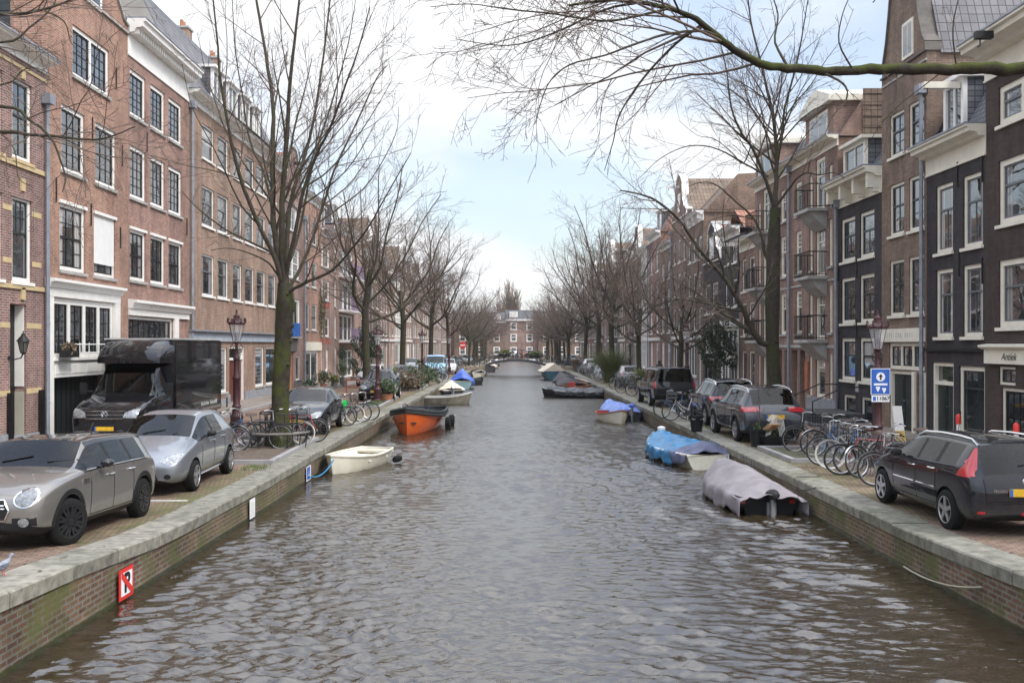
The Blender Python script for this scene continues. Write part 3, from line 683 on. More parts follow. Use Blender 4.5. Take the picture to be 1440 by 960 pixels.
    def chimney(s, x, u, z, h=1.3, w=0.7):
        o = s.part('chimney', s.wallm, [(x - w / 2, x + w / 2, u - w / 2, u + w / 2, z, z + h)])
        s.part('chimney_cap', STONE, [(x - w / 2 - 0.06, x + w / 2 + 0.06, u - w / 2 - 0.06, u + w / 2 + 0.06, z + h + 0.001, z + h + 0.1)], o)
        m = MB()
        for k in (-0.17, 0.17): m.lathe([(0.1, 0), (0.09, 0.35)], (x, u + k, z + h + 0.1), 8)
        m.build('chimney_pot', plain('terracotta', (0.40, 0.17, 0.09), 0.8), o)
TALL = dict(mode='fixed', grid=(3, 5), frame=WHITE, sash=BLACKP)
# ---------- left side, near to far
# ornate brick house with yellow bands, at the edge of the picture
h = House(-1, -150, 65, 11.0, 'purple', 'purple-red brick house with yellow stone bands and a recessed arched doorway, at the left edge')
w1, w2 = h.u(17), h.u(44.5)
for (a, b) in ((w1, w2), (h.u(-17), h.u(3)), (h.u(-62), h.u(-42))):
    h.win(a, b, 8.3, 10.45, mode='sash', split=0.45, nx=1, nu=1, nl=1, grid=(2, 1), arch=1, sill=1, sillm=YSTONE, sash=DGREEN, curt=0.9, fw=0.11)
    h.win(a, b, 5.1, 7.35, mode='sash', split=0.42, grid=(2, 1), nu=2, nxu=3, nxl=1, arch=1, sillm=WHITE, sash=DGREEN, fw=0.11)
dz0 = 1.0
a0, a1 = h.hole(h.u(14), h.u(37), HS, 4.5, 1.1)
h.win(h.u(-62), h.u(-20), 1.9, 4.3, lights=2, grid=(1, 1))
h.wall()
PT = plain('pale_tiles', (0.42, 0.40, 0.33), 0.4, var=0.08); h.part('door_recess', PT, [(-1.08, -0.06, a1 - 0.03, a1 - 0.004, HS, 2.2), (-1.095, -1.085, a0 + .004, a1 - .004, HS, 4.49)]); h.part('recess_panel', WHITE, [(-1.08, -0.06, a1 - 0.03, a1 - 0.004, 2.33, 4.49)])
h.part('door', WHITE, [(-1.08, -1.03, a0 + 0.08, a1 - 0.08, 2.35, 4.45)]); h.part('tile_frieze', YSTONE, [(-1.09, -1.02, a0, a1, 2.2, 2.32)])
for i in range(4): h.part('step', BLUEST, [(-1.08, 0.35 - i * 0.33, a0 + 0.003, a1 - 0.035, HS + 0.1 + i * 0.17, HS + 0.1 + (i + 1) * 0.17 - 0.003)])
for z in (3.87, 2.13, 5.55, 6.9):
    for (p, q) in (((-.01, a0 - .01), (a1 + .01, h.W - .3)) if z < 4 else ((w2 + .02, h.W - .3), (h.u(3) + .02, w1 - .02))): h.band(z, z + 0.14, YSTONE, 0.012, p, q)
h.band(4.9, 5.02, YSTONE, 0.05); h.band(8.1, 8.22, YSTONE, 0.05); h.band(10.72, 10.80, YSTONE, 0.03)
for z in (4.75, 7.62, 10.58): h.part('keystone', YSTONE, [(0.0, 0.05, (w1 + w2) / 2 - 0.1, (w1 + w2) / 2 + 0.1, z - 0.12, z + 0.2)])
h.band(HS, HS + 0.55, BLUEST, 0.05, 0, a0 - 0.002, 'plinth'); h.band(HS, HS + 0.45, BLUEST, 0.05, a1 + 0.002, h.W, 'plinth')
for uu in (a0 - 0.12, a1 + 0.7): h.part('doorway_post', BLACKP, [(0.02, 0.14, uu - 0.06, uu + 0.06, HS + 0.1, 2.2)])
h.cornice(10.95, 11.3, 0.4); h.flat(11.3); h.drain(h.W - 0.16, 10.1)
h.dormer(h.u(-60), h.u(4), 11.4, 13.9, x=-0.9)
# wall lantern of that house
def wall_lantern(h, u, z, label):
    r = empty('wall_lantern', (0, 0, 0), 0, label, 'wall lamp')
    bpy.context.view_layer.update(); r.matrix_world = h.o.matrix_world @ Matrix.Translation((0, u, z))
    m = MB(); m.tube([(0.0, 0, 0), (0.15, 0, -0.04), (0.32, 0, 0.0), (0.38, 0, 0.12)], 0.018, 6); m.lathe([(0.06, -0.0), (0.05, 0.03)], (0.0, 0, 0), 8, axis='x'); m.build('bracket', IRON, r)
    m = MB(); m.lathe([(0.07, 0.14), (0.14, 0.42)], (0.38, 0, 0), 6, sm=False); m.build('lamp_glass', glass('lantern_glass', (0.1, 0.1, 0.09), 1.5), r)
    m = MB()
    for j in range(6):
        a = 2 * PI * j / 6; m.tube([(0.38 + 0.075 * math.cos(a), 0.075 * math.sin(a), 0.13), (0.38 + 0.145 * math.cos(a), 0.145 * math.sin(a), 0.43)], 0.009, 4)
    m.lathe([(0.17, 0.42), (0.15, 0.46), (0.05, 0.58), (0.05, 0.61), (0.015, 0.64), (0.01, 0.70)], (0.38, 0, 0), 10); m.lathe([(0.02, 0.08), (0.08, 0.14)], (0.38, 0, 0), 8); m.build('lamp_cap', IRON, r)
wall_lantern(h, h.u(12), 3.1, 'black wall lantern on a curled bracket beside the arched doorway at the left edge')

# bell gable house of orange brick
h = House(-1, 65, 180, 14.0, 'orange', 'tall orange-brown brick house with pointed gable, roller blind and white shopfront above a garage')
zc = lambda px, y: h.z(px, y)
h.win(h.u(102), h.u(153.5), 11.43, 12.95, lights=2, mode='fixed', grid=(3, 4), sash=BLACKP, fw=0.12, curt=0.9)
h.win(h.u(119), h.u(141), 14.4, 15.6, mode='fixed', grid=(2, 2), sash=BLACKP) if False else None
for (a, b) in ((86, 119), (134, 163)):
    h.win(h.u(a), h.u(b), 8.5, 10.42, mode='fixed', grid=(3, 4), sash=BLACKP, fw=0.12, curt=0.9)
h.win(h.u(84), h.u(120), 5.6, 7.55, mode='sash', grid=(3, 2), sash=BLACKP, fw=0.12, lintel=1)
h.win(h.u(132), h.u(162), 5.6, 7.55, mode='sash', grid=(3, 2), sash=BLACKP, fw=0.10, lintel=1, blind=0.2)
sa, sb_ = h.u(74), h.u(157)
h.win(sa - 0.1, sb_ + 0.08, 3.02, 4.78, lights=4, mode='fixed', grid=(2, 3), sash=BLACKP, fw=0.17, sill=0, curt=0.9, rec=0.0)
ga, gb = h.hole(h.u(71), h.u(150), HS, 2.5, 0.35)
h.wall()
h.part('garage_door', plain('garage_black', (0.016, 0.022, 0.024), 0.4), [(-0.35, -0.3, ga, gb, HS, 2.5)] + [(-0.3, -0.29, ga + 0.02 + i * (gb - ga) / 12, ga + (i + 0.9) * (gb - ga) / 12, HS, 2.48) for i in range(12)])
h.part('shopfront', WHITE, [(0, 0.10, sa - 0.42, sb_ + 0.5, 4.80, 5.05), (0.0, 0.12, sa - 0.1, sb_ + 0.08, 2.98, 3.06), (0.0, 0.05, sa - 0.1, sb_ + 0.08, 2.502, 2.96), (0, 0.09, sa - 0.42, sa - 0.1, HS, 4.8), (0, 0.09, sb_ + 0.1, sb_ + 0.5, HS, 4.8)])
h.part('panel_moulding', WHITE, [(0.05, 0.065, sa + i * (sb_ - sa) / 4 + 0.06, sa + (i + 1) * (sb_ - sa) / 4 - 0.06, 2.6, 2.86) for i in range(4)])
m = MB(); m.prism([(0.0, 5.052), (0.14, 5.052), (0.2, 5.2), (0.3, 5.22), (0.3, 5.3), (0.0, 5.34)], sa - 0.48, sb_ + 0.56, 0, 'y'); m.build('shopfront_cornice', WHITE, h.o)
m = MB(); 
for z in (3.2, 3.45): m.tube([(0.14, sa + 0.8, z), (0.14, sb_ - 0.75, z)], 0.02, 6)
for t in range(5): a = sa + 0.8 + (sb_ - sa - 1.55) * t / 4; m.tube([(0.14, a, 3.04), (0.14, a, 3.5)], 0.014, 5)
m.build('window_railing', WHITE, h.o)
h.gable([(0, 13.98), (1.0, 13.98), (1.0, 14.25), (0.93, 14.35), (0.83, 14.9), (0.74, 16.2), (0.65, 18.2), (0.62, 19.4), (0.38, 19.4), (0.35, 18.2), (0.26, 16.2), (0.17, 14.9), (0.07, 14.35), (0.0, 14.25)], cap=STONE)
h.part('attic_window_frame', WHITE, [(0.0, 0.06, h.u(121), h.u(141), 13.95, 15.3)]); h.part('attic_window_pane', GLASS, [(0.055, 0.065, h.u(124), h.u(138), 14.08, 15.2)])
h.ridge_across(14.1, 17.6, TSLATE, -0.3); h.part('plank_cladding', plain('slate_planks', (.028, .038, .042), .6), [(-8, -1.0, -.03 - .012 * (k % 2), -.002, 11.35 + k * .2, 11.54 + k * .2) for k in range(14)])
h.anchors([(h.u(129), 10.15), (h.u(162.5), 12.2), (h.u(171), 9.75), (h.u(127), 7.45), (h.u(168.5), 7.0), (h.u(78), 7.85)])
HL1 = h
# brick house with deep white dentil cornice
h = House(-1, 180, 265, 14.2, 'brown_red', 'red-brown brick house with deep white dentil cornice and three rows of three gridded windows')
cols = ((182.6, 204.8), (211.5, 231.6), (237, 255.4))
h.grid(cols, ((11.32, 12.92), (8.5, 10.3)), mode='fixed', grid=(3, 5), sash=BLACKP, fw=0.13, curt=0.9)
h.grid(cols, ((5.66, 7.43),), mode='sash', grid=(3, 2), sash=BLACKP, fw=0.12, lintel=1)
sa, sb_ = h.u(181), h.u(243); h.win(sa - 0.05, sb_, 1.6, 4.42, mode='fixed', grid=(8, 5), sash=BLACKP, fw=0.10, sill=0, curt=0.9)
h.wall()
h.part('shopfront', WHITE, [(0, 0.08, 0.02, h.W - 0.1, 4.45, 4.68), (0, 0.08, sb_ + 0.03, sb_ + 0.5, HS, 4.45)])
m = MB(); m.prism([(0.0, 4.682), (0.14, 4.682), (0.2, 4.86), (0.3, 4.88), (0.3, 4.97), (0.0, 5.0)], 0.0, h.W - 0.04, 0, 'y'); m.build('shopfront_cornice', WHITE, h.o)
h.cornice(13.3, 14.55, 0.62, dentils=1); h.flat(14.4)
h.anchors([(h.u(206), 10.7), (h.u(262), 8.2)])
# long modern brick block with mansard dormers
h = House(-1, 265, 397, 13.45, 'tan', 'long plain brown brick block with four dormers and a blue-grey band above its shops')
cols = ((284, 301), (306, 321), (327.5, 340), (344.5, 357), (361, 373), (377, 387.5))
h.grid(cols, ((11.43, 12.89), (8.55, 10.24), (5.56, 7.32)), mode='sash', split=0.4, grid=(1, 1), sash=plain('grey_sash', (0.12, 0.13, 0.14), 0.4), fw=0.07, sillm=WHITE)
sw = h.u
h.win(sw(308), sw(319), 1.25, 3.3, mode='fixed', grid=(1, 9), sash=GREYM, frame=WHITE, curt=0.45)
h.door(sw(322.5), sw(343.5), HS + 0.1, 3.35, plain('door_oxblood', (0.12, 0.03, 0.02), 0.4), WHITE, 0.45)
h.win(sw(359), sw(371), 1.25, 3.3, mode='fixed', grid=(1, 9), sash=GREYM, frame=WHITE, curt=0.45)
h.win(sw(374), sw(389), 1.25, 3.3, mode='fixed', grid=(2, 1), frame=WHITE)
h.win(sw(270), sw(300), 1.0, 3.3, mode='fixed', grid=(4, 1), frame=WHITE)
h.wall(side_mat=BR['greyst'])
h.part('fascia', plain('fascia_blue_grey', (0.33, 0.37, 0.43), 0.6), [(0, 0.10, 0.1, h.W, 3.58, 3.98)]); h.part('fascia_ledge', GREYM, [(0, 0.25, 0.05, h.W, 3.985, 4.05)])
h.band(HS, HS + 0.5, BLUEST, 0.05, 0, sw(324) - 0.1, 'plinth'); h.band(HS, HS + 0.5, BLUEST, 0.05, sw(343) + 0.1, h.W, 'plinth')
h.cornice(13.4, 13.85, 0.5)
h.roof_along(13.9, 17.9, -2.05, TSLATE, BR['greyst']); h.part('flat_roof', LEAD, [(-9, -2.0, 0, h.W, 17.75, 17.95)])
for (a, b) in ((292, 306), (314, 327), (334, 344.5), (351, 359)):
    X = 13.0; h.dormer(h.u(a, X), h.u(b, X), 14.2, 15.85, x=-0.15, depth=1.4)
h.drain(0.15, 13.1); h.drain(h.W - 0.2, 13.1); h.chimney(-3.2, 9, 17.9); h.chimney(-3.2, 14, 17.9)
# narrow gable with orange tiles, blue shutter
h = House(-1, 397, 427, 12.0, 'purple', 'narrow purplish brick house with orange roof, blue balcony panel and pale arched door')
h.win(h.u(404), h.u(421), 7.5, 9.4, lights=2, mode='sash', grid=(1, 2), sash=WHITE); h.win(h.u(403), h.u(422), 4.2, 6.26, lights=1, mode='fixed', grid=(3, 1), sash=WHITE, fw=0.14)
h.win(h.u(406), h.u(418), 10.4, 11.85, mode='fixed', grid=(2, 2), sash=WHITE)
h.hole(h.u(406), h.u(413), HS, 3.0, 0.25); h.win(h.u(416), h.u(422), 1.2, 2.7, grid=(1, 1)); h.wall()
h.part('door', plain('oak_door', (0.42, 0.20, 0.07), 0.5, var=0.2), [(-0.2, -0.14, h.u(406), h.u(413), HS, 3.0)])
h.part('door_surround', plain('dark_stone', (0.10, 0.09, 0.09), 0.8), [(0, 0.07, h.u(401), h.u(405.5), HS, 2.6), (0, 0.07, h.u(413.3), h.u(424), HS, 1.18), (0, 0.07, h.u(405), h.u(416), 3.02, 4.0)])
h.part('balcony_panel', BLUEP, [(0.15, 0.2, h.u(408), h.u(418), 3.95, 4.75)]); h.part('balcony_floor', STONE, [(0.0, 0.25, h.u(407), h.u(419), 3.82, 3.92)])
h.gable([(0, 11.98), (1, 11.98), (0.88, 13.2), (0.6, 15.5), (0.4, 15.5), (0.12, 13.2)], cap=STONE); h.ridge_across(11.9, 15.3, TRED); h.hoist(h.W / 2, 14.6, 0.8, IRON); h.drain(h.W - 0.1, 11.5)
# house with creeper
h = House(-1, 427, 449, 13.2, 'orange', 'orange brick house with arched white doorway and a creeper climbing its wall, left side')
h.grid(((430, 435.3), (438.5, 445)), ((7.3, 9.0), (4.4, 6.15), (10.2, 11.8)), mode='sash', grid=(1, 1), sash=DGREEN)
h.win(h.u(429), h.u(446.5), HS + 0.1, 3.0, lights=2, mode='sash', split=0.3, grid=(1, 1), fw=0.16, sill=0); h.wall(); h.part('shop_lintel', CREAM, [(0, 0.08, 0.1, h.W - 0.1, 3.02, 3.6)])
h.cornice(12.9, 13.4, 0.4); h.flat(13.3)
h = House(-1, 449, 466, 11.5, 'pink', 'pinkish brick house with paired white windows and red sill panels behind potted shrubs')
cc = ((451, 455.5), (458, 463)); h.grid(cc, ((6.6, 8.1), (4.0, 5.4), (9.0, 10.6)), mode='sash', grid=(1, 1), sash=WHITE); h.grid(((450, 454), (458, 461.5)), ((1.5, 3.1),), mode='fixed', grid=(1, 2), sash=WHITE); h.wall()
for c in cc:
    for z in (6.1, 3.5): h.part('sill_panel', plain('red_panel', (0.40, 0.09, 0.07), 0.7), [(0, 0.02, h.u(c[0]), h.u(c[1]), z, z + 0.38)])
h.cornice(11.2, 11.7, 0.5); h.flat(11.6); h.dormer(1.0, 3.0, 11.7, 13.4)
h = House(-1, 466, 499, 12.5, 'pink', 'pinkish brick house with stacked white balconies behind lilac railings, left side')
h.grid(((470, 475),), ((6.3, 8.2), (3.9, 5.6), (1.2, 3.2), (9, 10.8)), mode='fixed', grid=(1, 1), sash=WHITE)
h.grid(((479, 495),), ((6.1, 8.5), (3.7, 5.8), (0.8, 3.0), (8.9, 11.0)), lights=3, mode='fixed', grid=(1, 1), sash=WHITE, sill=0); h.wall()
LIL = plain('lilac_rail', (0.30, 0.22, 0.32), 0.6)
for z in (8.8, 6.1, 3.7): h.balcony(h.u(478), h.u(496.5), z, 1.0, 1.0, LIL, WHITE, corbel=False)
h.cornice(12.2, 12.7, 0.5); h.flat(12.6); h.dormer(1.2, 3.2, 12.7, 14.2)
# the big windowed modern block and the rest of the left row
GENL = [
 # width, wall, eave, style, label bits
 (5.4, 'pink', 11.8, 'cornice', 'pink-brown brick house with red sill panels'),
 (6.2, 'brown', 12.8, 'gable', 'brown brick house with clock-shaped gable'),
 (6.0, 'redbrown', 12.2, 'dormer', 'red-brown brick house with slate mansard and dormer'),
 (5.6, 'orange', 10.6, 'tile', 'orange brick house under an orange tiled roof'),
 (5.2, 'white', 11.4, 'cornice', 'white stucco house beside a red painted strip'),
 (6.0, 'brown_red', 12.4, 'gable', 'red-brown brick house with stepped gable'),
 (5.8, 'pink', 11.0, 'tile', 'pale brick house over the striped awning'),
 (6.4, 'brown', 12.6, 'dormer', 'brown brick house with white dormer'),
 (5.5, 'tan', 11.6, 'cornice', 'tan brick house with white cornice'),
 (6.2, 'redbrown', 12.4, 'gable', 'red-brown gabled house'),
 (5.8, 'brown', 11.4, 'tile', 'brown brick house with orange roof'),
 (6.0, 'brown_red', 12.6, 'cornice', 'red brick house with cornice'),
 (6.5, 'tan', 11.8, 'dormer', 'tan brick house with dormer'),
 (6.0, 'brown', 12.2, 'gable', 'brown gabled house'),
 (6.2, 'pink', 11.2, 'tile', 'pinkish brick house with tiles'),
 (6.0, 'redbrown', 12.4, 'cornice', 'red-brown house with white cornice'),
 (6.4, 'brown', 12.0, 'dormer', 'dark roofed brown house'),
 (6.2, 'tan', 11.6, 'gable', 'pale brick gabled house'),
 (6.4, 'brown_red', 12.2, 'cornice', 'plain red brick house'),
]
GENR = [
 (5.4, 'brown', 11.8, 'cornice', 'brown brick house with tall white ground floor windows'),
 (6.0, 'redbrown', 12.4, 'gable', 'red-brown brick house with white neck gable'),
 (5.6, 'brown', 11.2, 'tile', 'brown brick house under a red tiled roof'),
 (6.2, 'brown_red', 12.6, 'dormer', 'red brick house with white dormer and hoist beam'),
 (5.0, 'white', 12.0, 'cornice', 'cream painted house above the orange door frame'),
 (6.0, 'brown', 11.6, 'gable', 'brown brick gabled house'),
 (6.2, 'redbrown', 12.6, 'cornice', 'red-brown brick house with heavy cornice'),
 (5.8, 'tan', 11.4, 'tile', 'tan brick house with orange tiles'),
 (6.0, 'dark', 12.2, 'dormer', 'dark brick house with dormer'),
 (6.0, 'brown', 12.8, 'gable', 'tall brown gabled house'),
 (6.2, 'brown_red', 11.6, 'cornice', 'red brick house with white cornice'),
 (6.0, 'redbrown', 12.4, 'tile', 'red-brown house with tiled roof'),
 (6.2, 'brown', 11.8, 'dormer', 'brown house with slate mansard'),
 (6.4, 'tan', 12.4, 'gable', 'tan brick gabled house'),
 (6.0, 'brown_red', 11.6, 'cornice', 'plain red-brown house'),
 (6.2, 'brown', 12.4, 'tile', 'brown house with orange roof'),
 (6.2, 'redbrown', 12.0, 'dormer', 'red-brown house with dormer'),
 (6.4, 'brown', 12.2, 'cornice', 'brown house with pale cornice'),
]
def generic(side, Y0, lst, yend, where):
    Y = Y0
    for i, (wd, wall, ze, st, lb) in enumerate(lst):
        if Y + wd > yend: wd = yend - Y
        if wd < 2: break
        rg = random.Random(i * 7 + side)
        h = House(side, 0, 0, ze, wall, f'{lb}, {ORD[i]} {where}', Y=(Y, Y + wd)); Y += wd; h.far = True
        nc = 3 if rg.random() < 0.65 else 2; W = h.W; ww = (1.05 if nc == 3 else 1.25)
        cols = [((k + 0.5) * W / nc - ww / 2, (k + 0.5) * W / nc + ww / 2) for k in range(nc)]
        top = ze - 0.9; rows = []; z = 4.1; fl = (top - 4.1) / 3 
        for k in range(3): rows.append((z + 0.25, z + fl - 0.65 + 0.1)); z += fl
        sash = WHITE if rg.random() < 0.5 else DGREEN
        kw = dict(mode='sash', grid=(1 if rg.random() < .5 else 2, 1), sash=sash, fw=0.13, sillm=WHITE)
        h.grid(cols, rows, px=False, **kw)
        h.win(cols[0][0], cols[nc - 2][1], 1.3, 3.55, lights=nc, mode='sash', split=0.3, grid=(1, 1), sash=sash, fw=0.13)
        h.door(cols[-1][0] + 0.05, cols[-1][1] - 0.05, HS + 0.1, 3.55, DGREEN if rg.random() < .6 else BLACKP, WHITE, 0.45)
        h.wall(); h.band(HS, HS + 0.5, BLUEST, 0.04, 0, cols[-1][0], 'plinth'); 
        if rg.random() < 0.6: h.band(3.75, 4.0, WHITE, 0.12, name='shop_cornice')
        if st == 'cornice': h.cornice(ze - 0.55, ze + 0.05, 0.5, brackets=4); h.mansard(ze, ze + 2.2, -2.2, TSLATE if i % 2 else TBROWN)
        elif st == 'gable':
            h.gable([(0, ze - 0.02), (1, ze - 0.02), (1, ze + 0.3), (0.86, ze + 0.6), (0.74, ze + 1.3), (0.70, ze + 2.5), (0.62, ze + 2.9), (0.5, ze + 3.2), (0.38, ze + 2.9), (0.30, ze + 2.5), (0.26, ze + 1.3), (0.14, ze + 0.6), (0, ze + 0.3)], cap=WHITE)
            h.part('attic_shutter', WHITE, [(0, 0.04, W / 2 - 0.45, W / 2 + 0.45, ze + 0.5, ze + 1.8)]); h.ridge_across(ze, ze + 2.9, TBROWN if i % 2 else TSLATE); h.hoist(W / 2, ze + 2.3)
        elif st == 'dormer': h.cornice(ze - 0.5, ze + 0.05, 0.45); h.mansard(ze, ze + 2.4, -1.6); h.dormer(W / 2 - 0.8, W / 2 + 0.8, ze + 0.15, ze + 1.9); h.hoist(W / 2, ze + 2.1, 0.9, x=-0.3)
        else: h.cornice(ze - 0.4, ze + 0.02, 0.4); h.roof_along(ze, ze + 2.2, -3.5, TRED); 
        h.chimney(-4.5, 0.6, ze + 1.2, 1.6)
        if i % 2: h.drain(0.12, ze - 0.8)
    return Y
YL = generic(-1, F * 12.6 / (700 - 499), GENL, 203, 'past the lilac balconies')
# ---------- right side, near to far
h = House(1, 1386, 1560, 10.4, 'dark', 'dark brown brick house with white shopfront lettered Antiek, at the right edge')
for (z0, z1) in ((9.05, 10.05), (6.5, 8.15), (3.88, 5.6)):
    h.win(h.u(1404), h.u(1472), z0, z1, mode='sash', split=0.38, grid=(1, 1), sash=plain('grey_sash', (0.12, 0.13, 0.14), 0.4), frame=CREAM, sillm=CREAM, fw=0.15, curt=0.1, lights=1 if z0 < 9 else 2)
h.win(h.u(1404), h.u(1428), 2.42, 2.88, mode='fixed', grid=(2, 1), frame=CREAM, sill=0, fw=0.06, curt=0.9)
a0, a1 = h.u(1408), h.u(1500)
h.win(a0, a1, HS + 0.3, 2.35, mode='fixed', grid=(9, 4), frame=CREAM, sash=BLACKP, fw=0.08, sill=0, curt=0.9)
h.wall()
sf = h.part('shopfront', CREAM, [(0, 0.08, h.W - 0.33, h.W - 0.02, HS, 3.0), (0, 0.10, 0.1, h.W - 0.02, 2.95, 3.32)])
m = MB(); m.prism([(0, 3.322), (0.14, 3.322), (0.24, 3.38), (0.24, 3.43), (0, 3.46)], 0.05, h.W + 0.02, 0, 'y'); m.build('shopfront_cornice', CREAM, h.o)
t = textmesh('Antiek', 0.26, 'lettering', BLACKP, h.o, shear=0.35); t.rotation_euler = (R(90), 0, R(90)); t.location = (0.105, h.u(1424), 3.13)
h.cornice(10.35, 11.3, 0.75, CREAM); h.mansard(11.3, 13.0, -2.5); h.hoist(h.u(1437), 11.05, 0.4, IRON, x=0.75)
h.anchors([(h.W - 0.15, 6.3), (h.W - 0.5, 3.75)])
# black house with white cornice and hoist dormer
h = House(1, 1303, 1386, 8.6, 'black', 'black painted house with white cornice and dormer hoist beam, next to the Antiek shop')
cols = ((1316, 1340), (1354, 1382))
h.grid(cols, ((6.1, 8.08, dict(curt=0.2)), (3.66, 5.62, dict(curt=0.2))), mode='sash', split=0.36, grid=(2, 1), nxu=1, nxl=2, frame=CREAM, sillm=CREAM, fw=0.11, arch=0, sash=plain('grey_sash', (0.12, 0.13, 0.14), 0.4))
h.win(h.u(1348.5), h.u(1385), 0.95, 2.85, mode='sash', split=0.3, grid=(3, 1), nxl=1, nxu=3, frame=CREAM, fw=0.12, curt=0.9, sillm=CREAM)
h.door(h.u(1311), h.u(1341), HS, 2.92, DGREEN, CREAM, 0.45, double=True)
h.wall(); h.cornice(8.45, 9.28, 0.55, CREAM); h.mansard(9.3, 11.3, -1.2)
h.band(3.25, 3.33, BLACKP, 0.08); h.dormer(h.u(1329, 13.1), h.u(1357, 13.1), 9.4, 10.95, x=-0.15, depth=1.6); h.hoist((h.u(1329) + h.u(1357)) / 2, 10.75, 1.0, CREAM, x=-0.1)
h.anchors([(h.u(1348), 8.2), (h.u(1350), 5.7), (h.W - 0.12, 8.1), (h.W - 0.12, 5.4)])
# brown spout gable house
h = House(1, 1240, 1303, 12.3, 'brown', 'tall brown brick house with steep pointed gable, hoist beam and dark green double shop doors')
cols = ((1251, 1271.5), (1277.8, 1299.5))
h.grid(cols, ((9.54, 10.95), (6.98, 8.65)), mode='sash', split=0.42, grid=(2, 1), nu=1, nl=2, frame=CREAM, sillm=CREAM, fw=0.09, curt=0.9)
h.grid(cols, ((4.38, 6.17),), mode='sash', split=0.42, grid=(2, 1), nu=1, nl=2, frame=CREAM, sillm=CREAM, fw=0.09, curt=0.9)
h.win(h.u(1250), h.u(1300), 2.65, 3.5, lights=3, mode='fixed', grid=(2, 2), frame=CREAM, fw=0.11, sill=0, curt=0.15)
h.door(h.u(1251), h.u(1284), HS, 2.6, DGREEN, CREAM, 0, double=True)
h.hole(h.u(1290), h.u(1299), HS, 2.55, 0.3); h.wall()
h.part('shop_fascia', CREAM, [(0, 0.10, 0.08, h.W - 0.08, 3.53, 3.95), (0, 0.06, h.u(1300) , h.u(1300) + 0.1, HS, 2.6), (0, 0.06, h.u(1288.5), h.u(1284.5), HS, 2.6)])
lg = random.Random(4); h.part('faded_lettering', plain('letter_grey', (0.50, 0.48, 0.44), 0.6), [(0.1, 0.103, 0.5 + k * 0.17, 0.5 + k * 0.17 + lg.uniform(0.04, 0.11), 3.66, 3.82) for k in range(13) if k != 8])
h.gable([(0, 12.28), (1, 12.28), (0.99, 12.55), (0.93, 12.8), (0.86, 13.4), (0.80, 14.2), (0.70, 15.8), (0.60, 17.4), (0.60, 18.0), (0.4, 18.0), (0.4, 17.4), (0.30, 15.8), (0.2, 14.2), (0.14, 13.4), (0.07, 12.8), (0.01, 12.55)], cap=plain('weathered_coping', (.13, .115, .10), .85, var=.3), th=0.4)
um = (h.u(1271) + h.u(1284)) / 2
f = h.part('attic_window', CREAM, [(-0.002, 0.04, um - 0.4, um + 0.4, 12.45, 13.6)]); h.part('pane', GLASS, [(0.035, 0.045, um - 0.3, um - 0.03, 12.55, 13.5), (0.035, 0.045, um + 0.03, um + 0.3, 12.55, 13.5)], f)
h.hoist(h.W / 2 + 0.2, 14.55, 1.1, CREAM)
h.ridge_across(12.2, 17.2, TSLATE, -0.4); h.drain(h.W - 0.1, 11.0); h.band(12.0, 12.06, STONE, 0.03)
# black house with ornate cornice and loggia dormer
h = House(1, 1178, 1240, 8.7, 'black', 'black brick house with ornate cream bracketed cornice and glazed dormer, above the parked bicycles')
cols = ((1183, 1202.5), (1209, 1229.5))
h.grid(cols, ((6.5, 8.1), (4.22, 5.9)), mode='sash', split=0.4, grid=(1, 1), nxl=2, nxu=1, frame=CREAM, sillm=CREAM, fw=0.12, curt=0.9)
h.grid(cols, ((2.14, 3.68),), mode='sash', split=0.4, grid=(1, 1), frame=CREAM, sillm=CREAM, fw=0.12)
h.grid(((1186, 1203), (1211, 1226)), ((HS + 0.05, 1.6),), mode='fixed', grid=(1, 1), frame=CREAM, fw=0.1, sill=0, curt=0.9)
h.wall(); h.cornice(8.55, 9.45, 0.65, CREAM, brackets=4); h.mansard(9.45, 11.0, -1.2)
h.dormer(h.u(1186, 13.0), h.u(1216, 13.0), 9.55, 10.75, x=-0.1, depth=1.2, mat=CREAM); h.part('plaque', STONE, [(0, 0.03, h.u(1204), h.u(1208), 1.75, 2.1)])
h.anchors([(h.u(1206), 6.2), (h.u(1206), 4.0), (h.u(1180), 6.2)]); h.drain(0.12, 8.6)
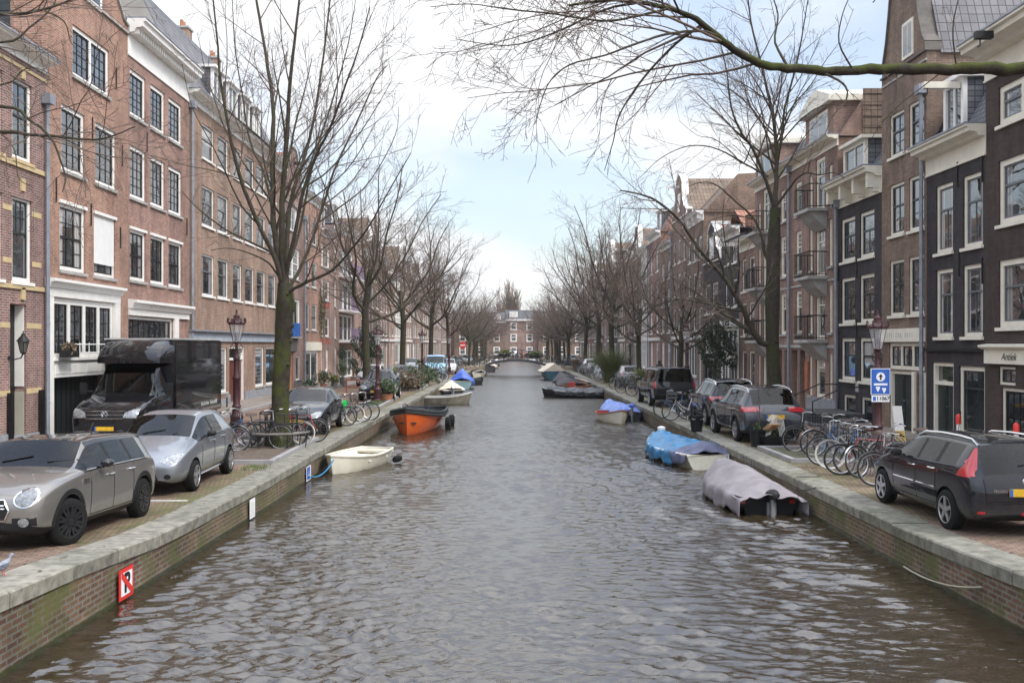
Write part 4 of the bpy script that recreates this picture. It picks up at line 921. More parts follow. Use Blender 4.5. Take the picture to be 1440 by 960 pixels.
# pair of reddish houses with balconies
def balc_house(x0, x1, flip, label):
    h = House(1, x0, x1, 11.3, 'redbrown', label)
    W = h.W
    U = (lambda f: W * f) if not flip else (lambda f: W * (1 - f))      # f from the balcony bay side (near for the first)
    def iv(a, b): p, q = U(a), U(b); return (min(p, q), max(p, q))
    kw = dict(frame=CREAM, sash=CREAM, fw=0.10, sillm=STONE)
    for z0, z1 in ((8.97, 10.4), (6.47, 8.3), (3.9, 5.74)):
        h.win(*iv(0.74, 0.88), z0, z1, mode='sash', split=0.36, grid=(1, 1), nxu=2, nu=3, **kw)
        for a, b in ((0.10, 0.17), (0.50, 0.57)): h.win(*iv(a, b), z0, z1, mode='fixed', grid=(1, 1), **kw)
    for z0, z1 in ((8.8, 10.9), (6.15, 8.25), (3.65, 5.72), (1.3, 3.15)):
        h.win(*iv(0.24, 0.43), z0, z1, mode='sash', split=0.32, grid=(1, 1), nxu=2, nu=2, frame=CREAM, sash=CREAM, fw=0.12, sill=0)
    for a, b in ((0.10, 0.16), (0.51, 0.57)): h.win(*iv(a, b), 1.35, 3.1, mode='fixed', grid=(1, 1), **kw)
    for a, b in ((0.66, 0.78), (0.84, 0.97)):
        p, q = iv(a, b); h.hole(p, q, HS, 3.2, 0.28)
    h.wall()
    for a, b in ((0.66, 0.78), (0.84, 0.97)):
        p, q = iv(a, b); h.part('door', plain('stone_door', (0.36, 0.33, 0.27), 0.6), [(-0.27, -0.2, p + 0.05, q - 0.05, HS, 2.3)])
    p, q = iv(0.58, 0.65); h.part('glazed_pier', plain('orange_glazed_brick', (0.36, 0.12, 0.06), 0.4), [(0, 0.05, p, q, 1.5, 2.75)])
    h.band(HS, 1.32, BLUEST, 0.05, *iv(0, 0.6), name='plinth'); h.band(3.3, 3.42, STONE, 0.04); h.band(5.9, 5.98, STONE, 0.03)
    for z in (8.78, 6.13, 3.63): h.balcony(*iv(0.18, 0.49), z, 0.8, 0.95)
    h.mansard(11.4, 12.9, -1.2); h.cornice(11.0, 11.4, 0.45, CREAM)
    a, b = iv(0.05, 0.62)
    bay = h.part('bay_gable', h.wallm, [(-2.5, 0.05, a, b, 11.42, 12.75)])
    h.part('attic_window', CREAM, [(0.05, 0.09, a + 0.6, b - 0.6, 11.6, 12.6)], bay); h.part('pane', GLASS, [(0.09, 0.095, a + 0.72, (a + b) / 2 - 0.05, 11.7, 12.5), (0.09, 0.095, (a + b) / 2 + 0.05, b - 0.72, 11.7, 12.5)], bay)
    m = MB(); m.prism([(a - 0.15, 12.76), (b + 0.15, 12.76), (b + 0.15, 13.0), ((a + b) / 2 + 0.4, 13.5), ((a + b) / 2 - 0.4, 13.5), (a - 0.15, 13.0)], -2.6, 0.3, 0, 'x'); m.build('pediment', CREAM, bay)
    return h
h = balc_house(1112, 1178, True, 'reddish brick house with cream framed balcony doors, nearer of the balcony pair'); h.drain(0.05, 11.0)
h.part('tiled_side', TBROWN, [(-6.0, -.9, h.W + 0.13, h.W + 0.16 + .03 * (k % 2), 10.6 + k * .21, 10.8 + k * .21) for k in range(12)])
balc_house(1062, 1112, False, 'reddish brick house with cream framed balcony doors, farther of the balcony pair')
h = House(1, 1039.5, 1062, 8.6, 'redbrown', 'low reddish brick house with white hoist beam and pale cornice beyond the balcony pair')
h.grid(((1043.5, 1050), (1053.5, 1061)), ((6.2, 7.9), (3.9, 5.6), (1.2, 3.1)), mode='sash', grid=(1, 1), frame=CREAM, fw=0.1, sillm=CREAM); h.wall(); h.cornice(8.3, 8.9, 0.5, CREAM); h.roof_along(8.9, 11.2, -2.5, TBROWN); h.hoist(h.W / 2, 8.6, 1.0, x=0.4)
h = House(1, 1014.5, 1039.5, 9.4, 'black', 'black house with gleaming white two-storey shopfront')
h.grid(((1020, 1026), (1030, 1036.5)), ((7.9, 9.1), (5.5, 7.0)), mode='sash', grid=(1, 1), frame=WHITE, fw=0.1, sillm=WHITE)
h.win(h.u(1017), h.u(1037), 2.9, 4.4, lights=3, mode='fixed', grid=(1, 1), fw=0.2, sill=0, frame=WHITE); h.win(h.u(1026), h.u(1037), 1.0, 2.6, lights=2, mode='fixed', grid=(1, 1), fw=0.12, sill=0, frame=WHITE)
h.win(h.u(1018), h.u(1024), HS, 2.6, mode='fixed', grid=(1, 2), fw=0.12, sill=0, frame=WHITE); h.wall(); h.band(4.42, 4.8, WHITE, 0.1)
u0, u1 = 0.05, h.W - 0.05
h.part('shopfront', WHITE, [(0, 0.03, u0, h.u(1017), HS, 4.42), (0, 0.03, h.u(1037), u1, HS, 4.42), (0, 0.03, h.u(1017), h.u(1037), 2.62, 2.88), (0, 0.03, h.u(1024), h.u(1026), HS, 2.62)]); h.cornice(9.3, 9.8, 0.5, WHITE); h.flat(9.7); h.hoist(h.W / 2, 10.2, 1.0); h.ridge_across(9.7, 10.9, TRED)
h = House(1, 989, 1014.5, 8.4, 'black', 'black house with white scrolled neck gable and dark shop, in front of an orange roof')
h.grid(((991.5, 999), (1002, 1010)), ((5.3, 7.1), (3.0, 4.75)), mode='sash', grid=(1, 1), frame=WHITE, fw=0.1, sillm=WHITE)
h.win(h.u(992), h.u(1012), HS + 0.1, 2.3, lights=3, mode='fixed', grid=(1, 2), frame=BLACKP, sash=BLACKP, fw=0.07, sill=0); h.wall()
W = h.W; h.gable([(0, 8.38), (1, 8.38), (0.9, 8.9), (0.72, 9.3), (0.68, 10.3), (0.5, 10.8), (0.32, 10.3), (0.28, 9.3), (0.1, 8.9)], cap=WHITE); h.part('attic_window', WHITE, [(0, 0.04, W / 2 - 0.5, W / 2 + 0.5, 8.6, 9.9)]); h.ridge_across(8.4, 10.6, TRED); h.band(2.5, 2.62, STONE, 0.05)
YR = generic(1, F * 12.9 / (989 - 700), GENR, 203, 'past the white neck gable')
# closing block at the end of the canal
def endblock(x0, x1, z1, wall, label, Y=206, dorm=True):
    o = empty('end_building', (x0, Y, 0), 0, label, 'building', 'buildings closing the canal view')
    W = x1 - x0; m = MB(); m.box(0, W, 0, 9, HS - 0.3, z1); wl = m.build('wall', BR[wall], o)
    m = MB(); m.prism([(-0.2, z1 + 0.002), (1.6, z1 + 2.0), (8, z1 + 2.0), (9.2, z1 + 0.002)], 0, W, 0, 'x')
    m.v = [(b[0], b[1], b[2]) for b in m.v]; m.build('roof', SLATE, o)
    n = int(W / 3.0)
    for i in range(n):
        a = (i + 0.5) * W / n - 0.7
        for k, zz in enumerate((1.2, 4.0, 6.5)):
            if zz + 1.6 > z1: continue
            q = MB(); q.box(a, a + 1.4, -0.06, 0, zz, zz + 1.7); f = q.build('window', WHITE, o)
            q = MB(); q.box(a + 0.25, a + 1.15, -0.075, -0.06, zz + 0.25, zz + .95); q.box(a + 0.25, a + 1.15, -0.075, -0.06, zz + 1.1, zz + 1.5); q.build('pane', GLASS2, f)
        if dorm and i % 2 == 0:
            q = MB(); q.box(a - 0.2, a + 1.6, 0.1, 2.5, z1 + 0.1, z1 + 1.6); q.build('dormer', WHITE, o)
    q = MB(); q.box(-0.1, W + 0.1, -0.35, 0, z1 - 0.4, z1); q.build('cornice', WHITE, o)
endblock(-34, -9.5, 8.8, 'brown', 'brown brick building closing the view at the far left of the canal end')
endblock(-9.4, 1.6, 8.4, 'brown', 'red-brown brick building with dormers closing the left of the canal view', 205)
endblock(1.7, 8.6, 8.9, 'pink', 'red brick building with white windows in the middle of the canal end')
endblock(8.7, 19, 8.6, 'brown', 'brown brick building closing the right of the canal view', 205)
endblock(19.1, 40, 9.0, 'brown_red', 'red brick building closing the view at the far right of the canal end')
# ------------------------------------------------------------------ bare trees
BARK_M = bark('bark_mossy', (0.042, 0.034, 0.026), (0.052, 0.064, 0.010), 0.85)
BARK_D = bark('bark_dark', (0.050, 0.040, 0.033), (0.042, 0.05, 0.014), 0.7)
TWIG = bark('twig_bark', (0.15, 0.112, 0.092), (0, 0, 0), 0)
BRANCH = bark('branch_bark', (0.065, 0.052, 0.042), (0.045, 0.052, 0.014), 0.45)
class Sk:       # fast tube collector
    def __init__(s): s.v = []; s.f = []; s.m = []
    def tube(s, P, Rr, n, m):
        o = len(s.v); k = len(P); pu = Vector((0.3, 0.2, 0.93))
        for i in range(k):
            t = (P[min(i + 1, k - 1)] - P[max(i - 1, 0)]); t.normalize(); u = pu - t * pu.dot(t)
            if u.length < 0.05: u = t.orthogonal()
            u.normalize(); pu = u; w_ = t.cross(u); r = Rr[i]
            for j in range(n):
                a = 2 * PI * j / n; q = P[i] + u * (math.cos(a) * r) + w_ * (math.sin(a) * r); s.v.append((q.x, q.y, q.z))
        for i in range(k - 1):
            for j in range(n): j2 = (j + 1) % n; s.f.append((o + i * n + j, o + i * n + j2, o + (i + 1) * n + j2, o + (i + 1) * n + j)); s.m.append(m)
    def build(s, name, mats, parent):
        me = bpy.data.meshes.new(name); me.from_pydata(s.v, [], s.f)
        for mm in mats: me.materials.append(mm)
        me.polygons.foreach_set('material_index', s.m); me.polygons.foreach_set('use_smooth', [True] * len(s.f)); me.update()
        return link(me, name, parent)
def rv(rg): 
    return Vector((rg.gauss(0, 1), rg.gauss(0, 1), rg.gauss(0, 1))).normalized()
def sprout(sk, p, d, L, r, lev, rg, S):
    """grow one branch with children; S: settings"""
    seg = max(2, min(8, int(L / S['seg']) + 1)); P = [p.copy()]; D = [d.copy()]
    q = p.copy(); dd = d.normalized(); step = L / seg
    up = S['up'] * (0.5 if lev < 1 else 1)
    for i in range(seg):
        dd = (dd + rv(rg) * S['wob'] + Vector((0, 0, 1)) * up * step * 0.35).normalized(); q = q + dd * step; P.append(q.copy()); D.append(dd.copy())
    rt = max(S['rmin'], r * 0.25)
    Rr = [r + (rt - r) * (i / seg) for i in range(seg + 1)]
    n = 6 if r > 0.05 else (4 if r > 0.018 else 3)
    sk.tube(P, Rr, n, 1 if r > 0.03 else 2)
    kids(sk, P, D, Rr, L, lev, rg, S)
def kids(sk, P, D, Rr, L, lev, rg, S, t0=0.18):
    if lev >= S['maxlev'] or L < S['minL']: return
    nk = int(L * S['dens'][min(lev, len(S['dens']) - 1)] * rg.uniform(0.8, 1.2)) + 1
    k = len(P) - 1
    for c in range(nk):
        t = t0 + (1 - t0) * (c + rg.random()) / nk; f = min(t * k, k - 1e-4); i = int(f); fr = f - i
        p = P[i].lerp(P[i + 1], fr); d = D[i + 1]; rr = Rr[i] + (Rr[i + 1] - Rr[i]) * fr
        ax = d.cross(rv(rg))
        if ax.length < 1e-3: continue
        ang = R(rg.uniform(*S['ang'])); nd = Matrix.Rotation(ang, 3, ax.normalized()) @ d
        ln = L * rg.uniform(*S['lr']) * (1.15 - 0.62 * t)
        cr = max(S['rmin'], min(rr * rg.uniform(0.4, 0.62), 0.012 * ln + 0.002 + S['rmin'] * 0.3))
        if ln < S['stop']: continue
        sprout(sk, p, nd, ln, cr, lev + 1, rg, S)
def limb(sk, P, r0, r1, rg, S, m=1, n=8, t0=0.15, sub=4, rdens=None):
    """hand laid limb through the points P, with children"""
    Q = []; k = len(P)
    for i in range(k - 1):
        a = P[max(i - 1, 0)]; b = P[i]; c = P[i + 1]; d = P[min(i + 2, k - 1)]
        for j in range(sub):
            t = j / sub; t2 = t * t; t3 = t2 * t
            Q.append(0.5 * ((2 * b) + (c - a) * t + (2 * a - 5 * b + 4 * c - d) * t2 + (3 * b - a - 3 * c + d) * t3))
    Q.append(P[-1].copy()); K = len(Q) - 1
    L = sum((Q[i + 1] - Q[i]).length for i in range(K))
    Rr = [r0 + (r1 - r0) * (i / K) ** 0.85 for i in range(K + 1)]
    for i in range(1, K): Q[i] += rv(rg) * Rr[i] * 0.22; Rr[i] *= rg.uniform(0.94, 1.07)
    sk.tube(Q, Rr, n, m)
    D = [(Q[min(i + 1, K)] - Q[max(i - 1, 0)]).normalized() for i in range(K + 1)]
    S2 = dict(S); 
    if rdens is not None: S2['dens'] = (rdens,) + tuple(S['dens'][1:])
    kids(sk, Q, D, Rr, L, 0, rg, S2, t0)
def trunkmesh(root, P, Rr, rg, mat, knob=True, n=14):
    sk = Sk(); sub = 5; Q = []; R2 = []
    for i in range(len(P) - 1):
        for j in range(sub): t = j / sub; Q.append(P[i].lerp(P[i + 1], t)); R2.append(Rr[i] + (Rr[i + 1] - Rr[i]) * t)
    Q.append(P[-1]); R2.append(Rr[-1])
    o = 0; k = len(Q); vs = []
    for i in range(k):
        for j in range(n):
            a = 2 * PI * j / n
            r = R2[i] * (1 + 0.07 * math.sin(3 * a + i * 0.35) + 0.04 * math.sin(5 * a - i * 0.6) + rg.uniform(-0.035, 0.035)) * (1 + (0.55 * max(0, 1 - i / (sub * 0.8)) ** 2 * (1 + 0.25 * math.sin(4 * a + 1))))
            vs.append(Q[i] + Vector((math.cos(a) * r, math.sin(a) * r, 0)))
    m = MB(); fs = []
    for i in range(k - 1):
        for j in range(n): j2 = (j + 1) % n; fs.append((i * n + j, i * n + j2, (i + 1) * n + j2, (i + 1) * n + j))
    m.add(vs, fs, 0, True)
    if knob:
        for _ in range(9):
            i = rg.randint(4, k - 3); a = rg.uniform(0, 6.28); c = Q[i] + Vector((math.cos(a), math.sin(a), 0)) * R2[i] * 0.95; rr = R2[i] * rg.uniform(0.16, 0.32)
            m.lathe([(0.01, -rr), (rr * 0.8, -rr * 0.6), (rr, 0), (rr * 0.8, rr * 0.6), (0.01, rr)], tuple(c), 8)
    return m.build('trunk', mat, root, sharp=80)
GT = 'bare street trees along the canal'
NEAR = dict(seg=0.42, wob=0.10, up=0.42, rmin=0.0045, maxlev=4, minL=0.35, dens=(1.0, 2.1, 4.6, 7.5), ang=(22, 52), lr=(0.30, 0.50), stop=0.16)

def hero(label, base, P, Rr, limbs, S, seed, mat=None):
    """limbs: (list of (px, py, Y)), r0, r1"""
    rg = random.Random(seed); root = empty('tree', base, 0, label, 'tree', GT); T = Matrix.Translation(-base)
    trunkmesh(root, [p - base for p in P], Rr, rg, mat or BARK_M)
    sk = Sk()
    for L_ in limbs:
        pts, r0, r1 = L_[:3]; r0 *= .70; k = L_[3] if len(L_) > 3 else {}
        limb(sk, [AT(*q) - base for q in pts], r0, r1, rg, S, 1, **k)
    o = sk.build('crown', [BARK_M, BRANCH, TWIG], root); return root

# big mossy tree on the left quay
b1 = G(392, 629); y0 = b1.y
tr = [b1, AT(394, 560, y0), AT(398, 480, y0), AT(402, 425, y0 - .05), AT(400, 398, y0)]
LT = [
 ([(398, 405, y0), (386, 360, y0 - .3), (365, 318, y0 - .7), (337, 247, y0 - 1.2), (322, 182, y0 - 1.5), (310, 112, y0 - 1.6), (305, 50, y0 - 1.8), (296, -30, y0 - 2)], .11, .018),
 ([(398, 410, y0), (388, 340, y0 + .2), (384, 293, y0 + .4), (383, 220, y0 + .8), (384, 147, y0 + 1), (374, 80, y0 + 1.2), (362, 10, y0 + 1.5), (352, -50, y0 + 1.7)], .15, .025),
 ([(402, 410, y0), (396, 340, y0 - .2), (398, 264, y0 - .2), (404, 190, y0 - .5), (407, 130, y0 - .7), (414, 60, y0 - .9), (424, -30, y0 - 1)], .15, .025),
 ([(403, 400, y0), (404, 330, y0 + .3), (410, 279, y0 + .7), (428, 220, y0 + 1.2), (441, 170, y0 + 1.5), (452, 100, y0 + 1.8), (462, 20, y0 + 2), (468, -40, y0 + 2.2)], .11, .018),
 ([(400, 398, y0), (412, 340, y0 - .4), (428, 264, y0 - .8), (447, 214, y0 - 1.1), (464, 180, y0 - 1.4), (486, 120, y0 - 1.8), (504, 70, y0 - 2), (520, 10, y0 - 2.2)], .09, .014),
 ([(396, 412, y0), (408, 402, y0), (428, 365, y0 + .4), (447, 314, y0 + .6), (470, 240, y0 + .7), (498, 180, y0 + .9), (530, 110, y0 + 1), (545, 92, y0 + 1.1)], .09, .012),
 ([(396, 418, y0), (410, 408, y0 - .2), (432, 396, y0 - .5), (468, 379, y0 - .9), (500, 343, y0 - 1.4), (520, 316, y0 - 1.9), (546, 270, y0 - 2.4), (578, 215, y0 - 2.8)], .085, .010),
 ([(398, 400, y0), (380, 372, y0 - .2), (360, 360, y0 - .4), (338, 352, y0 - .5), (318, 349, y0 - .7), (296, 352, y0 - .8)], .045, .008),
 ([(390, 330, y0 + .3), (372, 300, y0 + .2), (352, 262, y0), (333, 251, y0 - .2), (300, 240, y0 - .5), (262, 233, y0 - .8), (225, 222, y0 - 1)], .04, .006),
 ([(366, 318, y0 - .7), (340, 290, y0 - .9), (316, 240, y0 - 1.2), (296, 200, y0 - 1.4), (270, 150, y0 - 1.8), (256, 90, y0 - 2)], .04, .006),
 ([(386, 300, y0 + .3), (370, 240, y0 + .6), (352, 200, y0 + 1), (340, 130, y0 + 1.2), (330, 60, y0 + 1.4), (326, -20, y0 + 1.5)], .06, .010),
 ([(430, 262, y0 - .8), (462, 240, y0 - .6), (500, 196, y0 - .4), (536, 140, y0 - .2), (552, 110, y0)], .04, .006),
 ([(449, 312, y0 + .6), (480, 290, y0 + .9), (520, 255, y0 + 1.2), (556, 190, y0 + 1.4), (560, 150, y0 + 1.5)], .04, .006),
 ([(402, 380, y0), (420, 330, y0 + 1.2), (440, 230, y0 + 2.0), (468, 140, y0 + 2.4), (490, 60, y0 + 2.6), (500, 0, y0 + 2.8)], .07, .01),
]
hero('big bare tree with moss-green trunk rising from the round guard beside the silver hatchback', b1, tr, [.27, .235, .22, .25, .20], LT, NEAR, 11)

# big tree on the right quay with low sweeping limbs
b2 = G(1091, 602); y2 = b2.y
tr = [b2, AT(1089, 560, y2), AT(1086, 480, y2), AT(1087, 400, y2), AT(1089, 330, y2), AT(1090, 292, y2)]
RT = [
 ([(1084, 482, y2), (1070, 482, y2 - .1), (1057, 462, y2 - .2), (1045, 435, y2 - .4), (1030, 408, y2 - .6), (1012, 383, y2 - .8), (980, 346, y2 - 1.2), (954, 308, y2 - 1.6), (922, 282, y2 - 2), (895, 272, y2 - 2.3), (872, 268, y2 - 2.5)], .17, .02),
 ([(1060, 470, y2 - .2), (1040, 455, y2 + .2), (1020, 441, y2 + .6), (998, 428, y2 + 1), (971, 419, y2 + 1.3), (940, 424, y2 + 1.6), (913, 434, y2 + 2)], .10, .014),
 ([(1030, 408, y2 - .6), (1022, 380, y2 - .3), (1020, 350, y2), (1006, 320, y2 + .3), (1010, 300, y2 + .5)], .04, .006),
 ([(1090, 300, y2), (1080, 262, y2 - .3), (1058, 208, y2 - .7), (1043, 188, y2 - .9), (1028, 150, y2 - 1.2), (1022, 100, y2 - 1.4), (1010, 50, y2 - 1.6)], .10, .014),
 ([(1089, 300, y2), (1091, 262, y2 + .2), (1092, 230, y2 + .4), (1090, 185, y2 + .6), (1082, 140, y2 + .8), (1070, 90, y2 + 1), (1056, 30, y2 + 1.2), (1050, -20, y2 + 1.3)], .15, .02),
 ([(1091, 240, y2 + .3), (1098, 200, y2 + .2), (1104, 150, y2 + .1), (1118, 100, y2), (1128, 50, y2 - .2), (1136, 0, y2 - .3)], .09, .014),
 ([(1090, 292, y2), (1106, 270, y2 - .3), (1122, 250, y2 - .6), (1136, 243, y2 - .9), (1152, 246, y2 - 1.1), (1172, 243, y2 - 1.4), (1188, 250, y2 - 1.6)], .07, .010),
 ([(1136, 243, y2 - .9), (1140, 225, y2 - .9), (1152, 215, y2 - 1), (1160, 200, y2 - 1.1)], .025, .006),
 ([(1088, 380, y2), (1076, 358, y2 + .3), (1070, 330, y2 + .5), (1058, 305, y2 + .8), (1036, 285, y2 + 1), (1010, 262, y2 + 1.2), (990, 256, y2 + 1.4), (968, 262, y2 + 1.6)], .09, .010),
 ([(1059, 308, y2 + .8), (1040, 304, y2 + 1), (1022, 304, y2 + 1.1), (1000, 311, y2 + 1.3), (982, 332, y2 + 1.5)], .035, .006),
 ([(1090, 200, y2 + .5), (1102, 170, y2 + .9), (1116, 148, y2 + 1.2), (1140, 120, y2 + 1.6), (1158, 90, y2 + 1.8), (1180, 60, y2 + 2)], .06, .008),
 ([(1056, 205, y2 - .7), (1045, 230, y2 - .5), (1030, 215, y2 - .4), (1005, 196, y2 - .3), (980, 190, y2), (955, 170, y2 + .2)], .035, .006),
 ([(1080, 248, y2 - .3), (1050, 232, y2 - .8), (1010, 210, y2 - 1.4), (970, 205, y2 - 2), (930, 222, y2 - 2.5), (900, 250, y2 - 3)], .055, .007),
 ([(1092, 230, y2 + .4), (1070, 170, y2 + .9), (1030, 128, y2 + 1.6), (985, 110, y2 + 2.2), (945, 120, y2 + 2.8)], .055, .007),
 ([(1098, 200, y2 + .2), (1130, 165, y2 - .4), (1160, 148, y2 - 1), (1190, 150, y2 - 1.4)], .045, .007),
 ([(1086, 160, y2 + .7), (1066, 120, y2 + 1.2), (1046, 92, y2 + 1.5), (1020, 70, y2 + 1.8)], .05, .007),
]
S2 = dict(NEAR); S2.update(dens=(2.0, 2.7, 4.4, 6.5), up=0.25, wob=0.15)
hero('big bare tree with low sweeping mossy limbs behind the parked SUVs, right quay', b2, tr, [.30, .25, .22, .235, .20, .17], RT, S2, 23, BARK_D)

# tree out of the frame on the right whose mossy branch hangs across the top
def over(label, base, P, Rr, limbs, S, seed):
    rg = random.Random(seed); root = empty('tree', base, 0, label, 'tree')
    trunkmesh(root, [p - base for p in P], Rr, rg, BARK_M); sk = Sk()
    for pts, r0, r1, k in limbs: limb(sk, [(q if isinstance(q, Vector) else AT(*q)) - base for q in pts], r0, r1, rg, S, 0 if r0 > .05 else 1, **k)
    sk.build('crown', [BARK_M, BRANCH, TWIG], root)
yb = 12.2; bb = Vector((9.6, yb + .3, HS))
S3 = dict(seg=0.22, wob=0.16, up=-0.05, rmin=0.0028, maxlev=4, minL=0.18, dens=(2.1, 3.6, 5.6, 7), ang=(28, 62), lr=(0.28, 0.5), stop=0.07)
over('tree outside the right edge whose moss covered branch reaches across the top of the view', bb, [bb, bb + Vector((0, 0, 3)), bb + Vector((0.1, 0, 7.2)), bb + Vector((.2, 0, 9))], [.28, .24, .20, .16], [
 ([bb + Vector((.1, 0, 6.0)), Vector((8.6, yb, 7.15)), (1440, 96, yb), (1370, 97, yb), (1300, 98, yb), (1240, 97, yb - .1), (1175, 100, yb - .2), (1120, 97, yb - .3), (1075, 92, yb - .4), (1040, 75, yb - .5), (1010, 52, yb - .6), (980, 28, yb - .7), (940, 12, yb - .8), (880, 1, yb - .9), (840, 2, yb - 1), (800, 8, yb - 1.1)], .10, .014, dict(t0=.55, rdens=1.5)),
 ([(1010, 52, yb - .6), (985, 44, yb - .8), (940, 48, yb - 1), (900, 60, yb - 1.2), (850, 78, yb - 1.3), (800, 92, yb - 1.4), (770, 120, yb - 1.5), (752, 175, yb - 1.6)], .02, .005, {}),
 ([(990, 34, yb - .65), (950, 62, yb - .5), (905, 110, yb - .4), (872, 160, yb - .3), (862, 200, yb - .2), (850, 240, yb)], .02, .004, {}),
 ([(940, 12, yb - .8), (900, 22, yb - 1), (850, 30, yb - 1.2), (780, 20, yb - 1.4), (720, 14, yb - 1.5), (660, 6, yb - 1.6), (605, 10, yb - 1.7)], .018, .004, {}),
 ([(900, 3, yb - .9), (850, 14, yb - .5), (790, 42, yb - .3), (740, 60, yb - .1), (700, 64, yb), (640, 55, yb + .1)], .018, .004, {}),
 ([(1150, 99, yb - .2), (1186, 118, yb - .4), (1190, 140, yb - .5), (1170, 165, yb - .7), (1160, 190, yb - .8)], .018, .004, dict(rdens=3)),
 ([(1260, 98, yb), (1262, 130, yb - .3), (1252, 170, yb - .5), (1240, 200, yb - .6)], .009, .003, {}),
 ([(1330, 97, yb), (1300, 120, yb + .3), (1262, 150, yb + .4), (1235, 180, yb + .5), (1215, 215, yb + .6)], .008, .003, {}),
 ([(1345, 95, yb), (1340, 40, yb - .2), (1350, -10, yb - .3)], .012, .006, {}),
 ([(1110, 96, yb - .3), (1090, 60, yb), (1094, 20, yb + .2), (1080, -20, yb + .3)], .02, .006, {}),
 ([(1200, 99, yb - .2), (1180, 60, yb - .4), (1185, 20, yb - .5), (1200, -15, yb - .5)], .012, .005, {}),
], S3, 5)
# branches at the top left corner
ya = 11.5; ba = Vector((-8.6, ya + .6, HS))
over('tree outside the left edge whose thin twigs hang into the top left corner', ba, [ba, ba + Vector((0, 0, 3)), ba + Vector((0, 0, 6)), ba + Vector((.1, 0, 9))], [.26, .22, .19, .15], [
 ([ba + Vector((0, 0, 5)), Vector((-7.3, ya, 5.9)), (0, 186, ya), (40, 189, ya), (80, 192, ya - .1), (115, 196, ya - .2), (150, 194, ya - .3), (190, 178, ya - .4)], .035, .006, dict(rdens=2.4, t0=.35)),
 ([Vector((-7.6, ya, 6.2)), (0, 150, ya - .3), (40, 168, ya - .4), (70, 192, ya - .5), (85, 225, ya - .6), (92, 250, ya - .6), (88, 270, ya - .7)], .025, .005, dict(t0=.3)),
 ([ba + Vector((0, 0, 6)), Vector((-7.4, ya, 7.5)), (0, 20, ya), (60, 14, ya), (110, -4, ya)], .035, .010, dict(rdens=3.2, t0=.3)),
 ([Vector((-7.4, ya, 7.2)), (0, 60, ya + .2), (40, 40, ya + .3), (75, 8, ya + .4), (80, -20, ya + .4)], .02, .006, dict(rdens=4, t0=.2)),
 ([(60, 14, ya), (90, 30, ya - .2), (100, 60, ya - .3), (118, 80, ya - .4)], .012, .003, {}),
 ([Vector((-7.3, ya, 6.5)), (0, 120, ya + .2), (30, 100, ya + .3), (52, 96, ya + .4), (80, 110, ya + .4)], .014, .003, dict(rdens=3, t0=.2)),
 ([(0, 186, ya), (20, 210, ya - .1), (26, 250, ya - .2), (45, 262, ya - .3)], .010, .003, {}),
], S3, 9)

# prototype trees for the rows
def proto_tree(seed, H, spread, S, r0=0.23, fork=4.8, nl=7):
    rg = random.Random(seed); root = empty('tree', (0, 0, 0), 0)
    P = [Vector((0, 0, 0)), Vector((rg.uniform(-.1, .1), 0, 2)), Vector((rg.uniform(-.2, .2), rg.uniform(-.2, .2), fork)), Vector((rg.uniform(-.3, .3), rg.uniform(-.3, .3), fork * 1.5))]
    trunkmesh(root, P, [r0, r0 * .86, r0 * .82, r0 * .6], rg, BARK_D, n=10); sk = Sk()
    for i in range(nl):
        a = 2 * PI * (i + rg.uniform(-.3, .3)) / nl * 2.4; z = fork * (0.85 + 0.6 * i / nl); f = min(1, (z - fork) / (fork * .5)) if z > fork else 0
        p0 = P[2].lerp(P[3], max(0, f)); p0 = Vector((p0.x, p0.y, z)); up = i / nl
        rad = spread * (1.05 - 0.75 * up) * rg.uniform(.85, 1.1); top = fork + (H - fork) * (0.42 + 0.58 * up ** .8) * rg.uniform(.93, 1.03)
        dr = Vector((math.cos(a), math.sin(a), 0)); pts = [p0]
        for t in (0.22, 0.5, 0.78, 1.0):
            pts.append(p0 + dr * rad * (t ** .85) + Vector((rg.uniform(-.3, .3), rg.uniform(-.3, .3), (top - z) * (t ** 1.25) * 1.0)))
        limb(sk, pts, r0 * rg.uniform(.34, .5), 0.02, rg, S, 1, n=6, sub=3)
    sk.build('crown', [BARK_D, BRANCH, TWIG], root); return root
MID = dict(seg=0.6, wob=0.15, up=0.16, rmin=0.0062, maxlev=4, minL=0.4, dens=(1.5, 2.7, 4.2, 4.6), ang=(22, 55), lr=(0.32, 0.52), stop=0.3)
FAR = dict(seg=0.9, wob=0.15, up=0.15, rmin=0.010, maxlev=4, minL=0.6, dens=(1.2, 2.0, 2.8, 2.6), ang=(22, 55), lr=(0.34, 0.55), stop=0.45)
pm = [proto_tree(31, 15.0, 5.8, MID, nl=8), proto_tree(32, 14.2, 6.4, MID, nl=9), proto_tree(33, 15.5, 5.6, MID, nl=8)]
pf = [proto_tree(41, 13.5, 7.0, FAR, nl=9), proto_tree(42, 14.5, 6.8, FAR, nl=10)]
used = set()
def place_tree(pr, x, y, rz, sc, label):
    if id(pr) in used: o = copy_tree(pr)
    else: o = pr; used.add(id(pr))
    o.location = (x, y, HS); o.rotation_euler = (0, 0, rz); o.scale = (sc * 1.05, sc * 1.05, sc * rnd.uniform(.93, 1.03)); tag(o, label, 'tree', GT); return o
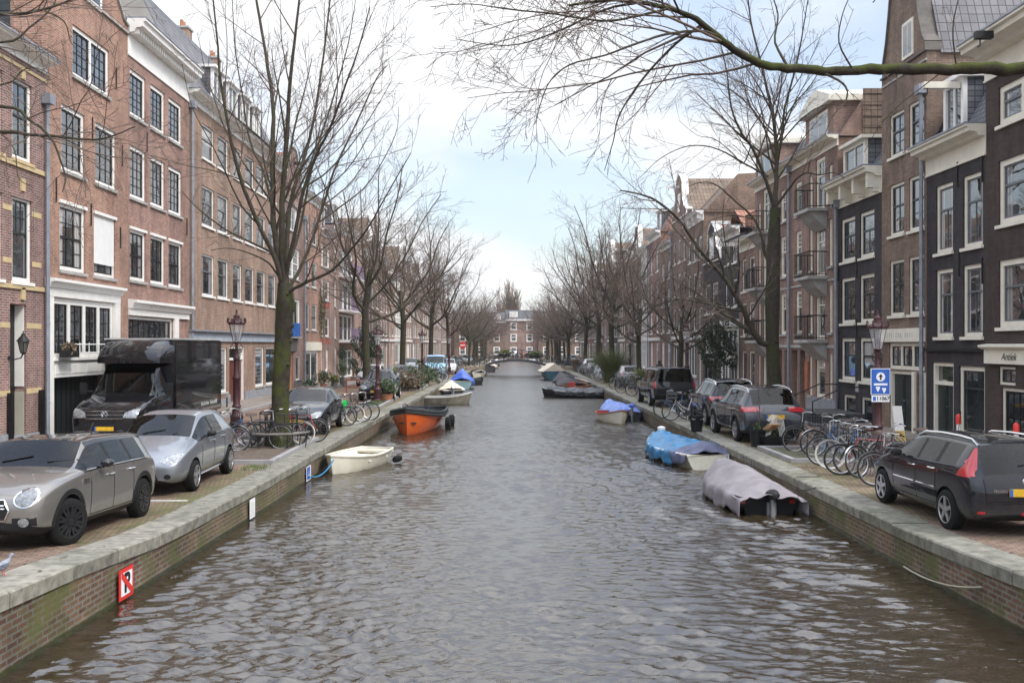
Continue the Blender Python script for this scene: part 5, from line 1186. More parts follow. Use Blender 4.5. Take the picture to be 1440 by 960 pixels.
# left row: photo column of the trunk, distance
LROW = [(517, 57), (565, 70), (606, 90), (631, 106)]
for i, (px, Y) in enumerate(LROW):
    place_tree(pm[i % 3], (px - VX) * Y / F, Y, (0.4, 2.2, 4.1, 5.0)[i], (1.05, 1.0, 1.04, .95)[i], f'dark trunked bare tree, {ORD[i + 1]} tree of the left canal row counted from the mossy one')
y = 122; i = 4
while y < 200:
    place_tree(pf[i % 2], interp(QL, y) - rnd.uniform(.8, 1.2), y, rnd.uniform(0, 6), rnd.uniform(.70, .84), f'distant bare tree, {ORD[i + 1]} tree of the left canal row'); y += 8.0; i += 1
RROW = [(957, 49.5, 0.62), (899, 60, .72), (862, 72, 1.0), (840, 88, 1.02), (823, 104, .98)]
for i, (px, Y, sc) in enumerate(RROW):
    place_tree(pm[(i + 1) % 3], (px - VX) * Y / F, Y, (1.0, 3.0, 0.2, 2.6, 5.2)[i], sc, (f'slim young bare tree, {ORD[i + 1]} tree of the right canal row beyond the big one' if sc < .8 else f'dark trunked bare tree, {ORD[i + 1]} tree of the right canal row beyond the big one'))
y = 116; i = 5
while y < 200:
    place_tree(pf[(i + 1) % 2], interp(QR, y) + rnd.uniform(1.0, 1.6), y, rnd.uniform(0, 6), rnd.uniform(.70, .84), f'distant bare tree, {ORD[i + 1]} tree of the right canal row beyond the big one'); y += 7.8; i += 1
for o in pm + pf:
    if id(o) not in used: raise RuntimeError('proto unused')
# tall poplars behind the closing block
rg = random.Random(77); pop = empty('poplar', (2.6, 232, HS), 0, 'clump of tall narrow pale poplar stems rising behind the closing block', 'tree')
m = MB(); 
for k in range(3): m.tube([(k * 1.6 - 1.5, 0, 0), (k * 1.6 - 1.5, 0, 6)], 0.3, 8)
m.build('trunk', BARK_D, pop); sk = Sk(); SP = dict(FAR); SP.update(ang=(10, 24), up=.8, rmin=.03, dens=(1.6, 1.8, 1.5))
for k in range(16):
    x = rg.uniform(-2.6, 2.6); h_ = rg.uniform(13, 17.5) * (1 - abs(x) * .06)
    limb(sk, [Vector((x * .5, rg.uniform(-.5, .5), 3)), Vector((x * .8, rg.uniform(-1, 1), 8)), Vector((x, rg.uniform(-1, 1), h_))], .1, .03, rg, SP, 1, n=4)
sk.build('crown', [BARK_D, plain('pale_twig', (0.26, 0.20, 0.15), .9), plain('pale_twig', (0.26, 0.20, 0.15), .9)], pop)
# ------------------------------------------------------------------ cars.  local frame: +x forward, +y left, z up from the ground, origin under the middle
def lerp(a, b, t): return a + (b - a) * t
SEATS = plain('cabin_dark', (0.03, 0.03, 0.032), .8)
class Car:
    def __init__(s, name, L, W, st, glassint, ws, rw, wheels, wr, paintm, label, cat='car', roofm=None, under=PLASTIC, lowtrim=None, crease=0.35, sub=2):
        """st: stations (x from the nose, zb, zbelt, ztop, halfwidth, roofhalfwidth)"""
        s.L, s.W = L, W; s.root = empty(name, (0, 0, 0), 0, label, cat); s.wheels = wheels; s.wr = wr
        bm = bmesh.new(); rings = []
        for (x, zb, zl, zt, w, wt) in st:
            h = [(0, zb), (w * .84, zb), (w * .965, zb + .10), (w, lerp(zb, zl, .5)), (w * .985, zl - .05), (w * .955, zl)]
            p5 = h[-1]; p7 = (wt, zt - min(.035, (zt - zl) * .4)); p6 = (lerp(p5[0], p7[0], .84), lerp(p5[1], p7[1], .84))
            h += [p6, p7, (wt * .6, zt - .006), (0, zt)]
            ring = [bm.verts.new((L / 2 - x, y, z)) for y, z in h] + [bm.verts.new((L / 2 - x, -y, z)) for y, z in h[-2:0:-1]]
            rings.append(ring)
        n = len(rings[0]); cl = bm.edges.layers.float.new('crease_edge')
        # materials: 0 paint 1 windscreen 2 side glass 3 rear glass 4 dark 5 roof 6 low trim
        for i in range(len(rings) - 1):
            for j in range(n):
                j2 = (j + 1) % n; f = bm.faces.new((rings[i][j], rings[i][j2], rings[i + 1][j2], rings[i + 1][j])); k = j if j < 9 else n - 1 - j
                f.smooth = True; mi = 0
                if k == 0: mi = 4
                elif k == 5 and i in glassint: mi = 2
                elif k == 5 and min(glassint) < i < max(glassint): mi = 4
                elif k in (7, 8) and i == ws: mi = 1
                elif k in (7, 8) and i == rw: mi = 3
                elif k in (6, 7, 8) and ws < i < rw and roofm: mi = 5
                elif k == 1 and lowtrim: mi = 6
                f.material_index = mi
        for R_, idx in ((rings[0], 0), (rings[-1], len(rings) - 1)):
            for j in range(9):
                a, b = R_[j], R_[j + 1]; a2, b2 = R_[(n - j) % n], R_[n - j - 1]
                vs = [a, b, b2, a2]; vs = list(dict.fromkeys(vs))
                if len(vs) >= 3:
                    try: f = bm.faces.new(vs); f.smooth = True; f.material_index = 6 if (j <= 1 and lowtrim) else (4 if j == 0 else 0)
                    except ValueError: pass
        bm.edges.ensure_lookup_table()
        for e in bm.edges:
            ms = {f.material_index for f in e.link_faces}
            if len(ms) > 1: e[cl] = 0.95 if (1 in ms or 2 in ms or 3 in ms) else .4
        cv = bm.verts.layers.float.new('crease_vert')
        for v in bm.verts:
            gl = [f for f in v.link_faces if f.material_index in (1, 2, 3)]
            if len(gl) in (1, 2) and len({f.material_index for f in v.link_faces}) > 1: v[cv] = .8 if len(gl) == 1 else 0.0
        bmesh.ops.recalc_face_normals(bm, faces=bm.faces)
        me = bpy.data.meshes.new('body'); bm.to_mesh(me); bm.free()
        mats = [paintm, CARGLASS, CARGLASS, CARGLASS, under, roofm or paintm, lowtrim or paintm, RUBBER]
        for mm in mats: me.materials.append(mm)
        o = bpy.data.objects.new('tmp', me); COL.objects.link(o)
        md = o.modifiers.new('s', 'SUBSURF'); md.levels = sub; md.render_levels = sub
        cm = MB()
        for (wx, wy) in wheels:
            sg = 1 if wy > 0 else -1
            cm.lathe([(wr + .055, wy - sg * .24), (wr + .055, wy + sg * .30)] if sg > 0 else [(wr + .055, wy - .30), (wr + .055, wy + .24)], (L / 2 - wx, 0, wr), 28, 7, axis='y')
        cme = cm.mesh('cut', mats); b2 = bmesh.new(); b2.from_mesh(cme); bmesh.ops.recalc_face_normals(b2, faces=b2.faces); b2.to_mesh(cme); b2.free()
        co = bpy.data.objects.new('cut', cme); COL.objects.link(co)
        md = o.modifiers.new('b', 'BOOLEAN'); md.object = co; md.operation = 'DIFFERENCE'; md.solver = 'EXACT'
        bpy.context.view_layer.update(); dg = bpy.context.evaluated_depsgraph_get()
        full = bpy.data.meshes.new_from_object(o.evaluated_get(dg)); bpy.data.objects.remove(o); bpy.data.objects.remove(co)
        bm = bmesh.new(); bm.from_mesh(full); s.bvh = BVHTree.FromBMesh(bm)
        names = {0: 'body', 1: 'windscreen', 2: 'side_window', 3: 'rear_window', 5: 'roof'}
        # split
        merged = {0: 0, 4: 0, 6: 0, 7: 0, 1: 1, 2: 2, 3: 3, 5: 5}
        bm.faces.ensure_lookup_table()
        for part in (0, 1, 2, 3, 5):
            sel = [f for f in bm.faces if merged[f.material_index] == part]
            if not sel: continue
            groups = [(names[part], sel)]
            if part == 2: groups = [('side_window', [f for f in sel if f.calc_center_median().y > 0]), ('side_window', [f for f in sel if f.calc_center_median().y < 0])]
            for nm, fs in groups:
                mp = {}; vs = []; ff = []; mi = []
                for f in fs:
                    q = []
                    for v in f.verts:
                        if v.index not in mp: mp[v.index] = len(vs); vs.append(tuple(v.co))
                        q.append(mp[v.index])
                    ff.append(q); mi.append(f.material_index)
                m2 = bpy.data.meshes.new(nm); m2.from_pydata(vs, [], ff)
                for mm in mats: m2.materials.append(mm)
                m2.polygons.foreach_set('material_index', mi); m2.polygons.foreach_set('use_smooth', [True] * len(ff)); m2.update(); m2.set_sharp_from_angle(angle=R(38))
                ob = link(m2, nm, s.root)
                if nm == 'body': s.body = ob
        bm.free()
        x0 = s.L / 2; g = [st[i][0] for i in sorted(glassint)]; zb = st[ws + 1][2]
        def blk(name, a, b, y0, y1, z0, z1, bv=.05): m = MB(); m.box(x0 - b, x0 - a, y0, y1, z0, z1); m.build(name, SEATS, s.root, bev=bv)
        a0 = st[ws][0]; wf = st[ws][4] * .9; blk('dashboard', a0 + .12, a0 + .55, -wf, wf, zb - .35, zb - .02); rw_ = st[rw][0] if rw < len(st) else st[-1][0]
        blk('cabin_floor', a0 + .2, min(rw_ + .1, s.L - .4), -wf * .9, wf * .9, .40, .62, .02)
        rows_ = [a0 + 1.15] + ([a0 + 2.05] if rw_ - a0 > 1.9 else [])
        for k, xx in enumerate(rows_):
            for sg in (1, -1): blk('car_seat', xx, xx + .16, sg * .15, sg * .60, .6, zb + .12); blk('headrest', xx + .04, xx + .13, sg * .25, sg * .50, zb + .16, zb + .32, .04)
        xs_ = [q[0] for q in st]; ia, ib = min(glassint), max(glassint) + 1
        for sg in (1, -1): s.lines('window_trim', lambda x, z, o: s.side(x, z, sg, 0), [[(st[i][0], st[i][2] - .012) for i in range(ia, ib + 1)]], RUBBER, .010)
    def hit(s, p, d):
        r = s.bvh.ray_cast(Vector(p), Vector(d)); return r[0]
    def side(s, x, z, sg, off=0.006):       # x from nose
        h = s.hit((s.L / 2 - x, sg * 3, z), (0, -sg, 0)); return None if h is None else h + Vector((0, sg * off, 0))
    def front(s, y, z, off=0.006):
        h = s.hit((4, y, z), (-1, 0, 0)); return None if h is None else h + Vector((off, 0, 0))
    def rear(s, y, z, off=0.006):
        h = s.hit((-4, y, z), (1, 0, 0)); return None if h is None else h + Vector((-off, 0, 0))
    def patch(s, name, fn, poly, mat, off=0.008, parent=None, n=4, thick=0.02):
        """poly in the 2D plane of fn; filled with a grid of rings projected on the body"""
        cx = sum(p[0] for p in poly) / len(poly); cy = sum(p[1] for p in poly) / len(poly); rings = []
        P = []
        for i in range(len(poly)):
            a, b = poly[i], poly[(i + 1) % len(poly)]
            for t in (0, .33, .66): P.append((lerp(a[0], b[0], t), lerp(a[1], b[1], t)))
        for k in range(n + 1):
            t = 1 - k / n * .98; rings.append([fn(cx + (x - cx) * t, cy + (y - cy) * t, off) for x, y in P])
        flat = [q for r in rings for q in r]
        if any(q is None for q in flat): 
            good = [q for q in flat if q is not None]
            if not good: return None
            for r in rings:
                for i, q in enumerate(r):
                    if q is None: r[i] = min(good, key=lambda g: 0 if g is None else abs(g.z - P[i][1]))
        low = [fn(x, y, -thick) or q for (x, y), q in zip(P, rings[0])]
        m = MB(); m.loft([low] + rings, 0, closed=True, caps=True); return m.build(name, mat, parent or s.root, fixn=True, sharp=50)
    def lines(s, name, fn, polys, mat=None, r=0.0065, parent=None):
        m = MB()
        for P in polys:
            Q = []
            for (a, b) in zip(P, P[1:]):
                for t in (0, .25, .5, .75): Q.append(fn(lerp(a[0], b[0], t), lerp(a[1], b[1], t), 0.0))
            Q.append(fn(*P[-1], 0.0)); Q = [q for q in Q if q is not None]
            if len(Q) > 1: m.tube(Q, r, 4)
        if m.v: return m.build(name, mat or RUBBER, parent or s.root)
    def wheelset(s, rim=ALLOY, spokes=5, turn=0.0, width=.20, double=False):
        for i, (wx, wy) in enumerate(s.wheels):
            sg = 1 if wy > 0 else -1; r = s.wr
            w_ = empty('wheel', (s.L / 2 - wx, wy, r), turn if i < 2 else 0); w_.parent = s.root
            m = MB(); h = width / 2
            m.lathe([(r * .62, -h), (r * .90, -h), (r * .985, -h * .75), (r, -h * .3), (r, h * .3), (r * .985, h * .75), (r * .90, h), (r * .66, h), (r * .62, h * .6)], (0, 0, 0), 32, axis='y'); 
            m.build('tyre', RUBBER, w_, sharp=60)
            m = MB(); o = sg * h
            m.lathe([(r * .64, 0), (r * .68, sg * (h - .01)), (r * .62, sg * (h - .008)), (r * .58, sg * h * .45), (0.0001, sg * h * .35)], (0, 0, 0), 28, 1, axis='y', cap=False)
            m.lathe([(r * .69, sg * (h - .012)), (r * .69, sg * (h + .004)), (r * .64, sg * (h + .002)), (r * .62, sg * (h - .02))], (0, 0, 0), 28, 0, axis='y', cap=False)
            for k in range(spokes):
                for dd in ((-.1, .1) if double else (0,)):
                    a = 2 * PI * k / spokes + .3; wd = .028 if double else .05
                    ca, sa_ = math.cos(a + dd * .9), math.sin(a + dd * .9); c2, s2 = math.cos(a + dd * 1.6), math.sin(a + dd * 1.6)
                    A = Vector((ca * r * .12, 0, sa_ * r * .12)); B = Vector((c2 * r * .66, 0, s2 * r * .66)); T = (B - A).normalized(); Nn = Vector((-T.z, 0, T.x))
                    y0, y1 = sg * (h - .03), sg * (h + .0)
                    v = [A + Nn * wd * .8, A - Nn * wd * .8, B - Nn * wd * .55, B + Nn * wd * .55]
                    m.add([(p.x, y0, p.z) for p in v] + [(p.x, y1, p.z) for p in v], [(0, 1, 2, 3), (4, 7, 6, 5), (0, 4, 5, 1), (1, 5, 6, 2), (2, 6, 7, 3), (3, 7, 4, 0)], 0)
            m.lathe([(r * .17, sg * (h - .03)), (r * .16, sg * (h + .004)), (0.001, sg * (h + .008))], (0, 0, 0), 14, 0, axis='y')
            m.build('rim', [rim, PLASTIC], w_, sharp=40)
            # arch lining ring
    def arches(s, mat=PLASTIC, w=.045):
        for (wx, wy) in s.wheels:
            sg = 1 if wy > 0 else -1; m = MB(); P = []; Q = []
            for i in range(17):
                a = PI * (i / 16) * 1.06 - .03 * PI; r = s.wr + .055
                p = s.side(wx - math.cos(a) * (r + .012), s.wr + math.sin(a) * (r + .012), sg, .010); q = s.side(wx - math.cos(a) * (r + w + .012), s.wr + math.sin(a) * (r + w + .012), sg, .010)
                if p is None or q is None: continue
                if abs(p.y) < s.W * .38: p = Vector((p.x, q.y, p.z))
                P.append(p); Q.append(q)
            if len(P) > 3: m.loft([P, Q, [q - Vector((0, sg * .03, 0)) for q in Q]], 0, closed=False, caps=False); m.build('wheel_arch', mat, s.root)
    def mirror(s, x, z, mat):
        for sg in (1, -1):
            p = s.side(x, z - .02, sg, 0); 
            if p is None: continue
            m = MB(); c = p + Vector((0.0, sg * .14, .05)); rg = []
            for (dx_, sc) in ((.09, .35), (.06, .8), (0, 1), (-.05, .95), (-.06, .6)):
                rg.append([c + Vector((dx_, math.cos(t) * .095 * sc, math.sin(t) * .065 * sc)) for t in [2 * PI * k / 12 for k in range(12)]])
            m.loft(rg, 0); m.tube([p, c - Vector((0, sg * .04, .05))], .02, 6, 0); m.build('wing_mirror', mat, s.root)
    def handles(s, pts, mat=CHROME):
        for sg in (1, -1):
            for (x, z) in pts:
                p, q = s.side(x, z, sg, .025), s.side(x + .17, z, sg, .025)
                if p is None or q is None: continue
                m = MB(); m.tube([p - Vector((0, sg * .025, 0)), p, q, q - Vector((0, sg * .025, 0))], .013, 6); m.build('door_handle', mat, s.root)
    def plate(s, fn, y, z, w=.52, h=.11, mat=YPLATE):
        c = fn(y, z, .02)
        if c is None: return
        m = MB(); m.box(c.x - .008, c.x + .008, y - w / 2, y + w / 2, z - h / 2, z + h / 2, 0); sg = 1 if c.x > 0 else -1
        m.box(c.x + sg * .008 - .002, c.x + sg * .008 + .002, (y + w / 2 - .045 if sg < 0 else y - w / 2), (y + w / 2 if sg < 0 else y - w / 2 + .045), z - h / 2, z + h / 2, 1)
        m.build('number_plate', [mat, BLUEP], s.root, fixn=False)
    def place(s, X, Y, heading, z=HS):      # heading: 0 = facing +Y (away), PI = facing the camera
        s.root.location = (X, Y, z + .004); s.root.rotation_euler = (0, 0, PI / 2 + heading); return s.root
def doorlines(c, xs, z0, z1, extra=()):
    c.lines('door_gap', lambda x, z, o: c.side(x, z, 1, 0), [[(x, z0), (x, z1)] for x in xs] + [[(xs[0], z0), (xs[-1], z0)]] + list(extra))
    c.lines('door_gap', lambda x, z, o: c.side(x, z, -1, 0), [[(x, z0), (x, z1)] for x in xs] + [[(xs[0], z0), (xs[-1], z0)]] + list(extra))
def ell(cx, cy, rx, ry, n=10): return [(cx + rx * math.cos(2 * PI * k / n), cy + ry * math.sin(2 * PI * k / n)) for k in range(n)]
LAMPG = plain('headlight_glass', (0.26, 0.27, 0.28), 0.18, 0.3, var=0.6, nscale=22, coat=1)

# ---- beige two tone estate, nearest on the left
BEIGE = paint('paint_beige', (0.215, 0.20, 0.182)); BLKPAINT = paint('paint_black', (0.012, 0.012, 0.014), 0.1, .2)
c = Car('parked_car', 4.25, 1.80, [
 (0, .34, .58, .64, .50, .30), (.05, .26, .68, .78, .76, .50), (.28, .22, .83, .90, .85, .60), (.75, .20, .93, .99, .89, .66), (1.22, .20, .975, 1.04, .90, .70), (1.72, .20, .985, 1.40, .90, .60),
 (2.20, .20, .985, 1.44, .90, .60), (2.28, .20, .985, 1.443, .90, .60), (2.98, .20, .985, 1.44, .90, .60), (3.06, .20, .985, 1.438, .90, .60), (3.62, .20, .985, 1.425, .90, .60), (3.74, .20, .985, 1.42, .89, .60), (3.98, .22, .96, 1.40, .88, .58), (4.14, .26, .90, .98, .86, .56), (4.25, .36, .70, .76, .74, .46)],
 (4, 5, 7, 9), 4, 12, [(.80, .80), (.80, -.80), (3.47, .80), (3.47, -.80)], .325, BEIGE, 'beige estate car with black roof and round chromed headlight, nearest on the left quay', roofm=BLKPAINT, lowtrim=PLASTIC)
c.wheelset(DALLOY, 8, turn=R(-22), double=True); c.arches(PLASTIC, .06); c.mirror(1.72, 1.02, BLKPAINT); c.handles([(2.02, .86), (2.84, .87)])
doorlines(c, (1.42, 2.24, 3.02), .34, .96)
for sg in (1, -1):
    hl = c.patch('headlight', lambda y, z, o: c.front(y, z, o), ell(sg * .60, .73, .145, .125, 14), CHROME, .012); 
    c.patch('lens', lambda y, z, o: c.front(y, z, o), ell(sg * .60, .73, .125, .107, 14), plain('headlight_round', (.16, .165, .17), .1, .2, var=.6, nscale=18, coat=1), .022, hl)
    c.patch('fog_light', lambda y, z, o: c.front(y, z, o), ell(sg * .60, .42, .065, .06, 10), LAMPG, .014)
    c.patch('bumper_inlet', lambda y, z, o: c.front(y, z, o), [(sg * .46, .37), (sg * .74, .37), (sg * .74, .48), (sg * .46, .48)], PLASTIC, .006)
c.patch('grille', lambda y, z, o: c.front(y, z, o), [(-.34, .70), (-.40, .58), (-.36, .46), (.36, .46), (.40, .58), (.34, .70)], PLASTIC, .012)
g = c.lines('grille_trim', lambda y, z, o: c.front(y, z, .016), [[(-.35, .71), (-.42, .58), (-.37, .45), (.37, .45), (.42, .58), (.35, .71), (-.35, .71)], [(-.36, .64), (.36, .64)], [(-.37, .60), (.37, .60)]], CHROME, .013)
c.patch('lower_grille', lambda y, z, o: c.front(y, z, o), [(-.38, .30), (.38, .30), (.36, .38), (-.36, .38)], PLASTIC, .008)
c.plate(c.front, 0, .52); c.lines('chrome_strip', lambda x, z, o: c.side(x, z, -1, 0), [[(1.35, .985), (3.9, .985)]], CHROME, .009); c.lines('chrome_strip', lambda x, z, o: c.side(x, z, 1, 0), [[(1.35, .985), (3.9, .985)]], CHROME, .009)
c.patch('side_scuttle', lambda x, z, o: c.side(x, z, 1, o), [(1.14, .80), (1.34, .80), (1.34, .87), (1.14, .87)], CHROME, .01)
m = MB(); m.tube([(c.L / 2 - 3.4, 0, 1.42), (c.L / 2 - 3.55, 0, 1.56)], .012, 5); m.build('aerial', PLASTIC, c.root)
m = MB()
for y in (-.35, .3): m.tube([c.hit((c.L / 2 - 1.30, y, 3), (0, 0, -1)) + Vector((0, 0, .012)), c.hit((c.L / 2 - 1.40, y + .4, 3), (0, 0, -1)) + Vector((0, 0, .014))], .010, 5)
m.build('wiper', PLASTIC, c.root)
f1 = G(197, 725.7); c.place(f1.x - .83, f1.y - 1.35, PI, HS + .03); c.root.rotation_euler = (0, R(-2.2), PI / 2 + PI)
MINI = c

# ---- silver-blue hatchback
SILV = paint('paint_silver_blue', (0.235, 0.25, 0.275))
def hatch(paintm, label, L=4.06, W=1.69):
    c = Car('parked_car', L, W, [
     (0, .34, .52, .58, .46, .26), (.06, .26, .60, .68, .70, .46), (.30, .22, .76, .84, .80, .56), (.72, .20, .89, .97, .835, .62), (1.08, .20, .95, 1.05, .845, .66), (1.78, .20, .98, 1.43, .845, .57),
     (2.15, .20, .99, 1.48, .845, .57), (2.24, .20, .99, 1.485, .845, .57), (2.90, .20, 1.0, 1.47, .845, .56), (3.02, .20, 1.01, 1.465, .845, .56), (3.42, .20, 1.02, 1.43, .84, .55), (3.55, .20, 1.02, 1.40, .835, .54), (3.88, .24, .98, 1.06, .80, .54), (4.02, .28, .86, .92, .76, .50), (4.06, .36, .66, .72, .66, .42)],
     (4, 5, 7), 4, 11, [(.86, .76), (.86, -.76), (3.37, .76), (3.37, -.76)], .30, paintm, label)
    c.wheelset(ALLOY, 5, double=True); c.mirror(1.62, 1.02, PLASTIC); c.handles([(1.98, .88), (2.74, .90)], paintm); doorlines(c, (1.32, 2.18, 2.96), .34, .97)
    for sg in (1, -1):
        h_ = c.patch('headlight', lambda y, z, o: c.front(y, z, o), [(sg * .38, .66), (sg * .50, .60), (sg * .70, .64), (sg * .79, .80), (sg * .72, .80), (sg * .48, .74)], LAMPG, .008)
        c.patch('fog_light', lambda y, z, o: c.front(y, z, o), ell(sg * .55, .38, .06, .05, 10), PLASTIC, .01)
        c.patch('tail_light', lambda y, z, o: c.rear(y, z, o), [(sg * .62, .86), (sg * .74, .86), (sg * .62, 1.15), (sg * .54, 1.15)], REDL, .01)
    c.patch('grille', lambda y, z, o: c.front(y, z, o), [(-.34, .44), (.34, .44), (.40, .30), (-.40, .30)], PLASTIC, .008)
    c.plate(c.front, 0, .50); c.plate(c.rear, 0, .62)
    c.lines('sill_strip', lambda x, z, o: c.side(x, z, 1, .01), [[(1.25, .26), (3.0, .28)]], CHROME, .014)
    m = MB(); m.lathe([(.03, 0), (.045, .012), (.0, .02)], tuple(c.front(0, .66, 0)), 14, axis='x'); m.build('badge', CHROME, c.root)
    m = MB()
    for y in (-.3, .3): m.tube([c.hit((c.L / 2 - 1.14, y, 3), (0, 0, -1)) + Vector((0, 0, .012)), c.hit((c.L / 2 - 1.26, y + .42, 3), (0, 0, -1)) + Vector((0, 0, .014))], .009, 5)
    m.build('wiper', PLASTIC, c.root)
    return c
c = hatch(SILV, 'silver-blue hatchback parked between the beige estate car and the mossy tree'); f1 = G(330, 665); f2 = G(263, 691.7)
c.place(-5.93 - .80, (f1.y + f2.y) / 2 - .05, PI + R(1)); SIL = c

# ---- black coupe-like hatch further on
BLK2 = paint('paint_black_met', (0.014, 0.0145, 0.017), .0, .22)
c = Car('parked_car', 4.25, 1.78, [
 (0, .34, .50, .56, .48, .26), (.06, .26, .60, .68, .74, .50), (.35, .22, .76, .84, .84, .60), (.85, .20, .88, .95, .875, .66), (1.35, .20, .93, 1.0, .885, .70), (2.10, .20, .95, 1.38, .885, .58),
 (2.55, .20, .96, 1.44, .885, .57), (2.66, .20, .965, 1.445, .885, .57), (3.30, .20, .99, 1.42, .88, .55), (3.50, .20, 1.0, 1.40, .87, .54), (3.9, .22, 1.0, 1.18, .84, .54), (4.15, .26, .90, .98, .80, .54), (4.25, .36, .68, .74, .70, .44)],
 (4, 5, 7), 4, 9, [(.84, .80), (.84, -.80), (3.48, .80), (3.48, -.80)], .32, BLK2, 'glossy black hatchback with large pale headlights, between two bicycle groups on the left quay')
c.wheelset(ALLOY, 5); c.mirror(1.9, .99, BLK2); c.handles([(2.35, .86)], BLK2); doorlines(c, (1.5, 2.62), .34, .93)
for sg in (1, -1):
    c.patch('headlight', lambda y, z, o: c.front(y, z, o), [(sg * .40, .60), (sg * .55, .55), (sg * .76, .60), (sg * .82, .76), (sg * .60, .74), (sg * .46, .68)], LAMPG, .01)
    c.patch('tail_light', lambda y, z, o: c.rear(y, z, o), [(sg * .60, .75), (sg * .76, .78), (sg * .66, 1.15), (sg * .56, 1.15)], REDL, .01)
c.patch('grille', lambda y, z, o: c.front(y, z, o), [(-.30, .68), (.30, .68), (.34, .52), (-.34, .52)], PLASTIC, .01); c.patch('lower_grille', lambda y, z, o: c.front(y, z, o), [(-.5, .40), (.5, .40), (.52, .28), (-.52, .28)], PLASTIC, .01)
c.plate(c.front, 0, .46); c.plate(c.rear, 0, .66)
f1 = G(458.3, 610); c.place(f1.x - .80, f1.y + 1.25, PI); BLKC = c

# ---- dark estate on the right, seen from behind
NAVY = paint('paint_dark_grey', (0.013, 0.014, 0.019), .0, .22)
c = Car('parked_car', 4.03, 1.65, [
 (0, .34, .50, .56, .46, .26), (.06, .26, .60, .66, .68, .46), (.30, .22, .74, .82, .78, .55), (.72, .20, .87, .94, .815, .60), (1.05, .20, .93, 1.02, .825, .64), (1.78, .20, .95, 1.39, .825, .54),
 (2.12, .20, .955, 1.42, .825, .54), (2.20, .20, .96, 1.42, .825, .54), (2.82, .20, .98, 1.43, .825, .545), (2.92, .20, .985, 1.43, .825, .545), (3.46, .20, 1.0, 1.42, .82, .55), (3.60, .20, .99, 1.41, .82, .56), (3.74, .22, .96, 1.38, .815, .56), (3.94, .26, .88, .94, .80, .60), (4.03, .36, .62, .68, .74, .56)],
 (4, 5, 7, 9), 4, 12, [(.80, .735), (.80, -.735), (3.24, .735), (3.24, -.735)], .305, NAVY, 'dark estate car with silver roof rails and tall red tail lights, nearest on the right')
c.wheelset(ALLOY, 5); c.mirror(1.62, .99, PLASTIC); c.handles([(1.95, .86), (2.66, .89)], CHROME); doorlines(c, (1.28, 2.16, 2.88), .34, .94)
for sg in (1, -1):
    c.patch('tail_light', lambda y, z, o: c.rear(y, z, o), [(sg * .79, .90), (sg * .70, .90), (sg * .655, 1.28), (sg * .69, 1.22)], REDL, .014)
    t = c.patch('tail_light', lambda x, z, o: c.side(x, z, sg, o), [(3.56, .88), (3.88, .88), (3.87, 1.0), (3.73, 1.30), (3.69, 1.30), (3.68, 1.05)], REDL, .012)
    c.lines('side_strip', lambda x, z, o: c.side(x, z, sg, .004), [[(1.3, .58), (2.1, .59)], [(2.2, .59), (2.85, .60)]], CHROME, .008)
    m = MB(); P = [c.hit((c.L / 2 - x, sg * .55, 3), (0, 0, -1)) for x in (1.75, 2.0, 2.6, 3.2, 3.55, 3.72)]; P = [p + Vector((0, 0, [0, .055, .065, .065, .055, 0][i])) for i, p in enumerate(P)]
    m.tube(P, .022, 6); m.build('roof_rail', CHROME, c.root)
    c.patch('reflector', lambda y, z, o: c.rear(y, z, o), [(sg * .70, .36), (sg * .60, .36), (sg * .60, .40), (sg * .70, .40)], REDL, .012)
c.patch('fog_light', lambda y, z, o: c.rear(y, z, o), [(-.08, .34), (.08, .34), (.08, .39), (-.08, .39)], REDL, .012)
c.plate(c.rear, 0, .68); c.lines('bumper_seam', lambda y, z, o: c.rear(y, z, .002), [[(-.74, .52), (.74, .52)], [(-.6, .86), (-.58, .55), (.58, .55), (.6, .86)]], RUBBER, .006)
m = MB(); p = c.rear(0, .84, .01); m.lathe([(.045, 0), (.03, -.012), (.0, -.016)], tuple(p), 8, axis='x'); m.build('badge', CHROME, c.root)
p = c.rear(.36, .70, .012); t = textmesh('PEUGEOT', .055, 'lettering', CHROME, c.root); t.rotation_euler = (R(90), 0, R(-90)); t.location = p
m = MB(); a = c.rear(.05, 1.06, .02); b = c.rear(-.42, 1.13, .02); m.tube([a, b], .011, 5); m.build('rear_wiper', PLASTIC, c.root)
m = MB(); q = c.hit((c.L / 2 - 1.95, 0, 3), (0, 0, -1)); m.tube([q, q + Vector((-.10, 0, .33))], .006, 4); m.build('aerial', PLASTIC, c.root)
m = MB(); m.tube([(c.L / 2 - 3.98, -.35, .26), (c.L / 2 - 4.1, -.35, .26)], .028, 8); m.build('exhaust_pipe', CHROME, c.root)
f1 = G(1326.7, 742.7); c.place(7.72, f1.y + 1.15, 0); EST = c

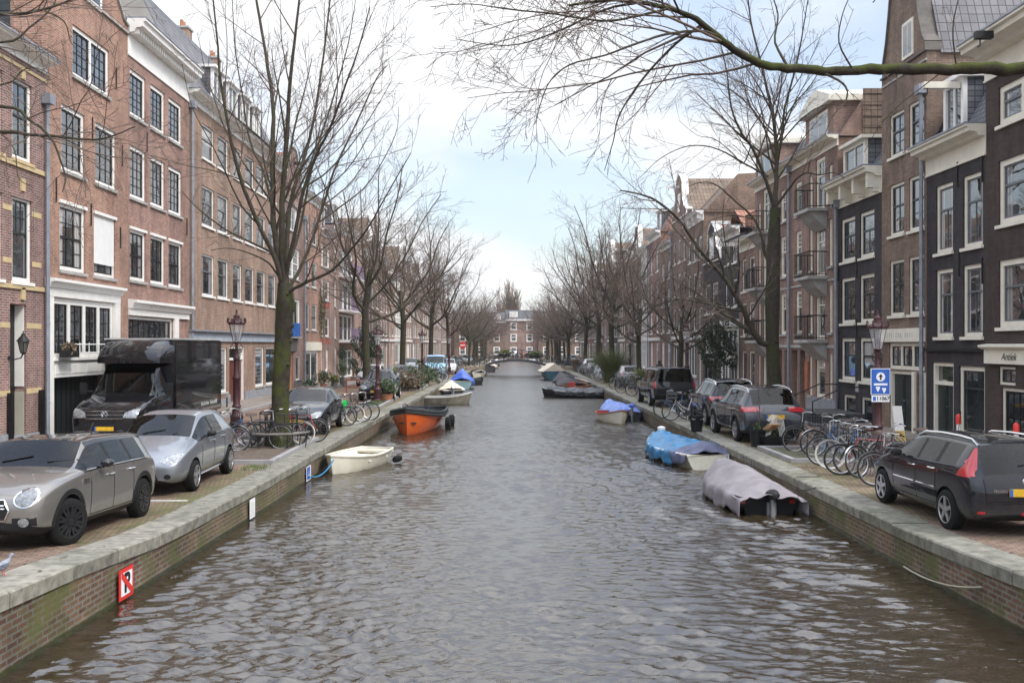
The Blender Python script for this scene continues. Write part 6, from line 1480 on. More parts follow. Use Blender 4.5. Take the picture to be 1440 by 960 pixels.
# ---- SUVs
def suv(paintm, label, boxy=False):
    c = Car('parked_car', 4.49, 1.84, [
     (0, .40, .62, .68, .50, .30), (.06, .30, .74, .80, .78, .52), (.32, .26, .92, .98, .88, .62), (.80, .25, 1.0, 1.06, .91, .68), (1.22, .25, 1.04, 1.11, .92, .70), (1.95, .25, 1.06, 1.56, .92, .62),
     (2.35, .25, 1.065, 1.62, .92, .62), (2.44, .25, 1.07, 1.625, .92, .62), (3.15, .25, 1.08, 1.62, .92, .61), (3.25, .25, 1.085, 1.615, .92, .61), (3.80, .25, 1.10, 1.59, .915, .60), (3.98, .25, 1.11, 1.57, .91, .60), (4.28, .28, 1.04, 1.12, .89, .60), (4.44, .32, .88, .95, .87, .58), (4.49, .42, .64, .70, .80, .52)],
     (4, 5, 7, 9), 4, 11, [(.86, .81), (.86, -.81), (3.54, .81), (3.54, -.81)], .345, paintm, label, lowtrim=PLASTIC)
    c.wheelset(ALLOY, 5, double=True); c.arches(PLASTIC, .05); c.mirror(1.78, 1.08, paintm); c.handles([(2.14, .96), (2.96, .99)], paintm); doorlines(c, (1.48, 2.40, 3.20), .40, 1.04)
    for sg in (1, -1):
        c.patch('tail_light', lambda y, z, o: c.rear(y, z, o), [(sg * .40, .94), (sg * .86, .90), (sg * .86, 1.06), (sg * .42, 1.05)], REDL, .014)
        c.patch('tail_light', lambda x, z, o: c.side(x, z, sg, o), [(4.10, .93), (4.36, .92), (4.34, 1.05), (4.06, 1.04)], REDL, .012)
        c.patch('headlight', lambda y, z, o: c.front(y, z, o), [(sg * .42, .70), (sg * .78, .68), (sg * .84, .82), (sg * .46, .80)], LAMPG, .01)
        m = MB(); P = [c.hit((c.L / 2 - x, sg * .62, 3), (0, 0, -1)) for x in (1.85, 2.1, 2.8, 3.4, 3.8, 4.0)]; P = [p + Vector((0, 0, [0, .045, .055, .055, .045, 0][i])) for i, p in enumerate(P)]
        m.tube(P, .02, 6); m.build('roof_rail', CHROME, c.root)
    c.patch('rear_bumper_trim', lambda y, z, o: c.rear(y, z, o), [(-.7, .50), (.7, .50), (.66, .40), (-.66, .40)], PLASTIC, .01)
    c.plate(c.rear, 0, .78); c.plate(c.front, 0, .55); c.patch('grille', lambda y, z, o: c.front(y, z, o), [(-.36, .82), (.36, .82), (.36, .70), (-.36, .70)], PLASTIC, .01)
    return c
GREYP = paint('paint_anthracite', (0.045, 0.047, 0.056), .25, .25); DKGREY = paint('paint_charcoal', (0.020, 0.021, 0.024), .0, .4)
s1 = suv(GREYP, 'anthracite SUV with silver roof rails, parked beside the big right-hand tree'); f1 = G(1029.4, 618.5); s1.place(f1.x + .88, f1.y + .95, R(1))
def clone(src, X, Y, hd, pm_, label, sc=(1, 1, 1), cat='car', name=None):
    o = copy_tree(src); o.location = (X, Y, HS + .004); o.rotation_euler = (0, 0, PI / 2 + hd); o.scale = sc; tag(o, label, cat)
    if name: o.name = name
    if pm_: swapmat(o, pm_)
    return o
f1 = G(990, 597); clone(s1.root, f1.x + .86, f1.y + .95, 0, {'paint_anthracite': NAVY}, 'blue-black SUV parked behind the black bucket, in front of the anthracite SUV')
# big dark van-like SUV
c = Car('parked_car', 5.1, 1.95, [
 (0, .45, .80, .86, .80, .60), (.10, .36, .98, 1.04, .94, .70), (.5, .32, 1.08, 1.13, .96, .74), (1.3, .30, 1.12, 1.18, .97, .76), (1.5, .30, 1.14, 1.2, .97, .78), (2.0, .30, 1.15, 1.76, .97, .74),
 (2.8, .30, 1.15, 1.82, .97, .74), (2.9, .30, 1.15, 1.82, .97, .74), (3.7, .30, 1.15, 1.82, .97, .74), (3.82, .30, 1.15, 1.82, .97, .74), (4.75, .30, 1.15, 1.80, .96, .74), (4.88, .32, 1.15, 1.78, .96, .73), (5.02, .36, 1.10, 1.16, .95, .76), (5.1, .45, .80, .86, .92, .70)],
 (4, 5, 7, 9), 4, 11, [(.95, .86), (.95, -.86), (3.95, .86), (3.95, -.86)], .37, DKGREY, 'large matt charcoal people carrier parked behind the white framed bicycle, right quay', lowtrim=PLASTIC)
c.wheelset(ALLOY, 6, width=.24); c.mirror(2.0, 1.15, PLASTIC)
for sg in (1, -1):
    c.patch('tail_light', lambda y, z, o: c.rear(y, z, o), [(sg * .93, .88), (sg * .84, .88), (sg * .84, 1.16), (sg * .92, 1.16)], REDL, .014); c.patch('tail_light', lambda x, z, o: c.side(x, z, sg, o), [(4.95, .88), (5.03, .88), (5.0, 1.16), (4.94, 1.16)], REDL, .012)
c.patch('rear_bumper', lambda y, z, o: c.rear(y, z, o), [(-.9, .62), (.9, .62), (.9, .46), (-.9, .46)], PLASTIC, .05); doorlines(c, (1.7, 2.86, 3.76), .42, 1.12)
f1 = G(912.6, 570.3); c.place(f1.x + .9, f1.y + 1.1, R(1)); BIG = c
# rest of the parked cars
GRY = paint('paint_grey', (0.26, 0.27, 0.28)); WHT = paint('paint_white', (0.72, 0.72, 0.72), 0, .35); LBL = paint('paint_light_blue', (0.30, 0.52, 0.72), .1, .4)
f1 = G(553.4, 563); clone(BLKC.root, f1.x - .82, f1.y + 1.2, PI, None, 'dark hatchback with bright windscreen parked behind the second lamp post, left quay', (1, 1, 1.08))
f1 = G(592, 548); clone(s1.root, f1.x - .9, f1.y + 1.4, PI, {'paint_anthracite': GRY}, 'grey car parked between the two planted tree pits, left quay', (.9, .9, .95))
f1 = G(586, 545); clone(SIL.root, f1.x - 3.2, f1.y + 2, PI, {'paint_silver_blue': WHT}, 'white hatchback half hidden behind the second dark trunk, left quay')
clone(SIL.root, interp(QL, 92) - 1.6, 92, PI, {'paint_silver_blue': WHT}, 'small white car on the quay beyond the light blue van')
clone(SIL.root, interp(QR, 63.5) + 1.9, 63.5, 0, {'paint_silver_blue': GRY}, 'grey hatchback parked beside the feathery grass clump, right quay')
clone(SIL.root, interp(QR, 92) + 1.7, 92, 0, {'paint_silver_blue': WHT}, 'white hatchback parked by the stone bridge, right quay')
clone(SIL.root, interp(QR, 84) + 3.6, 84, 0, {'paint_silver_blue': LBL}, 'pale blue hatchback beyond the tall grass clump, right quay')
for i, (x, y, hd, pm_, lb) in enumerate([(-8.8, 96, PI, GRY, 'grey car in the street behind the light blue van'), (12.0, 100, 0, NAVY, 'dark car at the right end of the far bridge'), (-4.9, 112, PI, NAVY, 'dark car beyond the left end of the far bridge'),
   (-4.2, 130, PI, GRY, 'grey car far along the left quay past the bridge'), (9.8, 128, 0, GRY, 'grey car far along the right quay past the bridge'), (10.2, 140, 0, WHT, 'white car far along the right quay'), (2.6, 198.5, PI / 2, WHT, 'white car crossing in front of the closing block'), (7.4, 198.5, PI / 2, NAVY, 'dark blue car in front of the closing block')]):
    clone(SIL.root, x, y, hd, {'paint_silver_blue': pm_}, lb)

# ---- box van
def boxvan():
    VB = paint('paint_van_black', (0.010, 0.0095, 0.011), .05, .14); root = empty('box_van', (0, 0, 0), 0, 'glossy black box van parked in front of the garage and white shopfronts, left', 'van')
    L = 7.3; st = [(0, .42, .80, .86, .74, .50), (.08, .30, 1.02, 1.08, .94, .66), (.45, .28, 1.18, 1.25, 1.0, .74), (.95, .28, 1.32, 1.40, 1.01, .78), (1.25, .28, 1.36, 1.46, 1.015, .80), (2.0, .28, 1.40, 2.30, 1.02, .72), (2.45, .28, 1.42, 2.42, 1.02, .72), (2.55, .28, 1.42, 2.42, 1.02, .72), (2.75, .28, 1.42, 2.42, 1.02, .72)]
    c = Car('cab', L, 2.04, st, (4, 5), 4, 99, [(.95, .90), (.95, -.90)], .36, VB, None, None, lowtrim=PLASTIC, sub=2)
    for ch in list(c.root.children): ch.parent = root
    bpy.data.objects.remove(c.root); c.root = root
    c.wheels = [(.95, .88), (.95, -.88), (5.2, .92), (5.2, -.92)]; c.wheelset(DALLOY, 5, width=.24)
    for sg in (1, -1):
        h_ = c.patch('headlight', lambda y, z, o: c.front(y, z, o), [(sg * .50, .86), (sg * .84, .84), (sg * .92, 1.10), (sg * .74, 1.08), (sg * .54, 1.0)], LAMPG, .01)
    c.patch('grille', lambda y, z, o: c.front(y, z, o), [(-.5, 1.02), (.5, 1.02), (.48, .82), (-.48, .82)], PLASTIC, .008)
    c.lines('grille_bars', lambda y, z, o: c.front(y, z, .014), [[(-.55, 1.03), (.55, 1.03)], [(-.5, .93), (.5, .93)], [(-.5, .83), (.5, .83)]], CHROME, .009)
    c.patch('lower_grille', lambda y, z, o: c.front(y, z, o), [(-.75, .66), (.75, .66), (.72, .42), (-.72, .42)], PLASTIC, .01)
    p = c.front(0, .95, .03); m = MB(); m.tube([(p.x, .085 * math.cos(t), p.z + .085 * math.sin(t)) for t in [2 * PI * k / 18 for k in range(18)]], .008, 5, closed=True)
    for seg in ([(-.045, .068), (0, .012), (.045, .068)], [(-.068, .02), (-.03, -.07), (0, -.012), (.03, -.07), (.068, .02)]): m.tube([(p.x, a, p.z + b) for a, b in seg], .007, 4)
    m.build('badge', CHROME, root)
    # box with rounded wind deflector
    m = MB(); x0, x1 = L / 2 - 2.62, -L / 2; m.box(x1, x0, -1.06, 1.06, .62, 2.98); m.build('cargo_box', VB, root, bev=.03)
    m = MB(); m.box(x1 - .01, x0 + .01, -1.075, 1.075, 2.985, 3.03); m.build('box_roof', plain('box_roof_white', (.5, .5, .48), .5), root)
    m = MB(); m.box(x1, x0, 1.061, 1.068, .70, .78); m.box(x1, x0, -1.068, -1.061, .70, .78); m.build('side_rail', CHROME, root)
    rg = []
    for (x, zt, w_) in ((0.0, 2.96, 1.03), (.35, 2.90, 1.0), (.65, 2.72, .95), (.9, 2.50, .90)):
        X = x0 + x; rg.append([Vector((X, y * w_, z)) for y, z in ((-1, 2.30), (-1, lerp(2.3, zt, .75)), (-.86, zt), (0, zt + .03), (.86, zt), (1, lerp(2.3, zt, .75)), (1, 2.30))])
    m = MB(); m.loft(rg, 0, closed=True); m.build('wind_deflector', VB, root, sharp=50)
    lg = random.Random(3); m = MB(); x = -1.4
    while x > -3.1:
        w_ = lg.uniform(.05, .10); h2 = lg.uniform(.08, .13)
        if not (-2.3 < x < -2.15): m.box(x - w_, x, 1.0605, 1.064, .86, .86 + h2)
        x -= w_ + .03
    m.build('small_lettering', plain('letter_silver', (.45, .45, .45), .5), root)
    m = MB(); m.box(-L / 2, L / 2 - 2.8, -.9, .9, .42, .62); m.build('chassis', PLASTIC, root)
    for sg in (1, -1):
        m = MB(); m.box(L / 2 - 1.62, L / 2 - 1.48, sg * 1.12, sg * 1.32, 1.42, 1.74); m.tube([(L / 2 - 1.6, sg * .98, 1.5), (L / 2 - 1.55, sg * 1.15, 1.5)], .025, 6); m.build('wing_mirror', PLASTIC, root, bev=.03)
    c.plate(c.front, 0, .56); doorlines(c, (1.35, 2.6), .5, 1.38)
    c.lines('bonnet_gap', lambda y, z, o: c.front(y, z, .001), [[(-.9, 1.12), (.9, 1.12)]], RUBBER, .006)
    return root
v = boxvan(); v.location = (-10.66, 29.45, HS + .004); v.rotation_euler = (0, 0, PI / 2 + PI)
# light blue delivery van in the distance (shape of its own: high roof)
c = Car('parked_van', 4.7, 1.9, [(0, .40, .74, .80, .70, .50), (.08, .3, .95, 1.0, .90, .66), (.4, .28, 1.1, 1.16, .94, .7), (.9, .28, 1.2, 1.28, .95, .74), (1.6, .28, 1.25, 1.85, .95, .74), (2.0, .28, 1.25, 1.95, .95, .76), (2.1, .28, 1.25, 1.95, .95, .76), (4.4, .28, 1.25, 1.95, .95, .76), (4.6, .3, 1.2, 1.90, .95, .76), (4.7, .4, .9, .96, .9, .7)],
 (3, 4, 5), 3, 99, [(.85, .83), (.85, -.83), (3.8, .83), (3.8, -.83)], .33, LBL, 'light blue delivery van facing the camera far along the left quay', 'van')
c.wheelset(ALLOY, 5)
for sg in (1, -1): c.patch('headlight', lambda y, z, o: c.front(y, z, o), [(sg * .5, .80), (sg * .82, .8), (sg * .86, .98), (sg * .6, .96)], LAMPG, .01)
c.patch('grille', lambda y, z, o: c.front(y, z, o), [(-.4, .78), (.4, .78), (.4, .66), (-.4, .66)], PLASTIC, .01); c.plate(c.front, 0, .5)
c.place(interp(QL, 82) - 1.9, 82, PI)
# ------------------------------------------------------------------ bicycles. local: +x forward, wheels at x=+-0.53, z up
BIKEF = plain('bike_frame_black', (0.02, 0.02, 0.022), 0.35, coat=.5); TYRE = plain('bike_tyre', (0.025, 0.024, 0.023), .8); TYREW = plain('bike_tyre_white', (0.65, 0.63, 0.58), .7)
SPOKE = plain('spoke_steel', (0.45, 0.45, 0.46), .35, .8); FEND = plain('mudguard', (0.03, 0.03, 0.032), .4); SADDLE = plain('saddle_brown', (0.06, 0.035, 0.025), .6)
def bike(name, label, fr=BIKEF, tyre=TYRE, fend=FEND, lady=True, basket=None, crate=None, bags=None, R_=.345):
    root = empty(name, (0, 0, 0), 0, label, 'bicycle'); B = .55; r = R_
    for sx in (B, -B):
        w_ = empty('wheel', (sx, 0, r), 0); w_.parent = root
        m = MB(); m.tube([(math.cos(t) * (r - .018), 0, math.sin(t) * (r - .018)) for t in [2 * PI * k / 28 for k in range(28)]], .019, 6, closed=True); m.build('tyre', tyre, w_)
        m = MB(); m.tube([(math.cos(t) * (r - .045), 0, math.sin(t) * (r - .045)) for t in [2 * PI * k / 24 for k in range(24)]], .011, 4, closed=True)
        m.lathe([(.022, -.04), (.022, .04)], (0, 0, 0), 8, axis='y')
        for k in range(18): a = 2 * PI * k / 18; m.tube([(math.cos(a + .4) * .02, (-1) ** k * .03, math.sin(a + .4) * .02), (math.cos(a) * (r - .05), 0, math.sin(a) * (r - .05))], .0017, 3, cap=False)
        m.build('rim', SPOKE, w_)
        m = MB(); P = []
        a0, a1 = (R(35), R(165)) if sx > 0 else (R(10), R(180))
        for k in range(13): a = a0 + (a1 - a0) * k / 12; P.append(a)
        inn = [[(sx + math.cos(a) * (r + .022), y, r + math.sin(a) * (r + .022 - abs(y) * .35)) for y in (-.028, 0, .028)] for a in P]
        m.loft(inn, 0, closed=False, caps=False); m.tube([(sx, .035, r), (sx + math.cos(a0) * r, .03, r + math.sin(a0) * (r + .02))], .004, 4); m.build('mudguard', fend, root)
    bb = (-.06, 0, .29); st = (-.22, 0, .80); hd = (.36, 0, .80); hb = (.39, 0, .66); fk = (B, 0, r); rr = (-B, 0, r)
    m = MB(); t = .017
    m.tube([bb, st, (-.235, 0, .86)], t, 7); m.tube([hd, hb], t * 1.15, 7)
    if lady: m.tube([bb, (.10, 0, .36), (.30, 0, .58), hb], t * 1.1, 7); m.tube([(-.10, 0, .42), (.12, 0, .52), (.34, 0, .74)], t * .9, 7)
    else: m.tube([bb, hb], t * 1.15, 7); m.tube([(-.21, 0, .76), (.365, 0, .775)], t, 7)
    for sy in (.045, -.045): m.tube([bb, (rr[0], sy, rr[2])], .010, 5); m.tube([(st[0], 0, .74), (rr[0], sy, rr[2])], .008, 5); m.tube([hb, (.42, sy, .60), (fk[0], sy, fk[2])], .011, 5)
    m.tube([(-.06, .12, .02), (-.08, .0, .29)], .008, 4); m.build('frame', fr, root)
    m = MB(); hz = .98 + .04
    m.tube([hd, (.34, 0, hz)], .013, 6); m.tube([(.06, .29, hz - .01), (.16, .29, hz + .03), (.27, .22, hz + .05), (.35, .08, hz + .01), (.35, -.08, hz + .01), (.27, -.22, hz + .05), (.16, -.29, hz + .03), (.06, -.29, hz - .01)], .011, 6)
    m.build('handlebar', SPOKE, root)
    m = MB()
    for sy in (.29, -.29): m.tube([(.05, sy, hz - .012), (.15, sy, hz + .026)], .016, 6)
    m.build('grips', RUBBER, root)
    m = MB(); m.tube([(-.235, 0, .84), (-.25, 0, .92)], .012, 6)
    rg = [[Vector((x, y * w_, .945 + z + .02 * (1 - abs(y)))) for y, z in ((-1, -.02), (-.6, .01), (0, .02), (.6, .01), (1, -.02), (.6, -.035), (-.6, -.035))] for x, w_ in ((-.38, .03), (-.35, .085), (-.28, .09), (-.2, .045), (-.11, .022), (-.08, .01))]
    m.loft(rg, 0); m.build('saddle', SADDLE, root)
    m = MB()
    for sy in (.06, -.06): m.tube([(-.30, sy, .73), (-.78, sy, .735)], .006, 4); m.tube([(-.70, sy, .735), (-B, sy, r)], .005, 4)
    for x in (-.4, -.5, -.6, -.7, -.78): m.tube([(x, -.06, .735), (x, .06, .735)], .005, 4)
    m.build('carrier', BIKEF, root)
    m = MB(); m.lathe([(.09, -.004), (.09, .004)], (bb[0], .055, bb[2]), 16, axis='y'); m.tube([(bb[0], .07, bb[2]), (bb[0] + .12, .08, bb[2] - .12), (bb[0] + .12, .15, bb[2] - .12)], .009, 4); m.tube([(bb[0], -.07, bb[2]), (bb[0] - .12, -.08, bb[2] + .12), (bb[0] - .12, -.15, bb[2] + .12)], .009, 4)
    m.prism([(bb[0] + .1, bb[2] - .05), (bb[0] + .1, bb[2] + .05), (rr[0] - .05, rr[2] + .04), (rr[0] - .05, rr[2] - .04)], .046, .052, 0, 'y'); m.build('chain_case', FEND, root)
    m = MB(); m.box(-.80, -.775, -.04, .04, .66, .70); m.build('rear_reflector', REDL, root)
    if basket: 
        m = MB(); X, Z = .52, .80
        for z in (0, .08, .16, .24): m.tube([(X - .15, -.18, Z + z), (X + .15, -.18, Z + z), (X + .15, .18, Z + z), (X - .15, .18, Z + z)], .006, 4, closed=True)
        for k in range(6):
            a = -.15 + .06 * k
            for y in (-.18, .18): m.tube([(X + a, y, Z), (X + a, y, Z + .24)], .004, 3)
            for xx in (-.15, .15): m.tube([(X + xx, a * 1.2, Z), (X + xx, a * 1.2, Z + .24)], .004, 3)
        m.box(X - .15, X + .15, -.18, .18, Z - .01, Z); m.build('basket', basket, root)
    if crate:
        m = MB(); X, Z = .50, .82; t_ = .015
        for (a, b, c_, d) in ((X - .2, X + .2, -.16, -.16 + t_), (X - .2, X + .2, .16 - t_, .16), (X - .2, X - .2 + t_, -.16 + t_, .16 - t_), (X + .2 - t_, X + .2, -.16 + t_, .16 - t_)):
            m.box(a, b, c_, d, Z, Z + .07); m.box(a, b, c_, d, Z + .13, Z + .26)
        m.box(X - .2, X + .2, -.16, .16, Z - .01, Z - .001); m.build('crate', crate, root)
    if bags:
        for sy in (1, -1):
            m = MB(); m.box(-.72, -.36, sy * .07, sy * .20, .42, .74); m.build('pannier', bags, root, bev=.03)
    return root
WHF = plain('bike_frame_white', (0.75, 0.75, 0.74), .35, coat=.5); BLF = plain('bike_frame_blue', (0.04, 0.14, 0.34), .35, coat=.5); TEAL = plain('teal_cover', (0.03, 0.36, 0.42), .6); GREENB = plain('green_bag', (0.02, 0.62, 0.12), .6)
GRYF = plain('bike_frame_grey', (0.25, 0.26, 0.27), .4, coat=.4); REDF = plain('bike_frame_red', (0.32, 0.04, 0.04), .4, coat=.4)
protos = [bike('bicycle', 'x'), bike('bicycle', 'x', lady=False, tyre=TYRE), bike('bicycle', 'x', fr=GRYF, tyre=TYREW, basket=BIKEF), bike('bicycle', 'x', fr=WHF, crate=BIKEF), bike('bicycle', 'x', fr=BLF, lady=True), bike('bicycle', 'x', bags=GREENB, fr=BIKEF), bike('bicycle', 'x', fr=BIKEF, fend=WHF, basket=PLASTIC), bike('bicycle', 'x', fr=REDF, lady=False)]
bused = set()
def place_bike(k, X, Y, rz, label, lean=4, steer=None, z=HS, group=None):
    p = protos[k]
    if k in bused: o = copy_tree(p)
    else: o = p; bused.add(k)
    o.location = (X, Y, z + .004); o.rotation_euler = (R(lean), 0, rz); tag(o, label, 'bicycle', group); return o
g1 = 'bicycles in the right-hand row beside the tall lamp post'
# right cluster: front wheels towards the canal; photo foot points of the front wheel
row = [(0, 1118, 636, 170, 'black roadster bicycle at the far end of the right-hand row, nearest the chair planter'), (6, 1144, 642, 172, 'bicycle with pale mudguards, second from the planter in the right-hand row'),
       (4, 1155, 655, 168, 'blue framed bicycle, third from the planter in the right-hand row'), (2, 1168, 660, 171, 'grey bicycle with white tyres and front basket, fourth from the planter in the right-hand row'),
       (0, 1181, 668, 166, 'black bicycle, fifth from the planter in the right-hand row'), (7, 1194, 668, 174, 'dark red bicycle, sixth from the planter in the right-hand row'),
       (6, 1208, 672, 205, 'bicycle with basket turned askew, seventh from the planter in the right-hand row'), (1, 1230, 684, 176, 'black diamond frame bicycle beside the front wheel of the dark estate car')]
for i, (k, px, py, dg, lb) in enumerate(row):
    f = G(px, py); a = R(dg); place_bike(k, f.x - .55 * math.cos(a), f.y - .55 * math.sin(a), a, lb, (3, -4, 5, 2, -5, 4, 8, 3)[i], group=g1)
extra = [(4, 8.9, 24.2, 176, 'blue bicycle standing in the back of the right-hand row, far from the water'), (2, 8.9, 22.9, 182, 'grey basket bicycle in the back of the right-hand row'), (0, 9.2, 21.3, 170, 'black bicycle leaning on the tall lamp post, right quay'), (1, 9.0, 19.0, 185, 'black bicycle behind the bonnet of the dark estate car')]
for k, x, y, dg, lb in extra: place_bike(k, x, y, R(dg), lb, rnd.uniform(-6, 6), group=g1)
# white framed bicycle and neighbours behind the SUVs
f = G(946, 592); place_bike(3, f.x + .50, f.y + .1, R(172), 'white framed bicycle with black front crate, behind the blue-black SUV')
place_bike(0, f.x + 1.2, f.y + .9, R(165), 'black bicycle beside the white framed bicycle, right quay', -5); place_bike(4, f.x + .4, f.y + 1.4, R(178), 'blue bicycle behind the white framed bicycle, near the charcoal people carrier', 4)
gr = 'bicycles along the right quay near the grass clump'
for i, (x, y) in enumerate(((7.9, 52.5), (8.2, 54.0), (7.7, 55.4), (7.9, 60.3), (8.4, 61.2))):
    place_bike((0, 2, 1, 6, 0)[i], x, y, R(160 + i * 9), f'bicycle near the feathery grass, {ORD[i]} behind the charcoal people carrier', 4, group=gr)
# left clusters
g2 = 'bicycles between the tree guard and the black hatchback, left quay'
f = G(445, 622); lrow = [(7, -.0, 0, 12, 'dark red bicycle closest to the black hatchback bonnet, left quay'), (2, -.25, -.75, 8, 'grey bicycle with white tyres, second from the black hatchback, left quay'), (0, -.35, -1.4, 10, 'black bicycle, third from the black hatchback, left quay'), (1, -.6, -2.0, 4, 'black diamond frame bicycle, fourth from the black hatchback'), (6, -1.6, -2.6, 14, 'bicycle with basket behind the mossy trunk, left quay'), (4, -1.7, -1.2, -4, 'blue bicycle furthest from the water, behind the mossy trunk')]
for k, dx, dy, dg, lb in lrow: a = R(dg); place_bike(k, f.x + dx - .55, f.y + dy, a, lb, rnd.uniform(-6, 6), group=g2)
g3 = 'bicycles behind the black hatchback, left quay'
f = G(522, 591); lrow = [(5, 0, 0, -6, 'bicycle with bright green panniers, left quay'), (0, -.2, -.9, 4, 'black bicycle beside the one with green panniers'), (2, -.35, -1.7, 10, 'white tyred bicycle in the rack right behind the black hatchback'), (1, -.5, -2.5, 2, 'black bicycle between the white tyred one and the black hatchback'), (7, -1.5, .6, 8, 'dark red bicycle behind the green panniers'), (4, -1.7, -.4, -8, 'blue bicycle in the second line behind the green panniers'), (6, -1.9, -1.4, 5, 'basket bicycle in the second line, left quay'), (0, -1.9, -2.3, 12, 'black bicycle in the second line, left quay')]
for k, dx, dy, dg, lb in lrow: a = R(dg); place_bike(k, f.x + dx - .55, f.y + dy, a, lb, rnd.uniform(-5, 5), group=g3)
g4 = 'bicycles in the distance along the quays'
for i, (x, y) in enumerate(((-4.9, 71.5), (-4.7, 73), (-4.6, 74.4), (-4.5, 76), (-4.6, 99), (-4.4, 100.5), (-4.2, 102), (-4.3, 104))):
    place_bike((0, 2, 1, 6, 4, 0, 2, 7)[i], x, y, R(10 + 13 * i % 40), f'distant bicycle on the left quay, {ORD[i]} from the planted tree pits', group=g4)
for i in range(14):
    y = 74 + i * 2.15; place_bike((0, 2, 6, 1, 4, 7, 3)[i % 7], interp(QR, y) + 1.35, y, R(160 + (i * 23) % 40), f'distant bicycle on the right quay, {ORD[i]} beyond the covered scooter', rnd.uniform(-5, 5), group=g4)

# ------------------------------------------------------------------ far bridge
def bridge():
    Y0, Y1 = 105, 109; zt = 1.83
    root = empty('canal_bridge', (0, 0, 0), 0, 'low canal bridge with a flat dark span and stone side arches, closing the middle distance', 'bridge')
    xl, xr = interp(QL, 105) - .4, interp(QR, 105) + .4; a, b = -1.28, 5.3
    def deckz(x): return max(zt - .05 * (x - 2) ** 2, .98)
    m = MB(); xs = [a + (b - a) * i / 12 for i in range(13)]
    m.prism([(x, deckz(x)) for x in xs] + [(x, deckz(x) - .26) for x in xs[::-1]], Y0, Y1, 0, 'y'); m.build('span', plain('bridge_iron', (0.05, 0.048, 0.05), .6), root)
    AB = plain('bridge_stone', (0.27, 0.22, 0.15), .85, var=.35, nscale=1.6, bmp=.3)
    for (p, q) in ((xl, a), (b, xr)):
        m = MB(); w_ = q - p; N_ = 14; top = []; bot = []
        for i in range(N_ + 1):
            x = p + w_ * i / N_; top.append((x, deckz(x))); t = (x - (p + .22)) / (w_ - .44)
            bot.append((x, .05 + .72 * math.sqrt(max(0, 1 - (2 * t - 1) ** 2)) if 0 < t < 1 else -1.0))
        for yy in (Y0, Y1):
            for i in range(N_): m.quad((top[i][0], yy, top[i][1]), (top[i + 1][0], yy, top[i + 1][1]), (bot[i + 1][0], yy, bot[i + 1][1]), (bot[i][0], yy, bot[i][1]))
        for i in range(N_):
            m.quad((bot[i][0], Y0, bot[i][1]), (bot[i + 1][0], Y0, bot[i + 1][1]), (bot[i + 1][0], Y1, bot[i + 1][1]), (bot[i][0], Y1, bot[i][1]))
            m.quad((top[i][0], Y0, top[i][1]), (top[i][0], Y1, top[i][1]), (top[i + 1][0], Y1, top[i + 1][1]), (top[i + 1][0], Y0, top[i + 1][1]))
        m.build('side_arch', AB, root, fixn=False)
        s_ = -1 if p < 0 else 1; X0 = p if p < 0 else q; X1 = X0 + s_ * 7
        m = MB(); m.prism([(X0, deckz(X0)), (X1, HS + .05), (X1, HS - .3), (X0, HS - .3)], Y0, Y1, 0, 'y'); m.build('ramp', AB, root)
    for (x) in (a, b): m = MB(); m.box(x - .12, x + .12, Y0 - .06, Y0, -.5, deckz(x)); m.build('pier', plain('pier_dark', (.07, .065, .06), .8), root)
    m = MB()
    for yy in (Y0 + .1, Y1 - .1):
        X = [xl - 5 + (xr - xl + 10) * i / 40 for i in range(41)]; Z = [max(deckz(x), HS + .05) for x in X]
        for h_ in (.5, 1.0): m.tube([(x, yy, z + h_) for x, z in zip(X, Z)], .022 if h_ > .9 else .015, 4)
        for i in range(0, 41): m.tube([(X[i], yy, Z[i]), (X[i], yy, Z[i] + 1.0)], .018 if i % 4 else .03, 4)
    m.build('railing', IRON, root)
    return deckz
deckz = bridge()
for i in range(12):
    x = -3.2 + i * 1.0
    if abs(x - 2.0) < .2: continue
    place_bike((0, 2, 1, 6, 4, 0, 7)[i % 7], x, 105.5, R((4, -6, 8)[i % 3]), f'bicycle chained to the far bridge railing, {ORD[i]} from its left end', 8, z=max(deckz(x), HS), group='bicycles on the far bridge')
# ------------------------------------------------------------------ foliage helper
def leafmesh(cx, cy, cz, rx, ry, rz, n, size, rg, blades=False):
    m = MB()
    for _ in range(n):
        d = rv(rg) * (rg.random() ** .4); lump = 1 + .25 * math.sin(d.x * 7 + d.z * 5) ; p = Vector((cx + d.x * rx * lump, cy + d.y * ry * lump, cz + d.z * rz * lump)); u = rv(rg); v = rv(rg); s_ = size * rg.uniform(.6, 1.4)
        v = (v - u * v.dot(u)).normalized()
        a, b = u * s_, v * s_ * .5; m.add([p - a, p + b, p + a, p - b], [(0, 1, 2, 3)], 0)
    return m
def leafmat(name, c, var=.5):
    if name in MATS: return MATS[name]
    m, nt, b = newmat(name); v = objvec(nt); n = noise(nt, v, 6, 4)
    nt.links.new(mixrgb(nt, ramp(nt, n, .3, .7, 0, 1), tuple(x * (1 - var) for x in c), tuple(x * (1 + var) for x in c)), b.inputs['Base Color']); b.inputs['Roughness'].default_value = .6
    MATS[name] = m; return m
LG = leafmat('leaf_green', (.055, .085, .03)); LD = leafmat('leaf_dark', (.028, .05, .022)); LY = leafmat('leaf_yellowgreen', (.12, .14, .035)); LB = leafmat('leaf_brown', (.14, .10, .06)); GRASS = leafmat('grass_blades', (.07, .12, .03))
TERRA = plain('terracotta', (0.40, 0.17, 0.09), 0.8); POTG = plain('pot_grey', (.12, .12, .125), .7)
